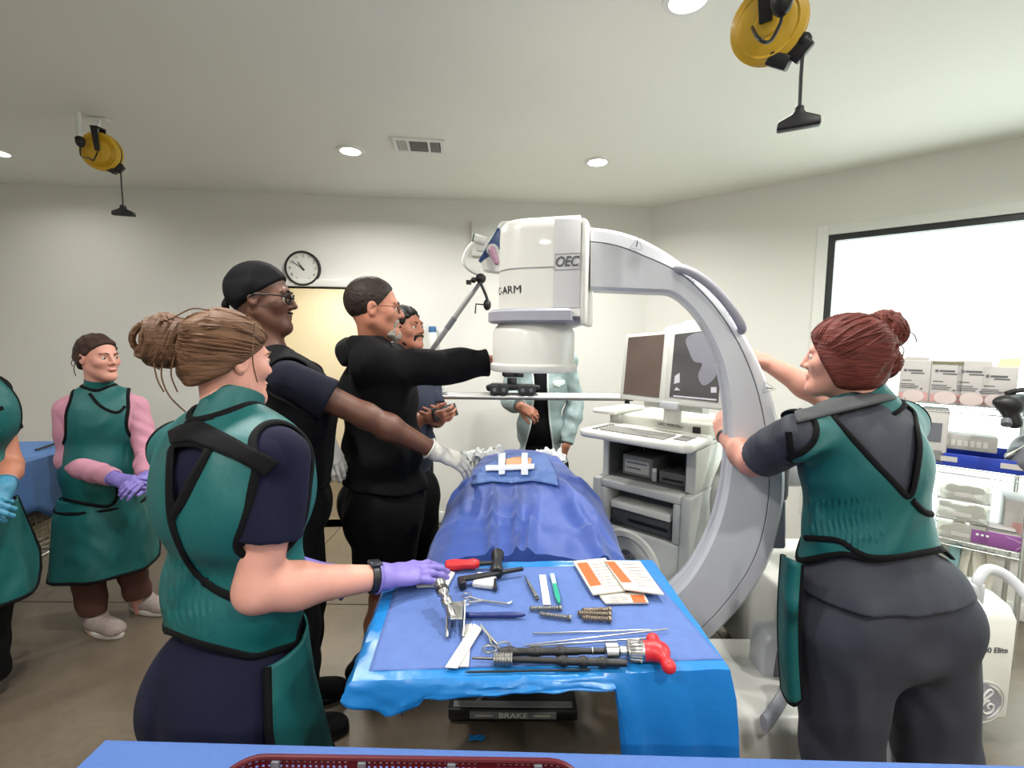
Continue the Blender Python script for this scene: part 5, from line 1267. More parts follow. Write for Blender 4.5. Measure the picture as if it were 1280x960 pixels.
bk = thing('sterilising_basket', 'dark red perforated sterilising basket on the blue cloth at the bottom edge', 'basket', b0 + bd_ * bw / 2 + be * bdp / 2 - V((0, 0, .073)))
bo = V((b0.x, b0.y, NZ + .003)) - bd_ * .01; rr = .045; pth = []
for (cx, cy, a0) in ((rr, rr, 180), (bw - rr, rr, 270), (bw - rr, bdp - rr, 0), (rr, bdp - rr, 90)):
    for i in range(7): t = R_(a0 + 15 * i); pth.append(bo + bd_ * (cx + rr * math.cos(t)) + be * (cy + rr * math.sin(t)))
pth = pth + [pth[0]]; L = [0]
for i in range(1, len(pth)): L.append(L[-1] + (pth[i] - pth[i - 1]).length)
pit = .0088; nc = int(L[-1] / pit)
def onp(t):
    t %= L[-1]; i = 0
    while L[i + 1] < t: i += 1
    return pth[i].lerp(pth[i + 1], (t - L[i]) / max(1e-9, L[i + 1] - L[i]))
vs_, fs_ = [], []; nh = 7
for c in range(nc):
    gap = (c % 22) in (0, 1, 2)
    for r_ in range(nh):
        x0, x1 = c * L[-1] / nc, (c + 1) * L[-1] / nc; z0, z1 = .008 + r_ * pit, .008 + (r_ + 1) * pit; o = len(vs_)
        w = (x1 - x0); q4 = [(x0, z0), (x1, z0), (x1, z1), (x0, z1)]; i4 = [(x0 + w * .27, z0 + w * .27), (x1 - w * .27, z0 + w * .27), (x1 - w * .27, z1 - w * .27), (x0 + w * .27, z1 - w * .27)]
        vs_ += [onp(a) + UP * b for a, b in q4 + i4]
        if gap: fs_.append((o, o + 1, o + 2, o + 3))
        else: fs_ += [(o, o + 1, o + 5, o + 4), (o + 1, o + 2, o + 6, o + 5), (o + 2, o + 3, o + 7, o + 6), (o + 3, o, o + 4, o + 7)]
o = mesh_obj('perforated_wall', [tuple(v) for v in vs_], fs_, M_TRAY, bk); wl = o.modifiers.new('w', 'WELD'); wl.merge_threshold = .0003; q = o.modifiers.new('t', 'SOLIDIFY'); q.thickness = .002
q = MB(); q.tube([p + UP * .071 for p in pth[:-1]], .0042, 8, True); q.build('rim', M_TRAY, bk, True)
q = MB(); q.prism([p for p in pth[:-1]], UP, .004); q.build('floor_plate', M_TRAY, bk)
for t in (.12, .37, .63, .88): 
    q = MB(); q.box(bo + bd_ * (bw * t) + be * .004 + UP * .055, (.012, .006, .028), (bd_, be, UP)); q.build('clip', M_DGREY, bk, bev=.001)
# scrap on the floor
q = MB(); p = PZ(596, 923, .004); q.grid([[p + V((x * .016, y * .012, .006 * abs(math.sin(x * 1.3 + y)))) for x in range(-2, 3)] for y in range(-1, 2)]); o = q.build('cloth_scrap', M_PLAST, None, False, origin=p); o.modifiers.new('t', 'SOLIDIFY').thickness = .002
tag(o, 'torn blue scrap of drape lying on the floor below the table', 'scrap')
# ------------------------------------------------------------------ cart at the far left, under a blue sheet
c0_, c1_ = V((-2.50, 2.36, 0)), V((-2.34, 3.10, 0)); cdx = (c1_ - c0_).normalized(); cdy = V((-cdx.y, cdx.x, 0)); cL = .78; cD = .55; c0_ = PZ(12, 724, .42); c0_.z = 0; c1_ = PZ(80, 686, .42); c1_.z = 0; cdx = (c1_ - c0_).normalized(); cdy = V((-cdx.y, cdx.x, 0)); c0_ = c0_ - cdx * .08 - V((.05, 0, 0)); cL = .82
axc = (cdx, cdy, UP); cm = c0_ + cdx * cL / 2 + cdy * cD / 2
ct_ = thing('trolley', 'wire shelf trolley behind the women at left, covered by a blue sheet', 'trolley', cm)
q = MB(); q.box(cm + UP * .93, (cL, cD, .03), axc); q.build('top_shelf', M_STEEL, ct_)
q = MB()
for s in (0, 1): q.cyl(c0_ + cdy * (cD * s) + UP * .42, c0_ + cdx * cL + cdy * (cD * s) + UP * .42, .012, seg=10)
for s in (0, 1): q.cyl(c0_ + cdx * (cL * s) + UP * .42, c0_ + cdx * (cL * s) + cdy * cD + UP * .42, .012, seg=10)
for i in range(1, 12): q.cyl(c0_ + cdx * (cL * i / 12) + UP * .425, c0_ + cdx * (cL * i / 12) + cdy * cD + UP * .425, .004, seg=6)
q.build('lower_shelf', M_ALU, ct_, True)
for i in (0, 1):
    for j in (0, 1): q = MB(); p = c0_ + cdx * (.02 + (cL - .04) * i) + cdy * (.02 + (cD - .04) * j); q.cyl(p + UP * .0, p + UP * .92, .013, seg=12); q.build('post', M_ALU, ct_, True)
wb = thing('wire_basket', 'beige wire mesh basket on the trolley\'s lower shelf, below the blue sheet', 'basket', cm + UP * .43); q = MB(); ba = (cL - .14, .4, .19); bc = cm - cdy * .03 + UP * .532
for k_ in range(19):
    for s in (-1, 1):
        x = (k_ / 18 - .5) * ba[0]; q.cyl(bc + cdx * x + cdy * (s * .2) - UP * .095, bc + cdx * x + cdy * (s * .2) + UP * .095, .0022, seg=5)
for k_ in range(8):
    for s in (-1, 1):
        z = (k_ / 7 - .5) * .19; q.cyl(bc - cdx * ba[0] / 2 + cdy * (s * .2) + UP * z, bc + cdx * ba[0] / 2 + cdy * (s * .2) + UP * z, .0022, seg=5)
        q.cyl(bc + cdx * (s * ba[0] / 2) - cdy * .2 + UP * z, bc + cdx * (s * ba[0] / 2) + cdy * .2 + UP * z, .0022, seg=5)
q.build('mesh_sides', mat('wire_beige', (180, 170, 150), .5), wb); q = MB(); q.box(bc - UP * .085, (ba[0] - .02, .37, .012), axc); q.box(bc - UP * .02, (ba[0] - .05, .33, .1), axc); q.build('packed_cloths', mat('cloth_beige', (170, 160, 142), .9), wb)
rows = []; pe = []; out = [c0_ + UP * .947, c0_ + cdx * cL + UP * .947, c0_ + cdx * cL + cdy * cD + UP * .947, c0_ + cdy * cD + UP * .947]
for s in range(4): pe += [out[s].lerp(out[(s + 1) % 4], i / 30) for i in range(30)]
cc4 = sum(out, V()) / 4
for k in range(8):
    r = []
    for i, p in enumerate(pe):
        o = p - cc4; o.z = 0; o.normalize()
        if k == 0: r.append(cc4 + (p - cc4) * .96 + V((0, 0, .002)))
        elif k == 1: r.append(p + o * .01)
        else: q_ = (k - 1) / 6; r.append(p + o * (.014 + .02 * q_ + .01 * q_ * math.sin(i * .8)) - V((0, 0, (.30 + .05 * math.sin(i * .5)) * q_)))
    rows.append(r)
mb = MB(); k = len(pe); mb.add([p for r in rows for p in r], [(i * k + j, i * k + (j + 1) % k, (i + 1) * k + (j + 1) % k, (i + 1) * k + j) for i in range(len(rows) - 1) for j in range(k)] + [tuple(range(k))])
o = mb.build('trolley_sheet', mat('sheet_blue', (84, 122, 178), .7, var=.04, vscale=12, bump=.2, bscale=40), None, True, origin=cc4); o.modifiers.new('t', 'SOLIDIFY').thickness = .002
tag(o, 'light blue sheet draped over the trolley between the two women at left', 'cloth')
for (x, y, lab, ln_) in ((50, 551, 'flat black tool on the trolley sheet, the farther one', .16), (48, 575, 'thin black probe on the trolley sheet, the nearer one', .1)):
    p = cm + cdx * (.2 if y < 560 else -.12) + cdy * (-.14 if y < 560 else -.2) + UP * .951; q = MB(); q.tube([p - cdx * ln_ / 2 + V((0, 0, .008)), p + cdx * .02 + V((0, 0, .012)), p + cdx * ln_ / 2 + V((0, 0, .016))], [.008, .011, .005], 8, flat=.6); tag(q.build('black_tool', M_BLACK, None, True, origin=p), lab, 'tool', 'black tools on the trolley')
# ------------------------------------------------------------------ wire shelving by the window
rkO = CR - rn * .62; RP = lambda x, y, k=0.0: on_plane(x, y, rkO + rn * k, rn)
pL = (RP(1128, 505) - rkO).dot(rd); pR = (RP(1300, 505) - rkO).dot(rd); rD = .42; M_WIRE = mat('chrome_wire', (214, 216, 214), .25, .9)
rack = thing('wire_shelving', 'chrome wire shelving rack standing in front of the window', 'shelving', V((rkO.x, rkO.y, 0)) + rd * (pL + pR) / 2 + rn * rD / 2)
zsh = [RP(1200, 509).z, RP(1215, 588).z, RP(1215, 680).z, .12]
RX3 = lambda t, k, z: V((rkO.x, rkO.y, z)) + rd * t + rn * k
for i, z in enumerate(zsh):
    q = MB()
    for k_ in (0, rD):
        q.cyl(RX3(pL, k_, z), RX3(pR, k_, z), .0035, seg=6); q.cyl(RX3(pL, k_, z - .03), RX3(pR, k_, z - .03), .0035, seg=6)
        zz_ = [RX3(pL + (pR - pL) * j / 60, k_, z - (.03 if j % 2 else 0)) for j in range(61)]; q.tube(zz_, .0022, 5)
    for t in (pL, pR): q.cyl(RX3(t, 0, z), RX3(t, rD, z), .0035, seg=6)
    for j in range(1, 30): t = pL + (pR - pL) * j / 30; q.cyl(RX3(t, 0, z + .003), RX3(t, rD, z + .003), .002, seg=5)
    q.build('shelf', M_WIRE, rack)
for t in (pL, pR):
    for k_ in (0, rD): q = MB(); q.cyl(RX3(t, k_, 0), RX3(t, k_, zsh[0] + .03), .012, seg=12); q.build('post', M_WIRE, rack, True)
def on_shelf(name, label, cat, i, x, k=.05, group=None):
    p = RP(x, [509, 588, 680, 900][i], k); t = (p - rkO).dot(rd); return thing(name, label, cat, RX3(t, k, zsh[i] + .006), group), t, zsh[i] + .006
axr = (rd, rn, UP)
def rbox(t, k, z, d, name, m, parent, bv=.003): q = MB(); q.box(RX3(t, k + d[1] / 2, z + d[2] / 2), d, axr); return q.build(name, m, parent, bev=bv)
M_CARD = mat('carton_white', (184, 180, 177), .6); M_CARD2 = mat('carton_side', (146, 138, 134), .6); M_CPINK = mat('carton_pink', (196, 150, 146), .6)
for n_, (x, lab, ht, top) in enumerate(((1140, 'white carton at the left end of the row on the top shelf', .225, 0), (1180, 'second white carton from the left on the top shelf, with a grey top band', .228, 1), (1213, 'third white carton from the left on the top shelf, plain topped', .23, 2), (1245, 'white carton with open pale yellow flap, right end of the top shelf row', .205, 3))):
    c_, t, z = on_shelf('carton', lab, 'box', 0, x, .03, 'cartons on the top shelf'); wdt = .126
    rbox(t, .03, z, (wdt, .2, ht), 'body', M_CARD, c_)
    q = MB(); q.prism([RX3(t - wdt / 2 + .004 + a, .0288, z + b) for a, b in ((0, .012), (wdt - .008, .012), (wdt - .008, .055), (wdt * .6, .062), (0, .05))], -rn, .0006); q.build('printed_band', M_CPINK, c_)
    q = MB(); q.lathe([(0, .001), (.034, .001), (.034, 0)], RX3(t, .0282, z + .035), -rn, 24, sx=1.3); q.build('picture', mat('carton_picture', (224, 190, 150) if n_ == 3 else (206, 190, 186), .6), c_)
    q = MB()
    for a, b, l, hh in ((-.045, .172, .012, .014), (.0, .172, .06, .01), (.012, .158, .055, .006), (-.035, .118, .04, .004), (-.03, .098, .06, .004), (-.02, .088, .075, .004), (-.025, .078, .07, .004), (.035, .075, .008, .008)): q.box(RX3(t + a * .9, .0287, z + b * ht / .225), (l, .0008, hh), axr)
    q.build('print_lines', M_MARK, c_)
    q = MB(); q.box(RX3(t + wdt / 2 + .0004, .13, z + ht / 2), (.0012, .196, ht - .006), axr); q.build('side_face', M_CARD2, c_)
    if n_ == 1: q = MB(); q.box(RX3(t, .0287, z + ht - .012), (wdt - .006, .0012, .014), axr); q.build('top_band', mat('band_olive', (120, 116, 92), .6), c_)
    if n_ == 3: q = MB(); q.prism([RX3(t + a, .04, z + b) for a, b in ((-.01, ht), (.068, ht), (.07, ht + .045), (.0, ht + .04))], rn, .003); q.build('open_flap', mat('flap_yellow', (224, 218, 178), .6), c_)
    if n_ == 0: q = MB(); q.prism([RX3(t + a, .1, z + b) for a, b in ((-.06, ht), (.05, ht), (.06, ht + .014), (-.04, ht + .018))], rn, .1); q.build('lid', M_CARD, c_)
# black headset, far right
c_, t, z = on_shelf('headlamp', 'black surgical headlamp on the top shelf at the right edge', 'headlamp', 0, 1266, .0)
S = Sdf(); P0 = RP(1262, 497, -.04); S.el(RP(1263, 506, -.04), (.06, .05, .045), None, .02); S.el(RP(1256, 503, -.06), (.05, .035, .03), None, .02); S.rc(RP(1262, 515, -.05), RP(1268, 528, -.05), .032, .03, .015); S.el(RP(1275, 500, 0), (.05, .05, .03), None, .02)
sdf_part('housing', S, M_BLACK, c_, .004); q = MB(); q.tube(smooth_path([RP(1258, 492, 0), RP(1268, 489, .02), RP(1284, 488, .04), RP(1292, 500, .05)], 6), .012, 8); q.build('headband', M_BLACK, c_, True)
q = MB(); q.cyl(RP(1258, 525, -.07), RP(1258, 531, -.09), .02, seg=16); q.build('lens_tube', M_DGREY, c_, True)
# second shelf
c_, t, z = on_shelf('device_case', 'upright white device with dark display beside the redhead\'s shoulder on the second shelf', 'device', 1, 1163, .0); rbox(t, .0, z, (.11, .16, .29), 'case', M_CARD, c_, .01); q = MB(); q.box(RX3(t, -.001, z + .17), (.06, .004, .1), axr); q.build('display', M_DGREY, c_); q = MB(); q.box(RX3(t, -.001, z + .05), (.07, .004, .05), axr); q.build('keypad', mat('pad_grey', (122, 122, 120), .6), c_)
c_, t, z = on_shelf('storage_bin', 'blue plastic bin with white label on the second shelf', 'bin', 1, 1222, .0)
M_BIN = mat('bin_blue', (30, 56, 158), .4); q = MB(); wB, hB = .40, .085
q.box(RX3(t, .13, z + .004), (wB, .26, .008), axr)
for s in (-1, 1): q.box(RX3(t + s * (wB / 2 - .003), .13, z + hB / 2), (.006, .26, hB), axr)
q.box(RX3(t, .257, z + hB / 2), (wB, .006, hB), axr); q.box(RX3(t, .003, z + hB * .4), (wB, .006, hB * .8), axr); q.build('shell', M_BIN, c_, bev=.003)
for a in (-.12, .12): q = MB(); q.box(RX3(t + a, -.0012, z + .038), (.085, .003, .026), axr); q.build('label_card', M_CARD, c_)
ab = thing('boxed_kit', 'long grey box with a printed band resting in the blue bin', 'box', RX3(t - .06, .05, z + .085)); q = MB(); q.box(RX3(t - .07, .1, z + .125), (.27, .12, .078), axr); q.build('body', mat('kit_grey', (168, 166, 162), .6), ab, bev=.003)
q = MB()
for j in range(9): q.box(RX3(t - .17 + j * .024, .0392, z + .122), (.016, .0008, .03), axr)
q.build('printed_blocks', mat('kit_light', (196, 192, 186), .6), ab)
for j in range(9):
    p = RX3(t + .09 + j * .012, .02 + .01 * (j % 3), z + .075); lv = MB(); a = -.7 + j * .09
    lv.grid([[p + rd * (u * .1 * math.cos(a) + .02 * v * v) + UP * (u * .09 + .012 * j * u) + rn * (v * .16) for u in [q_ / 6 for q_ in range(7)]] for v in [q_ / 4 for q_ in range(5)]])
    o = lv.build('sterile_pouch', mat('pouch_white', (214, 214, 206), .5), None, True, origin=p); o.modifiers.new('t', 'SOLIDIFY').thickness = .003
    tag(o, 'white sterile pouch in the fanned stack at the right end of the blue bin', 'pouch', 'fanned pouches in the blue bin')
c_, t, z = on_shelf('cloth_bundle', 'dark grey cloth bundle at the right end of the second shelf', 'cloth', 1, 1296, -.02); S = Sdf(); S.el(RX3(t, .08, z + .09), (.1, .1, .1), None, .02); S.noise = wrinkle(.02, 30, 4); sdf_part('bundle', S, M_DGREY, c_, .005)
# third shelf: clear drawers, purple box, cartons
M_CLEAR = mat('clear_plastic', (226, 226, 216), .15, trans=.55)
for j, (yy, tint, w_ord) in enumerate(((0, (216, 206, 160), 'bottom'), (1, (206, 202, 178), 'middle'), (2, (178, 178, 172), 'top'))):
    c_, t, z = on_shelf('drawer_box', 'clear plastic drawer box, %s of the stack of three on the third shelf' % w_ord, 'drawer box', 2, 1199, .0, 'clear drawer boxes'); z += j * .105; c_.location.z += j * .105
    q = MB(); wB = .2
    q.box(RX3(t, .12, z + .003), (wB, .24, .005), axr); q.box(RX3(t, .12, z + .1), (wB, .24, .004), axr)
    for s in (-1, 1): q.box(RX3(t + s * (wB / 2 - .002), .12, z + .05), (.004, .24, .098), axr)
    q.build('shell', M_CLEAR, c_); q = MB(); q.box(RX3(t, .002, z + .05), (wB - .016, .004, .085), axr); q.build('drawer_front', M_CLEAR, c_)
    S = Sdf(); rs = np.random.RandomState(j + 3)
    for e in range(7): S.el(RX3(t + (rs.rand() - .5) * .13, .05 + rs.rand() * .12, z + .025 + rs.rand() * .02), (.03, .03, .018), None, .008)
    sdf_part('contents', S, mat('contents_%d' % j, tint, .7, var=.2, vscale=50), c_, .004)
    q = MB(); q.box(RX3(t, -.001, z + .03), (.07, .003, .02), axr); q.build('pull_label', M_CARD, c_)
c_, t, z = on_shelf('glove_box', 'purple and white glove box on the third shelf right of the clear drawers', 'box', 2, 1249, .0); rbox(t, .0, z, (.21, .12, .075), 'body', mat('box_purple', (134, 78, 140), .5), c_)
q = MB(); q.box(RX3(t, .06, z + .078), (.2, .11, .006), axr); q.build('top_face', M_CARD, c_)
q = MB()
for j in range(3): q.lathe([(0, .001), (.006, .001), (.006, 0)], RX3(t - .08 + j * .018, -.0005, z + .05), -rn, 12)
q.build('white_dots', M_WHITE, c_); q = MB(); q.tube(smooth_path([RX3(t + .02, -.001, z + .065), RX3(t + .075, -.001, z + .045), RX3(t + .06, -.001, z + .01)], 6), .0015, 5); q.build('swoosh', mat('light_purple', (196, 160, 200), .5), c_)
bx_ = thing('flat_case', 'flat white case lying on the purple glove box', 'case', RX3(t - .01, .06, z + .082)); q = MB(); q.box(RX3(t - .02, .06, z + .092), (.15, .1, .016), axr); q.build('case_body', M_CARD, bx_, bev=.003); q = MB(); q.box(RX3(t - .02, .0095, z + .093), (.15, .002, .006), axr); q.build('dark_edge', M_DGREY, bx_)
c_, t, z = on_shelf('carton', 'white carton on the third shelf at the right edge, beside the purple glove box', 'box', 2, 1281, .06, 'cartons lower down'); rbox(t, .06, z, (.16, .2, .24), 'body', M_CARD, c_); q = MB(); q.box(RX3(t, .0592, z + .1), (.1, .0012, .06), axr); q.build('printed_panel', M_CPINK, c_)
# hanging sleeves below the third shelf
for j in range(7):
    p = RP(1192 + j * 8, 686, .03); t = (p - rkO).dot(rd); z1 = zsh[2] - .034; q = MB()
    q.grid([[RX3(t + (.022 if j > 1 else .03) * (u - .5) * 1.5 + .006 * math.sin(v * 5 + j), .04 + .012 * math.sin(u * 3 + j) + .02 * (j % 2), z1 - v * (.24 if j > 1 else .2)) for u in [e / 5 for e in range(6)]] for v in [e / 8 for e in range(9)]])
    o = q.build('hanging_pouch', mat('pouch_cream', (206, 202, 188), .5) if j > 1 else mat('pouch_teal', (160, 206, 208), .3, trans=.3), None, True, origin=RX3(t, .04, z1)); o.modifiers.new('t', 'SOLIDIFY').thickness = .004
    tag(o, 'cream sterile pouch hanging in the row below the third shelf' if j > 1 else 'clear pale teal pouch hanging below the third shelf beside the redhead\'s hip', 'pouch', 'cream pouches below the third shelf' if j > 1 else 'teal pouches below the third shelf')
# ------------------------------------------------------------------ materials for people
M_TEAL = mat('apron_teal', (3, 86, 85), .55, var=.05, vscale=9, bump=.25, bscale=30, stretch=(1, 1, .6), fold=.9, fscale=5)
M_TRIM = mat('binding_black', (8, 8, 10), .85, spec=.2)
M_NAVYS = mat('scrub_navy', (15, 17, 40), .9, spec=.25, var=.06, vscale=10, bump=.25, bscale=24, stretch=(1, 1, .5), fold=.9, fscale=5)
M_GREYS = mat('scrub_charcoal', (48, 50, 60), .8, var=.06, vscale=10, bump=.22, bscale=22, stretch=(1, 1, .5), fold=.9, fscale=4.5)
M_BLK = mat('cloth_black', (9, 9, 11), .9, spec=.2, var=.08, vscale=10, bump=.3, bscale=22, stretch=(1, 1, .6), fold=1.0, fscale=5)
M_PURP = mat('glove_purple', (122, 110, 182), .5, bump=.15, bscale=70)
M_GWHT = mat('glove_white', (198, 195, 188), .55, bump=.15, bscale=70)
M_GTEAL = mat('glove_blue', (58, 126, 156), .5, bump=.15, bscale=70)
M_SK1 = mat('skin_fair', (206, 148, 130), .5, var=.05, vscale=18, sss=.12, bump=.05, bscale=300)
M_SK2 = mat('skin_tan', (176, 116, 92), .5, var=.06, vscale=18, sss=.12, bump=.05, bscale=300)
M_SK3 = mat('skin_deep', (92, 58, 43), .48, var=.08, vscale=30, sss=.1, bump=.1, bscale=200)
M_EYEW = mat('eye_white', (226, 222, 216), .3); M_EYED = mat('eye_dark', (38, 26, 20), .2)
M_GLASS = mat('spectacle_black', (14, 14, 16), .55, spec=.3)
def hairmat(name, col, st=(1, 1, 6)):
    return mat(name, col, .62, var=.3, vscale=16, bump=.5, bscale=30, stretch=st, spec=.25)
def J_(**k):
    J = dict(k); f, r = ph(J.pop('phi')); J['fwd'] = f; J['lat'] = r
    p = J['pelvis']; z = J['size']
    for s, q in (('L', -1), ('R', 1)):
        J.setdefault('hip' + s, p + r * (q * z[4] * .5) - V((0, 0, .06)))
        h = J['hip' + s]
        J.setdefault('an' + s, V((h.x + r.x * q * .02, h.y + r.y * q * .02, .085))); a = J['an' + s]
        J.setdefault('kn' + s, h.lerp(a, .52) + f * .02); J.setdefault('toe' + s, f)
    return J
def eyes(L, Rm, sc, parent, brow=None, skin=None):
    for s in (-1, 1):
        q = MB(); q.sph(L(s * .031, .077, .0), .0125 * sc, 14, 10); o = q.build('eye', M_EYEW, parent, True)
        c = L(s * .031, .077, .0) + Rm[1] * (.0115 * sc); q = MB(); q.lathe([(.0056 * sc, 0), (.004 * sc, .0016 * sc), (0, .002 * sc)], c, Rm[1], 14, cap=False); q.build('iris', M_EYED, o, True)
        q = MB(); q.tube([L(s * (.031 + .016 * math.cos(t)), .0885 - .007 * abs(math.cos(t)), .0075 * math.sin(t)) for t in [PI * k / 8 for k in range(9)]], .0022 * sc, 6); q.build('eyelid', skin or M_SK1, parent, True)
        if brow: q = MB(); q.tube(smooth_path([L(s * .014, .0965, .019), L(s * .03, .094, .026), L(s * .05, .076, .021)], 5), [.0035 * sc] * 6 + [.002 * sc] * 5, 6, flat=.7); q.build('eyebrow', brow, parent, True)
def full_body(J, head, skin, parent, hands=(), legs=True, h=.005, off=-.012, fat=1.0, **hk):
    """one continuous skin surface: trunk, limbs, neck, head (and bare hands)"""
    S = Sdf(); torso_ops(S, J, off)
    for s in 'LR':
        arm_ops(S, J, s, 0, fat=fat)
        S.sp(J['wr' + s].lerp(J['el' + s], -.04), .022, .01)
        if legs: leg_ops(S, J, s, off); foot_ops(S, J, s)
    c, phi, sc, tilt, roll = head
    f, r = ph(phi)
    S.rc(V(c) - f * (.018 * sc) - V((0, 0, .05 * sc)), J['neck'] + V((0, 0, -.01)), .054 * sc, .06 * sc, .03)
    L, Rm = head_ops(S, c, phi, sc, tilt, roll, **hk)
    for hh in hands: hand_ops(S, *hh[0], **hh[1])
    o, v, F = sdf_part('body', S, skin, parent, h)
    return L, Rm
def sleeve(parent, a, b, t, r0, r1, m, name='sleeve', seed=1, amp=.004, h=.006, start=0.0, trim=None):
    a = V(a); b = V(b); d = (b - a).normalized(); e = a.lerp(b, t); S = Sdf(); S.rc(a.lerp(b, start), e + d * .06, r0, r1, .02); S.noise = wrinkle(amp, 34, seed, (1, 1, 1)); S.cut(e, d, .004)
    if start > 0: S.cut(a.lerp(b, start), -d)
    return sdf_part(name, S, m, parent, h)[0]
def long_sleeve(parent, J, s, off, m, seed=1, name='sleeve', amp=.005, end=.97, h=.006, fat=1.0):
    S = Sdf(); arm_ops(S, J, s, off, fat=fat); S.noise = wrinkle(amp, 36, seed, (1, 1, 1)); d = (J['wr' + s] - J['el' + s]).normalized(); S.cut(J['el' + s].lerp(J['wr' + s], end), d)
    return sdf_part(name, S, m, parent, h)[0]
def glove(parent, wrist, elbow, fwd, back, m, thumb_sign, cuff=.05, sc=1.0, h=.003, name='glove', **k):
    S = Sdf(); hand_ops(S, wrist, fwd, back, thumb_sign, sc=sc, fat=.0012, **k); d = (V(elbow) - V(wrist)).normalized()
    S.rc(wrist, V(wrist) + d * (cuff + .03), (.034) * sc, .039 * sc, .012); S.noise = wrinkle(.0012, 90, 3, (1, 1, 1)); S.cut(V(wrist) + d * cuff, d, .003)
    o = sdf_part(name, S, m, parent, h)[0]
    x, y, z = frame_from(d); q = MB(); c = V(wrist) + d * cuff; q.tube([c + (x * math.cos(t * PI / 12) + y * math.sin(t * PI / 12)) * .0385 * sc for t in range(24)], .0028, 6, True); q.build('cuff_roll', m, o, True)
    return o
def trousers(parent, J, m, off=.018, end=None, seed=1, name='trousers', ztop=None, fat=1.0, h=.006, amp=.005, straight=True):
    S = Sdf(); z = J['size']; Rw = frame_ax(J['lat'], J['chest'] - J['pelvis'])
    S.el(J['pelvis'], (z[4] + off, z[5] + off, .15 + off), Rw, .05)
    for s in (-1, 1): S.el(J['pelvis'] + J['lat'] * (s * z[4] * .48) - J['fwd'] * (z[5] * .35) - V((0, 0, .05)), (z[4] * .58 + off, z[5] * .8 + off, .12 + off), None, .04)
    for s in 'LR': leg_ops(S, J, s, off, .04, fat, straight)
    S.noise = wrinkle(amp, 22, seed)
    zt = ztop if ztop else J['waist'].z - .04
    S.cut((0, 0, zt), (0, 0, 1)); S.cut((0, 0, end if end is not None else .09), (0, 0, -1))
    return sdf_part(name, S, m, parent, h)
def skirt(parent, J, a0, a1, ztop, zbot, off0, off1, m, corner=.12, name='apron_skirt', lift=None):
    """front flap of an apron: from angle a0 to a1 (0 = straight ahead, + to the wearer's right)"""
    z = J['size']; f, r = J['fwd'], J['lat']; mb = MB(); G = []; nA, nZ = 44, 34
    pc = J['pelvis']; wc_ = J['waist']
    for j in range(nZ + 1):
        t = j / nZ; row = []
        for i in range(nA + 1):
            u = i / nA; a = R_(a0 + (a1 - a0) * u); e = min(u, 1 - u) * abs(R_(a1 - a0)) * .25
            zb = zbot + (corner * (1 - min(1, e / corner)) ** 2.2 if corner else 0)
            zz = ztop + (zb - ztop) * t; o = off0 + (off1 - off0) * t + .008 * math.sin(a * 7 + 2) * t
            c = wc_.lerp(pc, min(1, max(0, (wc_.z - zz) / max(.05, wc_.z - pc.z)))); c = V((c.x, c.y, zz))
            q_ = min(1, max(0, (wc_.z - zz) / max(.05, wc_.z - pc.z))); row.append(c + r * ((z[2] + (z[4] - z[2]) * q_ + o) * math.sin(a)) + f * ((z[3] + (z[5] - z[3]) * q_ + o) * math.cos(a)))
        G.append(row)
    mb.grid(G); o = mb.build(name, m, parent, True); s_ = o.modifiers.new('t', 'SOLIDIFY'); s_.thickness = .006; s_.offset = 0
    edge_ = [G[j][0] for j in range(nZ + 1)] + G[nZ][1:-1] + [G[j][nA] for j in range(nZ, -1, -1)]
    q = MB(); q.tube(edge_[::2], .009, 8); q.build('binding', M_TRIM, o, True)
    return o
def seg_dist(v, a, b):
    a = np.array(a); b = np.array(b); ba = b - a; t = np.clip(((v - a) @ ba) / (ba @ ba), 0, 1); return np.linalg.norm(v - a - t[:, None] * ba, axis=1)
def vest(parent, J, off, zbot, arm_r, m, holes=(), neck_r=.078, h=.005, seed=1, amp=.003, ruffle=None, name='lead_vest', bottom=None, lines=(), thick=.007, arm_ext=.35, extra=None, trims=True, pl=.0):
    """lead apron upper part: a shell over the trunk with armholes, neck opening, extra openings seen from the camera, and black binding"""
    S = Sdf(); torso_ops(S, J, off, hips=(zbot < J['waist'].z - .06)); S.noise = wrinkle(amp, 20, seed)
    if extra: extra(S)
    S.cut((0, 0, zbot - .04), (0, 0, -1)); v, F = S.mesh(h); N = vnormals(v, F)
    k = np.ones(len(v), bool); px = to_px(v); face = ((np.array(CAM) - v) * N).sum(1) > 0
    for s in 'LR': k &= seg_dist(v, J['sh' + s] + (J['sh' + s] - J['chest']) * .12, J['sh' + s].lerp(J['el' + s], arm_ext)) > arm_r
    k &= seg_dist(v, J['neck'] + V((0, 0, -.03)), J['neck'] + V((0, 0, .2))) > neck_r
    for hp in holes: k &= ~(inpoly(px, hp) & face)
    if bottom is not None: k &= bottom(v, px, face)
    else: k &= v[:, 2] > zbot
    if ruffle is not None:
        m_ = inpoly(px, ruffle[0]) & face; a = np.sin(px[:, 0] * ruffle[1] + np.sin(px[:, 1] * .11) * 1.2) * (.55 + .45 * np.sin(px[:, 1] * ruffle[2] + px[:, 0] * .05)); v[m_] += N[m_] * (a[m_] * ruffle[3])[:, None]
    vv, FF, loops = panel(v, F, lambda q: k, thick=thick)
    o = mesh_obj(name, vv, FF, m, parent, True)
    if trims:
        for lp1 in loops:
            q = MB(); trim_mesh(q, [lp1]); q.build('binding', M_TRIM, o, True) if q.v else None
    b = bvh_of(v, F)
    for ln in lines: q = MB(); on_body_line(q, b, ln); q.build('overlap_binding', M_TRIM, o, True) if q.v else None
    return o, b
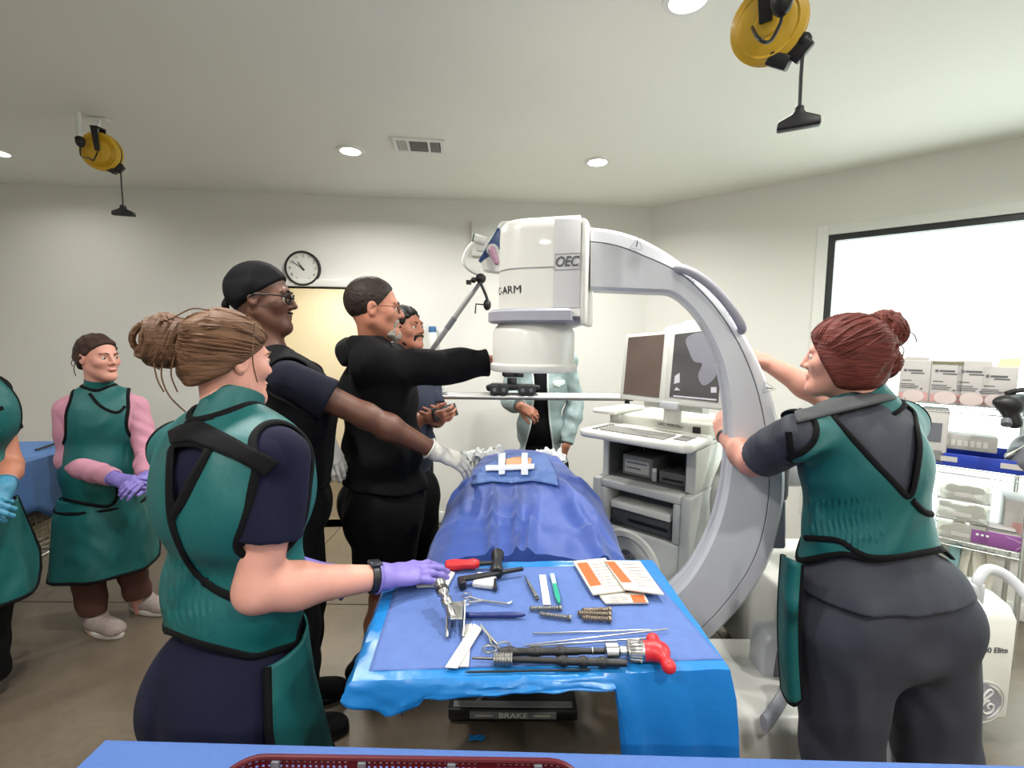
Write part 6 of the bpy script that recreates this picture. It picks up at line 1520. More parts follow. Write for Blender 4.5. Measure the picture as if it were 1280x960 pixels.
def collar(parent, J, head_c, m, r=.07, hgt=.07, tilt=(0, 0, 0), name='neck_collar'):
    a = J['neck'] + V((0, 0, .0)); ax = (V(head_c) - V((0, 0, .09)) - a).normalized(); ax = (ax + V((0, 0, .8)) + V(tilt)).normalized()
    q = MB(); q.lathe([(r + .012, -.03), (r + .006, 0), (r, hgt * .6), (r - .002, hgt), (r - .008, hgt), (r - .006, hgt * .6), (r, 0), (r + .006, -.03)], a, ax, 40, cap=False)
    o = q.build(name, m, parent, True); q = MB(); x, y, z = frame_from(ax); q.tube([a + ax * -.028 + (x * math.cos(t * PI / 16) + y * math.sin(t * PI / 16)) * (r + .012) for t in range(32)], .007, 6, True); q.build('binding', M_TRIM, o, True)
    return o
def scalp(S, L, Rm, sc, grow=.012, fy=.088, fz=.058, ey=.012, ez=-.03, low=-.1):
    """hair over the skull, cut at a hairline that runs from the forehead (fy, fz) to the ear (ey, ez)"""
    S.el(L(0, -.014, .032), [(a + grow) * sc for a in (.074, .098, .09)], Rm, .02); S.el(L(0, -.03, -.03), [(a + grow) * sc for a in (.064, .07, .075)], Rm, .03)
    d = V((fy - ey, fz - ez, 0)).normalized(); S.cut(L(0, fy, fz), Rm[1] * d.y - Rm[2] * d.x, .012)
    S.cut(L(0, 0, low), -Rm[2], .02)
def wisps(parent, m, L, r=.0016, name='loose_strand'):
    for p in L: q = MB(); q.tube(smooth_path(p, 8), r, 5); q.build(name, m, parent, True)
def combed(parent, m, L, Rm, sc, target, n=70, seed=1, grow=.016, fy=.084, fz=.06, ey=.0, ez=-.03, low=-.085, r=.0022):
    """thin locks combed over the skull from the hairline to the bun"""
    rs = np.random.RandomState(seed); q = MB(); c = L(0, -.014, .03); rad = [(a + grow) * sc for a in (.074, .098, .09)]
    tl = V([(V(target) - c).dot(Rm[i]) / rad[i] for i in range(3)]).normalized()
    for k in range(n):
        t = k / (n - 1) * 2 - 1; a = abs(t)
        if a < .62: u = a / .62; p = V((.075 * math.sin(u * PI / 2), fy + (ey - fy) * u, fz + (ez - fz) * u * u))
        else: u = (a - .62) / .38; p = V((.075 * math.cos(u * PI / 2), ey - .1 * u, ez + (low - ez) * u))
        p.x *= 1 if t > 0 else -1
        d0 = V((p.x / .09, (p.y + .014) / .114, (p.z - .03) / .106)).normalized(); d1 = (tl + V((rs.randn() * .1, rs.randn() * .1, rs.randn() * .1))).normalized(); pts = []
        for e in range(13):
            w = e / 12; d = (d0 * (1 - w) + d1 * w).normalized(); rr = 1.0 + .012 * math.sin(w * 5 + k) + .01 * rs.rand()
            pts.append(c + Rm[0] * (d.x * rad[0] * rr) + Rm[1] * (d.y * rad[1] * rr) + Rm[2] * (d.z * rad[2] * rr))
        q.tube(pts, [r * (1.4 - abs(e - 6) / 9) for e in range(13)], 5)
    return q.build('combed_locks', m, parent, True)
def bun(parent, m, c, r, axis, seed=2, n=26, tr=.0065):
    """a loosely wound bun of hair"""
    rs = np.random.RandomState(seed); q = MB(); x, y, z = frame_from(V(axis)); q.sph(c, r * .82, 16, 10)
    for k in range(n):
        zz = (z + x * rs.randn() * .45 + y * rs.randn() * .45).normalized(); a, b, _ = frame_from(zz); h = (rs.rand() - .5) * 1.1 * r; rad = math.sqrt(max(.1, r * r - h * h) if r > 1 else max(1e-5, r * r - h * h)) * (.86 + .14 * rs.rand()); ph_ = rs.rand() * 6.28; ln_ = 14 + int(rs.rand() * 8)
        q.tube([V(c) + zz * (h + .006 * math.sin(e * .7 + ph_)) + a * (rad * math.cos(ph_ + e * .3)) + b * (rad * math.sin(ph_ + e * .3)) for e in range(ln_)], tr * (.6 + .6 * rs.rand()), 6)
    return q.build('hair_bun', m, parent, True)
def spectacles(parent, L, Rm, sc, m, big=1.0, rim=.0022):
    q = MB()
    for s in (-1, 1):
        q.tube([L(s * .034 + .023 * big * math.cos(t) * (1 if abs(math.cos(t)) < .8 else 1), .1 - .008 * abs(math.cos(t)) * (1 if math.cos(t) * s > 0 else .2), -.002 + .017 * big * math.sin(t)) for t in [2 * PI * k / 20 for k in range(20)]], rim * sc, 6, True)
        q.tube([L(s * .057, .094, .004), L(s * .078, .05, .008), L(s * .083, .0, .008), L(s * .08, -.02, -.006)], rim * .9 * sc, 6)
    q.tube([L(-.011, .103, .002), L(0, .107, .005), L(.011, .103, .002)], rim * sc, 6); return q.build('spectacles', m, parent, True)
# =================================================================== woman with the bun, nearest, at left
def near_woman():
    J = J_(phi=34, size=(.188, .14, .17, .125, .165, .13), neck=W(287, 523, 1.10), chest=W(294, 612, 1.08), waist=W(296, 735, 1.10), pelvis=W(288, 850, 1.06),
           shR=W(345, 573, 1.02), shL=W(234, 562, 1.2), elR=W(322, 737, .97), wrR=W(468, 722, 1.12), elL=W(300, 690, 1.42), wrL=W(385, 712, 1.46))
    t = thing('person', 'nearest woman, brown bun, teal lead apron, purple gloved hand over the tools', 'person', V((J['pelvis'].x, J['pelvis'].y, 0)))
    hc = W(286, 450, 1.13); hd = (hc, 34, .91, -4, 0)
    L, Rm = full_body(J, hd, M_SK1, t, h=.0045, fat=1.12, jaw=.9, brow=.007, nose=.8)
    eyes(L, Rm, .91, t, hairmat('hair_brown', (98, 70, 50)), M_SK1)
    # shirt
    S = Sdf(); torso_ops(S, J, .006, hips=False); S.noise = wrinkle(.003, 26, 2); S.cut((0, 0, J['waist'].z - .12), (0, 0, -1)); sp = J['neck'] + V((0, 0, .01)); S.cut(sp + V((0, 0, .018)), (J['neck'] - J['chest']).normalized() + V((0, 0, 1)))
    sh = sdf_part('scrub_shirt', S, M_NAVYS, t, .006)[0]
    sleeve(sh, J['shR'], J['elR'], .60, .068, .078, M_NAVYS, seed=3, amp=.006); sleeve(sh, J['shL'], J['elL'], .6, .066, .072, M_NAVYS, seed=4)
    trousers(t, J, M_NAVYS, .02, seed=5, ztop=J['waist'].z - .03, fat=1.0)
    for s in 'LR': shoe(J, s, M_BLK, M_WHITE, t)
    hole = [(215, 556), (240, 553), (262, 560), (240, 600), (217, 646), (212, 600)]
    def bottom(v, px, face):
        yl = np.interp(px[:, 0], [170, 215, 250, 318, 420], [782, 792, 806, 824, 790]); zb = PZb
        return np.where(face, px[:, 1] < yl, v[:, 2] > zb)
    PZb = W(300, 800, 1.0).z
    o, b = vest(t, J, .020, W(300, 840, 1.0).z, .074, M_TEAL, [hole], bottom=bottom, seed=6, amp=.006, arm_ext=.5,
                lines=[[(213, 600), (214, 640), (222, 672), (240, 708), (268, 735), (310, 754)], [(262, 562), (240, 600), (217, 646)]], ruffle=([(205, 690), (262, 720), (268, 795), (205, 780)], .75, .2, .0035))
    v, f = on_body_patch(b, [(213, 541), (228, 533), (250, 527), (350, 577), (332, 594), (300, 577), (258, 560), (240, 553), (216, 556)], .007, .005)
    mesh_obj('shoulder_strap', [tuple(p) for p in v], f, M_TRIM, t, True)
    collar(t, J, hc, M_TEAL, .066, .062, tilt=(.25, .3, 0))
    skirt(t, J, -75, 98, W(330, 800, 1.05).z, .55, .022, .08, M_TEAL, .1)
    q = MB(); x, y, z = frame_from(J['wrR'] - J['elR']); c = J['wrR'] - z * .004; q.lathe([(.033, -.011), (.035, -.009), (.035, .009), (.033, .011)], c, z, 28, cap=False); wo = q.build('watch_strap', M_BLACK, t, True)
    up = V((0, 0, 1)); up = (up - z * up.dot(z)).normalized(); sd = z.cross(up); q = MB(); q.box(c + up * .036, (.03, .034, .009), (z, sd, up)); q.build('watch_case', mat('watch_dark', (40, 42, 48), .2), wo, bev=.003)
    fw = (W(556, 702, 1.215) - J['wrR']).normalized()
    glove(t, J['wrR'] + z * .022, J['elR'], fw - V((0, 0, .06)), V((-.25, -.35, .9)), M_PURP, -1, .016, .98, curls=(8, 14, 10), spread=5, thumb=(24, 8), tc=.25)
    zl = (J['wrL'] - J['elL']).normalized(); glove(t, J['wrL'], J['elL'], V((.8, .1, -.28)), V((.1, -.5, .8)), M_PURP, 1, .05, .95, curls=(30, 35, 25), thumb=(30, 10))
    # hair
    M = hairmat('hair_brown', (98, 70, 50)); S = Sdf(); scalp(S, L, Rm, .91, .012, ey=-.035, ez=-.03, low=-.085)
    bc = W(206, 426, 1.06); hb = L(-.03, -.095, .035); S.rc(hb, hb.lerp(bc, .5), .045, .03, .015); S.noise = wrinkle(.0025, 70, 9, (1, 1, 1)); hr = sdf_part('hair', S, M, t, .004)[0]
    combed(hr, M, L, Rm, .91, hb, 90, 3, .0135, ey=-.035, ez=-.03, r=.0026); bun(hr, M, bc, .056, bc - hb, 5, 34, .0085)
    q = MB(); m0 = hb.lerp(bc, .45); x, y, z = frame_from(bc - hb); q.tube([m0 + (x * math.cos(k * PI / 10) + y * math.sin(k * PI / 10)) * .032 for k in range(20)], .005, 6, True); q.build('hair_tie', M_BLACK, hr, True)
    wisps(hr, M, [[W(205, 445, 1.03), W(202, 470, 1.02), W(212, 495, 1.02), W(232, 515, 1.04)], [W(218, 445, 1.03), W(214, 468, 1.02), W(222, 490, 1.03)], [W(185, 405, 1.03), W(178, 425, 1.03), W(184, 450, 1.03), W(200, 462, 1.03)], [W(318, 405, 1.1), W(316, 450, 1.08), W(322, 478, 1.08)], [W(215, 398, 1.03), W(240, 386, 1.05), W(262, 388, 1.07)], [W(190, 440, 1.02), W(196, 472, 1.02), W(205, 490, 1.02)]], .0017)
near_woman()
# =================================================================== red-haired woman at right
def red_woman():
    J = J_(phi=-20, size=(.182, .13, .17, .13, .165, .10), neck=W(1085, 507, 1.42), chest=W(1080, 578, 1.4), waist=W(1082, 662, 1.4), pelvis=W(1104, 748, 1.38),
           shL=W(998, 545, 1.33), shR=W(1122, 530, 1.50), elL=W(940, 578, 1.55), wrL=W(906, 545, 1.78), elR=W(1032, 496, 1.73), wrR=W(956, 452, 1.84),
           hipL=W(1052, 775, 1.37), hipR=W(1150, 768, 1.40), knL=W(1052, 935, 1.38), knR=W(1168, 935, 1.41), anL=V((W(1052, 935, 1.38).x - .01, 1.36, .085)), anR=V((W(1168, 935, 1.41).x + .05, 1.43, .085)))
    t = thing('person', 'red haired woman in teal apron and charcoal scrubs, reaching for the monitor', 'person', V((1.13, 1.38, 0)))
    hc = W(1055, 447, 1.44); hd = (hc, -50, .98, 0, 0)
    fwL = (W(899, 508, 1.93) - J['wrL']).normalized(); fwR = (W(932, 440, 1.80) - J['wrR']).normalized()
    L, Rm = full_body(J, hd, M_SK1, t, h=.0045, fat=1.08, jaw=.92, brow=.007, nose=.85, hands=[((J['wrL'], fwL, V((-.75, -.65, .15)), 1), dict(curls=(8, 12, 10), thumb=(40, 15), spread=8)), ((J['wrR'], fwR, V((.2, -.6, .7)), 1), dict(curls=(30, 30, 20)))])
    eyes(L, Rm, .98, t, None, M_SK1)
    def hips_(S, o): S.el(W(1097, 738, 1.40), (.256 + o, .18 + o, .15 + o), frame_ax(J['lat'], V((0, 0, 1))), .09); S.rc(W(1062, 752, 1.35), W(1138, 748, 1.375), .135 + o, .14 + o, .06)
    S = Sdf(); torso_ops(S, J, .004, hips=False); hips_(S, .0); S.noise = wrinkle(.005, 20, 12); zb = .868
    S.cut(V((1.1, 1.2, zb)), V((.04, 0, -1)), .004); S.cut(J['neck'] + V((0, 0, .02)), V((0, 0, 1)))
    sh = sdf_part('scrub_shirt', S, M_GREYS, t, .0055)[0]
    sleeve(sh, J['shL'], J['elL'], .72, .066, .072, M_GREYS, seed=13); sleeve(sh, J['shR'], J['elR'], .6, .064, .068, M_GREYS, seed=14)
    S = Sdf(); S.el(W(1097, 742, 1.40), (.245, .165, .17), frame_ax(J['lat'], V((0, 0, 1))), .05)
    for q, r0, r1, r2 in (('L', .148, .106, .085), ('R', .138, .110, .088)):
        S.rc(J['hip' + q], J['kn' + q], r0, r1, .03); S.rc(J['kn' + q], J['an' + q], r1, r2, .04); S.el(J['hip' + q] + V((.012 if q == 'L' else -.012, -.055, .02)), (.118, .105, .13), None, .05)
    S.el(W(1106, 800, 1.37), (.13, .14, .1), None, .06)
    S.noise = wrinkle(.004, 22, 15); S.cut((0, 0, zb + .1), (0, 0, 1)); S.cut((0, 0, .09), (0, 0, -1)); sdf_part('trousers', S, M_GREYS, t, .006)
    for s in 'LR': shoe(J, s, M_BLK, M_WHITE, t)
    hole = [(1040, 518), (1085, 506), (1122, 498), (1143, 514), (1150, 556), (1146, 590), (1139, 624), (1110, 594), (1075, 556)]
    def bottom(v, px, face):
        yl = np.interp(px[:, 0], [975, 984, 1058, 1076, 1100, 1193], [702, 704, 693, 700, 702, 684]); return np.where(face, px[:, 1] < yl, v[:, 2] > W(1080, 690, 1.4).z)
    o, b = vest(t, J, .018, W(1080, 720, 1.25).z, .070, M_TEAL, [hole], bottom=bottom, seed=16, amp=.0055, arm_ext=.4, neck_r=.075, extra=lambda S: hips_(S, .014),
                lines=[[(1140, 625), (1155, 640), (1171, 640), (1168, 615)], [(984, 672), (1020, 673), (1050, 676), (1068, 688), (1090, 697), (1130, 695), (1190, 684)], [(986, 540), (992, 590), (1001, 640), (1003, 672)]],
                ruffle=([(1010, 628), (1105, 622), (1112, 690), (1072, 695), (1050, 675), (1008, 668)], .85, .22, .0042))
    v, f = on_body_patch(b, [(993, 517), (1003, 510), (1050, 499), (1090, 492), (1118, 484), (1131, 489), (1122, 499), (1085, 508), (1040, 519), (995, 530)], .007, .005)
    mesh_obj('shoulder_strap', [tuple(p) for p in v], f, mat('strap_grey', (62, 64, 66), .8), t, True)
    collar(t, J, hc, M_TEAL, .068, .05)
    G = [[W(979 + 22 * u - 4 * math.sin(PI * v), 694 + 10 * u + (168 + 12 * math.sin(PI * u)) * v, 1.38 - .08 * u - .03 * math.sin(PI * u)) for u in [k / 10 for k in range(11)]] for v in [k / 24 for k in range(25)]]
    q = MB(); q.grid(G); o2 = q.build('apron_skirt', M_TEAL, t, True); o2.modifiers.new('t', 'SOLIDIFY').thickness = .007; q = MB(); q.tube([G[k][0] for k in range(25)] + G[24][1:-1] + [G[k][10] for k in range(24, -1, -1)], .009, 8); q.build('binding', M_TRIM, o2, True)
    q = MB(); d = (J['wrL'] - J['elL']).normalized(); q.lathe([(.03, -.01), (.032, -.008), (.032, .008), (.03, .01)], J['wrL'] - d * .01, d, 24, cap=False); q.build('wrist_band', M_BLACK, t, True)
    M = hairmat('hair_auburn', (94, 42, 34)); S = Sdf(); scalp(S, L, Rm, .98, .016, ey=.03, ez=-.05); S.el(L(-.06, .025, -.03), (.026, .045, .075), Rm, .02); S.el(L(.06, .025, -.03), (.026, .045, .075), Rm, .02)
    b1, b2 = W(1104, 413, 1.42), W(1100, 452, 1.41); S.noise = wrinkle(.003, 75, 19, (1, 1, 1))
    hr = sdf_part('hair', S, M, t, .004)[0]
    combed(hr, M, L, Rm, .98, b1, 90, 6, .0165, fz=.07, ey=.0, ez=-.02, r=.0026); bun(hr, M, b1, .056, V((1, -.3, .4)), 7, 34, .0085); bun(hr, M, b2, .05, V((1, -.3, -.2)), 8, 28, .0085)
    wisps(hr, M, [[W(1100, 420, 1.35), W(1104, 445, 1.35), W(1122, 452, 1.35), W(1130, 438, 1.35), W(1122, 430, 1.35), W(1117, 440, 1.35)], [W(1112, 405, 1.37), W(1132, 412, 1.38), W(1134, 424, 1.38), W(1124, 428, 1.38)], [W(1102, 425, 1.35), W(1100, 455, 1.35), W(1103, 470, 1.36)], [W(1125, 410, 1.4), W(1142, 418, 1.4), W(1146, 428, 1.4)]], .0018)
red_woman()
# =================================================================== man in the black skull cap
def cap_man():
    J = J_(phi=72, size=(.19, .13, .165, .12, .175, .13), neck=W(338, 440, 1.8), chest=W(370, 510, 1.82), waist=W(368, 572, 1.84), pelvis=W(366, 632, 1.84),
           shR=W(362, 476, 1.66), shL=W(378, 472, 2.0), elR=W(458, 520, 1.72), wrR=W(546, 565, 1.82), elL=W(384, 562, 2.03), wrL=W(408, 552, 1.93))
    t = thing('person', 'man in black skull cap and glasses, white gloved hand on the blue drape', 'person', V((J['pelvis'].x, J['pelvis'].y, 0)))
    hc = W(327, 373, 1.8); L, Rm = full_body(J, (hc, 78, 1.06, 0, 0), M_SK3, t, fat=1.12)
    eyes(L, Rm, 1.06, t, M_BLK, M_SK3)
    S = Sdf(); torso_ops(S, J, .008, hips=False); S.noise = wrinkle(.004, 26, 22); S.cut(J['neck'] + V((0, 0, .015)), V((0, 0, 1))); S.cut((0, 0, J['waist'].z - .1), (0, 0, -1)); sh = sdf_part('tee_shirt', S, mat('shirt_navy', (13, 15, 30), .9, spec=.25, var=.06, bump=.2, bscale=22), t, .006)[0]
    sleeve(sh, J['shR'], J['elR'], .52, .07, .074, MATS['shirt_navy'], seed=23); sleeve(sh, J['shL'], J['elL'], .52, .068, .072, MATS['shirt_navy'], seed=24)
    vest(t, J, .022, W(370, 618, 1.7).z, .082, M_BLK, neck_r=.085, seed=25, amp=.005, trims=True, name='black_vest', h=.006)
    trousers(t, J, M_BLK, .02, seed=26, h=.007)
    for s in 'LR': shoe(J, s, M_BLK, M_BLACK, t)
    glove(t, J['wrR'], J['elR'], W(612, 590, 1.92) - J['wrR'], V((.25, -.45, .85)), M_GWHT, -1, .035, 1.06, curls=(18, 16, 12), spread=7, thumb=(50, 22), tc=.7)
    glove(t, J['wrL'], J['elL'], W(432, 606, 1.92) - J['wrL'], V((.6, -.75, .3)), M_GWHT, 1, .03, 1.03, curls=(14, 18, 14), spread=3, thumb=(30, 12))
    S = Sdf(); S.el(L(0, -.014, .032), [a * 1.06 for a in (.083, .107, .1)], Rm, .02); n = (Rm[2] * .8 - Rm[1] * .6).normalized(); S.cut(L(0, .03, .03), -n, .01); S.cut(L(0, 0, -.062), -Rm[2], .02); S.noise = wrinkle(.002, 40, 4, (1, 1, 1)); c = sdf_part('skull_cap', S, M_BLK, t, .004)[0]
    q = MB(); q.tube(smooth_path([L(.01, -.105, .0), L(.02, -.115, -.03), L(.005, -.11, -.07), L(.02, -.1, -.1)], 5), [.012] * 6 + [.008] * 10, 8, flat=.4); q.tube(smooth_path([L(-.01, -.105, .0), L(-.015, -.118, -.03), L(-.03, -.108, -.06)], 5), .009, 8, flat=.4); q.build('cap_ties', M_BLK, c, True)
    spectacles(t, L, Rm, 1.06, M_GLASS, 1.05, .003)
    S = Sdf(); S.rc(L(-.03, .062, -.095), L(.03, .062, -.095), .017, .017, .02); S.sp(L(0, .083, -.1), .02, .02); S.rc(L(-.02, .093, -.05), L(.02, .093, -.05), .006, .006, .01); S.noise = wrinkle(.002, 120, 7, (1, 1, 1)); sdf_part('beard', S, mat('beard_black', (14, 11, 10), .9), t, .003)
cap_man()
# =================================================================== man in the black jacket
def jacket_man():
    J = J_(phi=66, size=(.2, .145, .19, .155, .18, .15), neck=W(468, 428, 2.12), chest=W(473, 495, 2.14), waist=W(479, 560, 2.14), pelvis=W(481, 622, 2.14),
           shR=W(464, 455, 1.96), shL=W(488, 450, 2.3), elR=W(545, 461, 2.0), wrR=W(612, 452, 2.06), elL=W(500, 535, 2.36), wrL=W(512, 600, 2.34), anR=W(456, 838, 2.10), anL=W(492, 836, 2.26))
    t = thing('person', 'grey bearded man in black hooded jacket, arm stretched towards the scanner housing', 'person', V((J['pelvis'].x, J['pelvis'].y, 0)))
    hc = W(468, 386, 2.09); sc = 1.08
    L, Rm = full_body(J, (hc, 76, sc, 0, 0), M_SK2, t, hands=[((J['wrR'], V((1, .3, .0)), V((0, -.4, 1)), -1), dict(curls=(15, 25, 20))), ((J['wrL'], V((.1, .0, -1)), V((.8, -.5, 0)), 1), dict(curls=(20, 25, 20)))])
    bm_ = mat('beard_grey', (150, 142, 134), .9, var=.2, vscale=120, bump=.6, bscale=160); hm = hairmat('hair_dark', (40, 30, 25), (2, 2, 2))
    eyes(L, Rm, sc, t, hm, M_SK2)
    S = Sdf(); torso_ops(S, J, .03); S.el(J['pelvis'] + V((0, 0, .02)), (.23, .2, .17), frame_ax(J['lat'], V((0, 0, 1))), .05); S.noise = wrinkle(.009, 18, 32, (1, 1, .6)); S.cut((0, 0, W(480, 632, 2.0).z), V((-.12, 0, -1)), .006); S.cut(J['neck'] + V((0, 0, .03)), V((0, 0, 1)))
    S.rc(J['shR'], J['elR'], .078, .07, .07); S.rc(J['elR'], J['wrR'], .07, .058, .04); S.cut(J['elR'].lerp(J['wrR'], .97), J['wrR'] - J['elR'])
    S.rc(J['neck'] - J['fwd'] * .075 - J['lat'] * .1 - V((0, 0, .02)), J['neck'] - J['fwd'] * .075 + J['lat'] * .1 - V((0, 0, .02)), .05, .05, .04)
    jk = sdf_part('jacket', S, M_BLK, t, .006)[0]
    for s, sd in (('L', 34),): long_sleeve(jk, J, s, .022, M_BLK, sd, amp=.007)
    S = Sdf(); b = J['neck'] - J['fwd'] * .1; 
    for k in range(9):
        a = PI * (k / 8) ; p = J['neck'] - J['fwd'] * (.105 * math.sin(a)) + J['lat'] * (.105 * math.cos(a)) - V((0, 0, .012 + .03 * math.sin(a) - .0)); S.sp(p, .028 + .008 * math.sin(a), .04)
    S.el(J['neck'] - J['fwd'] * .12 - V((0, 0, .05)), (.125, .04, .06), (J['lat'], J['fwd'], V((0, 0, 1))), .03); S.noise = wrinkle(.006, 40, 35, (1, 1, 1)); sdf_part('hood', S, M_BLK, jk, .005)
    trousers(t, J, M_BLK, .035, end=.50, seed=36, name='shorts', fat=1.35, h=.007, amp=.008)
    for s in 'LR': shoe(J, s, M_BLK, M_BLACK, t)
    S = Sdf(); S.el(L(0, -.016, .034), [a * sc for a in (.079, .104, .097)], Rm, .02); n = (Rm[1] * .8 - Rm[2] * .6).normalized(); S.cut(L(0, .076, .082), n, .01); S.cut(L(0, -.06, -.05), -Rm[2], .03); S.noise = wrinkle(.0006, 160, 8, (1, 1, 1)); sdf_part('hair', S, hm, t, .004)
    spectacles(t, L, Rm, sc, mat('spectacle_bronze', (92, 64, 56), .4, .5), .95, .0016)
    S = Sdf(); S.rc(L(-.03, .06, -.097), L(.03, .06, -.097), .021, .021, .02); S.el(L(0, .078, -.108), (.032 * sc, .028 * sc, .026 * sc), Rm, .02); S.rc(L(-.022, .09, -.051), L(.022, .09, -.051), .008, .008, .01); S.rc(L(-.028, .082, -.055), L(-.03, .07, -.09), .009, .012, .01); S.rc(L(.028, .082, -.055), L(.03, .07, -.09), .009, .012, .01); S.noise = wrinkle(.002, 130, 9, (1, 1, 1)); sdf_part('beard', S, bm_, t, .003)
jacket_man()
# =================================================================== bearded man with a phone, behind
def phone_man():
    J = J_(phi=125, size=(.18, .12, .16, .115, .17, .13), neck=W(505, 447, 2.76), chest=W(511, 500, 2.76), waist=W(513, 560, 2.76), pelvis=W(513, 615, 2.76),
           shR=W(482, 468, 2.60), shL=W(536, 470, 2.88), elR=W(510, 528, 2.54), wrR=W(535, 522, 2.50), elL=W(544, 525, 2.80), wrL=W(552, 524, 2.60))
    t = thing('person', 'dark bearded man holding a phone, half hidden behind the black jacket', 'person', V((J['pelvis'].x, J['pelvis'].y, 0)))
    hc = W(508, 411, 2.74)
    L, Rm = full_body(J, (hc, 118, 1.02, 6, 0), M_SK2, t, hands=[((J['wrR'], V((.9, -.2, .12)), V((-.1, -.9, -.3)), -1), dict(curls=(30, 45, 30))), ((J['wrL'], V((-.3, -.9, .2)), V((.8, -.3, -.3)), 1), dict(curls=(30, 45, 30)))])
    hm = hairmat('hair_black', (20, 16, 14), (2, 2, 2)); eyes(L, Rm, 1.02, t, hm, M_SK2)
    nv = mat('scrub_blue_grey', (40, 46, 66), .8, var=.06, bump=.2, bscale=22)
    S = Sdf(); torso_ops(S, J, .018); S.noise = wrinkle(.005, 20, 42); S.cut((0, 0, W(515, 598, 2.7).z), (0, 0, -1)); S.cut(J['neck'] + V((0, 0, .015)), V((0, 0, 1))); sh = sdf_part('scrub_shirt', S, nv, t, .007)[0]
    sleeve(sh, J['shR'], J['elR'], .65, .068, .072, nv, seed=43, h=.007); sleeve(sh, J['shL'], J['elL'], .65, .068, .072, nv, seed=44, h=.007)
    trousers(t, J, M_BLK, .02, seed=46, h=.008)
    for s in 'LR': shoe(J, s, M_BLK, M_BLACK, t)
    S = Sdf(); S.el(L(0, -.016, .036), [a * 1.02 for a in (.08, .104, .098)], Rm, .02); n = (Rm[1] * .8 - Rm[2] * .6).normalized(); S.cut(L(0, .08, .074), n, .01); S.cut(L(0, -.06, -.05), -Rm[2], .03); S.noise = wrinkle(.005, 90, 8, (1, 1, 1)); sdf_part('hair', S, hm, t, .005)
    S = Sdf(); S.rc(L(-.045, .03, -.085), L(-.018, .07, -.102), .014, .017, .01); S.rc(L(.045, .03, -.085), L(.018, .07, -.102), .014, .017, .01); S.sp(L(0, .077, -.104), .021, .02); S.rc(L(-.026, .089, -.051), L(.026, .089, -.051), .0075, .0075, .01)
    for s in (-1, 1): S.rc(L(s * .028, .08, -.055), L(s * .03, .066, -.095), .008, .012, .01); S.rc(L(s * .05, .02, -.08), L(s * .062, .0, -.03), .014, .008, .01)
    sdf_part('beard', S, mat('beard_black', (14, 11, 10), .9), t, .004)
phone_man()
pc_ = W(556, 515, 2.50); pq = thing('smartphone', 'dark smartphone held up in the bearded man\'s hands', 'phone', pc_)
q = MB(); ax_ = frame_ax(V((.85, .5, .2)), V((-.3, .2, .9))); q.box(pc_, (.14, .01, .07), ax_); q.build('case', M_BLACK, pq, bev=.004); q = MB(); q.box(pc_ + ax_[1] * .0055, (.128, .001, .062), ax_); q.build('screen', mat('screen_off', (46, 44, 44), .18), pq)
# =================================================================== person in the denim jacket, head behind the scanner
def denim_person():
    J = J_(phi=178, size=(.165, .115, .15, .11, .16, .125), neck=W(676, 437, 3.3), chest=W(676, 488, 3.3), waist=W(676, 535, 3.3), pelvis=W(676, 578, 3.3),
           shR=W(646, 452, 3.3), shL=W(707, 452, 3.3), elR=W(637, 500, 3.24), wrR=W(650, 508, 3.02), elL=W(719, 505, 3.32), wrL=W(708, 556, 3.2))
    t = thing('person', 'person in light denim jacket, head hidden behind the scanner housing', 'person', V((J['pelvis'].x, J['pelvis'].y, 0)))
    hc = W(676, 402, 3.28)
    L, Rm = full_body(J, (hc, 178, .96, 0, 0), M_SK2, t, h=.006, hands=[((J['wrR'], V((.75, -.3, -.35)), V((.1, -.8, .5)), 1), dict(curls=(35, 45, 30))), ((J['wrL'], V((-.3, -.1, -1)), V((.7, -.6, 0)), -1), dict(curls=(25, 25, 20)))])
    S = Sdf(); torso_ops(S, J, .004); S.cut(J['neck'] + V((0, 0, .0)), V((0, 0, 1))); S.cut((0, 0, W(676, 572, 3.2).z), (0, 0, -1)); S.noise = wrinkle(.003, 24, 52); sdf_part('black_shirt', S, M_BLK, t, .007)
    dn = mat('denim_pale', (150, 168, 168), .85, var=.1, vscale=24, bump=.4, bscale=50); 
    S = Sdf(); torso_ops(S, J, .024); S.noise = wrinkle(.005, 24, 53); S.cut((0, 0, W(676, 585, 3.2).z), (0, 0, -1)); v, F = S.mesh(.007); N = vnormals(v, F); px = to_px(v); face = ((np.array(CAM) - v) * N).sum(1) > 0
    op = [(664, 420), (688, 420), (684, 470), (686, 520), (692, 566), (692, 600), (652, 600), (656, 560), (664, 530), (668, 490), (666, 460)]
    k = ~(inpoly(px, op) & face) & (seg_dist(v, J['neck'], J['neck'] + V((0, 0, .2))) > .07) & (v[:, 2] > W(676, 580, 3.2).z); vv, FF, lp = panel(v, F, lambda q: k, thick=.008); jk = mesh_obj('denim_jacket', vv, FF, dn, t, True); q = MB(); trim_mesh(q, lp, .007, .006); q.build('seam_edge', mat('denim_seam', (196, 206, 202), .85), jk, True)
    for s, sd in (('R', 54), ('L', 55)): long_sleeve(jk, J, s, .02, dn, sd, amp=.005)
    b = bvh_of(v, F); p, f = on_body_patch(b, [(691, 477), (705, 475), (706, 480), (698, 485), (692, 482)], .006, .004, 2); mesh_obj('pocket_flap', [tuple(x) for x in p], f, mat('denim_seam', (196, 206, 202), .85), jk, True)
    trousers(t, J, M_BLK, .02, seed=56, h=.008)
    for s in 'LR': shoe(J, s, M_BLK, M_BLACK, t)
    hm = hairmat('hair_dark', (40, 30, 25), (2, 2, 2)); eyes(L, Rm, .96, t, hm, M_SK2)
    S = Sdf(); scalp(S, L, Rm, .96, .012); sdf_part('hair', S, hm, t, .006)
denim_person()
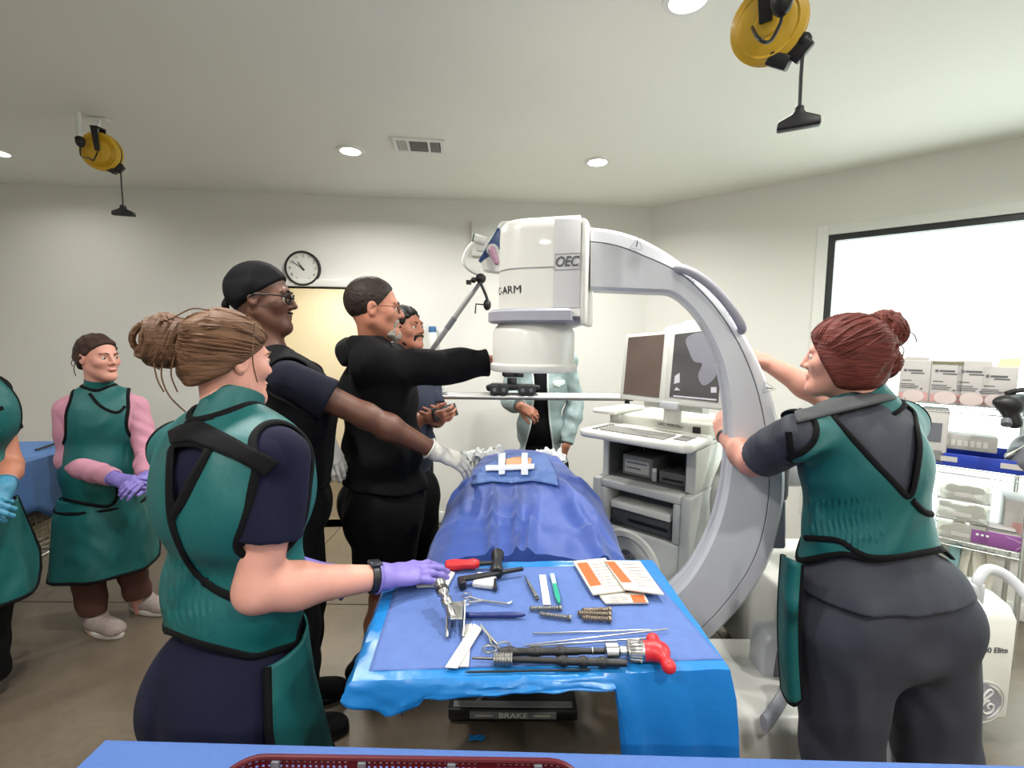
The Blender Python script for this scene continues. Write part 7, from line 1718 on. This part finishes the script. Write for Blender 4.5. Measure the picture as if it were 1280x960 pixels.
# =================================================================== woman with pink sleeves, full length at left
def pink_woman():
    J = J_(phi=158, size=(.168, .12, .15, .115, .178, .14), neck=W(124, 486, 2.52), chest=W(127, 530, 2.52), waist=W(127, 588, 2.52), pelvis=W(127, 640, 2.52),
           shR=W(86, 512, 2.46), shL=W(167, 509, 2.60), elR=W(88, 578, 2.44), wrR=W(148, 600, 2.30), elL=W(187, 570, 2.54), wrL=W(182, 599, 2.36),
           anR=W(122, 790, 2.44), anL=W(180, 772, 2.64), toeR=V((.95, -.3, 0)), toeL=V((.97, -.2, 0)))
    t = thing('person', 'dark haired woman with pink sleeves under a teal apron, purple gloved hands clasped', 'person', V((J['pelvis'].x, J['pelvis'].y, 0)))
    hc = W(123, 447, 2.5); L, Rm = full_body(J, (hc, 104, .98, 0, 0), M_SK1, t, h=.0045, jaw=.86, brow=.007, nose=.85)
    hm = hairmat('hair_dark_brown', (58, 40, 34)); eyes(L, Rm, .98, t, hm, M_SK1); q = MB(); q.tube([L(-.018, .099, -.0645), L(0, .1035, -.063), L(.018, .099, -.0645)], .0045, 6, flat=1); q.build('lips', mat('lips_rose', (176, 96, 92), .45), t, True)
    pk = mat('sleeve_pink', (188, 132, 150), .85, var=.05, bump=.25, bscale=40)
    S = Sdf(); torso_ops(S, J, .006); S.cut(J['neck'] + V((0, 0, .012)), V((0, 0, 1))); S.cut((0, 0, J['pelvis'].z), (0, 0, -1)); sh = sdf_part('pink_top', S, pk, t, .007)[0]
    for s, sd in (('R', 63), ('L', 64)): long_sleeve(sh, J, s, .012, pk, sd, amp=.004, end=.9, fat=1.12)
    trousers(t, J, mat('trousers_brown', (78, 46, 39), .85, var=.08, bump=.2, bscale=22), .012, end=.105, seed=66, h=.006, fat=.86, amp=.003)
    sm = mat('shoe_taupe', (146, 133, 127), .8, var=.12, vscale=40, bump=.3, bscale=120)
    for s in 'LR': shoe(J, s, sm, mat('shoe_sole', (196, 190, 182), .7), t, .1)
    o, b = vest(t, J, .024, W(127, 640, 2.4).z, .10, M_TEAL, seed=67, amp=.004, arm_ext=.3, neck_r=.07, extra=lambda S: S.el(J['waist'] + J['fwd'] * .05, (.15, .12, .2), frame_ax(J['lat'], V((0, 0, 1))), .05),
                lines=[[(86, 588), (100, 592), (125, 597), (143, 603), (147, 612), (145, 624), (135, 633), (110, 630), (76, 622)]])
    skirt(t, J, -118, 118, W(127, 622, 2.45).z, W(130, 733, 2.3).z, .012, .06, M_TEAL, .14)
    collar(t, J, hc, M_TEAL, .062, .058, tilt=(.1, -.1, 0))
    q = MB(); on_body_line(q, b, [(112, 492), (126, 508), (146, 516), (156, 508)], .007); q.build('neck_binding', M_TRIM, o, True)
    glove(t, J['wrR'], J['elR'], W(178, 608, 2.27) - J['wrR'], V((.15, -.9, .3)), M_PURP, 1, .04, .96, curls=(25, 30, 22), spread=3, thumb=(25, 8))
    glove(t, J['wrL'], J['elL'], W(164, 606, 2.24) - J['wrL'], V((.5, -.6, .6)), M_PURP, -1, .03, .96, curls=(35, 35, 25), spread=3, thumb=(28, 10))
    S = Sdf(); scalp(S, L, Rm, .98, .01, fy=.082, fz=.08, ey=.0, ez=-.005, low=-.07); bc = L(0, -.125, .0); S.el(L(0, -.1, .0), (.035, .035, .035), Rm, .03); S.el(bc, (.034, .04, .042), Rm, .02); S.noise = wrinkle(.003, 90, 69, (1, 1, 1)); hr = sdf_part('hair', S, hm, t, .0045)[0]
    wisps(hr, hm, [[L(.05, -.09, -.02), L(.055, -.1, -.06), L(.045, -.105, -.1)], [L(.02, -.15, -.01), L(.02, -.17, -.03), L(.02, -.16, -.05)]], .002)
pink_woman()
# =================================================================== person cut off by the left edge
def edge_person():
    J = J_(phi=138, size=(.168, .115, .16, .12, .185, .14), neck=W(-38, 458, 1.9), chest=W(-36, 520, 1.9), waist=W(-36, 605, 1.9), pelvis=W(-38, 680, 1.9),
           shR=W(-92, 492, 1.78), shL=W(9, 488, 2.03), elR=W(-70, 590, 1.72), wrR=W(-22, 622, 1.68), elL=W(33, 582, 2.0), wrL=W(26, 612, 1.84),
           anR=W(-60, 925, 1.84), anL=W(-4, 905, 1.95))
    t = thing('person', 'person in teal lead apron and blue gloves cut off by the left edge', 'person', V((J['pelvis'].x, J['pelvis'].y, 0)))
    hc = W(-40, 412, 1.88); L, Rm = full_body(J, (hc, 125, 1.0, 0, 0), M_SK2, t)
    hm = hairmat('hair_dark', (40, 30, 25), (2, 2, 2)); eyes(L, Rm, 1.0, t, hm, M_SK2)
    S = Sdf(); torso_ops(S, J, .006); S.cut(J['neck'] + V((0, 0, .012)), V((0, 0, 1))); S.cut((0, 0, J['pelvis'].z), (0, 0, -1)); sh = sdf_part('black_shirt', S, M_BLK, t, .007)[0]
    sleeve(sh, J['shR'], J['elR'], .6, .068, .07, M_BLK, seed=73); sleeve(sh, J['shL'], J['elL'], .55, .066, .068, M_BLK, seed=74)
    trousers(t, J, M_BLK, .02, seed=76, h=.008)
    for s in 'LR': shoe(J, s, M_BLK, M_BLACK, t)
    o, b = vest(t, J, .024, W(-20, 640, 1.85).z, .112, M_TEAL, seed=77, amp=.004, arm_ext=.3, neck_r=.07)
    v, f = on_body_patch(b, [(0, 540), (20, 536), (21, 538), (0, 543)], .004, .002, 2)
    if f: mesh_obj('pocket_stripe', [tuple(p) for p in v], f, mat('stripe_pale', (200, 206, 196), .7), t)
    skirt(t, J, -105, 118, W(-20, 640, 1.85).z, W(0, 770, 1.8).z, .012, .06, M_TEAL, .14)
    q = MB(); on_body_line(q, b, [(0, 503), (12, 512), (24, 510)], .008); q.build('strap_binding', M_TRIM, o, True) if q.v else None
    glove(t, J['wrL'], J['elL'], W(4, 640, 1.74) - J['wrL'], V((.6, -.75, .2)), M_GTEAL, -1, .05, 1.02, curls=(30, 32, 22), spread=3, thumb=(28, 10))
    glove(t, J['wrR'], J['elR'], W(8, 632, 1.66) - J['wrR'], V((.2, -.8, .5)), M_GTEAL, 1, .05, 1.02, curls=(25, 30, 22), spread=3, thumb=(28, 10))
    S = Sdf(); scalp(S, L, Rm, 1.0, .012); sdf_part('hair', S, hm, t, .006); t.location.x -= .07
edge_person()
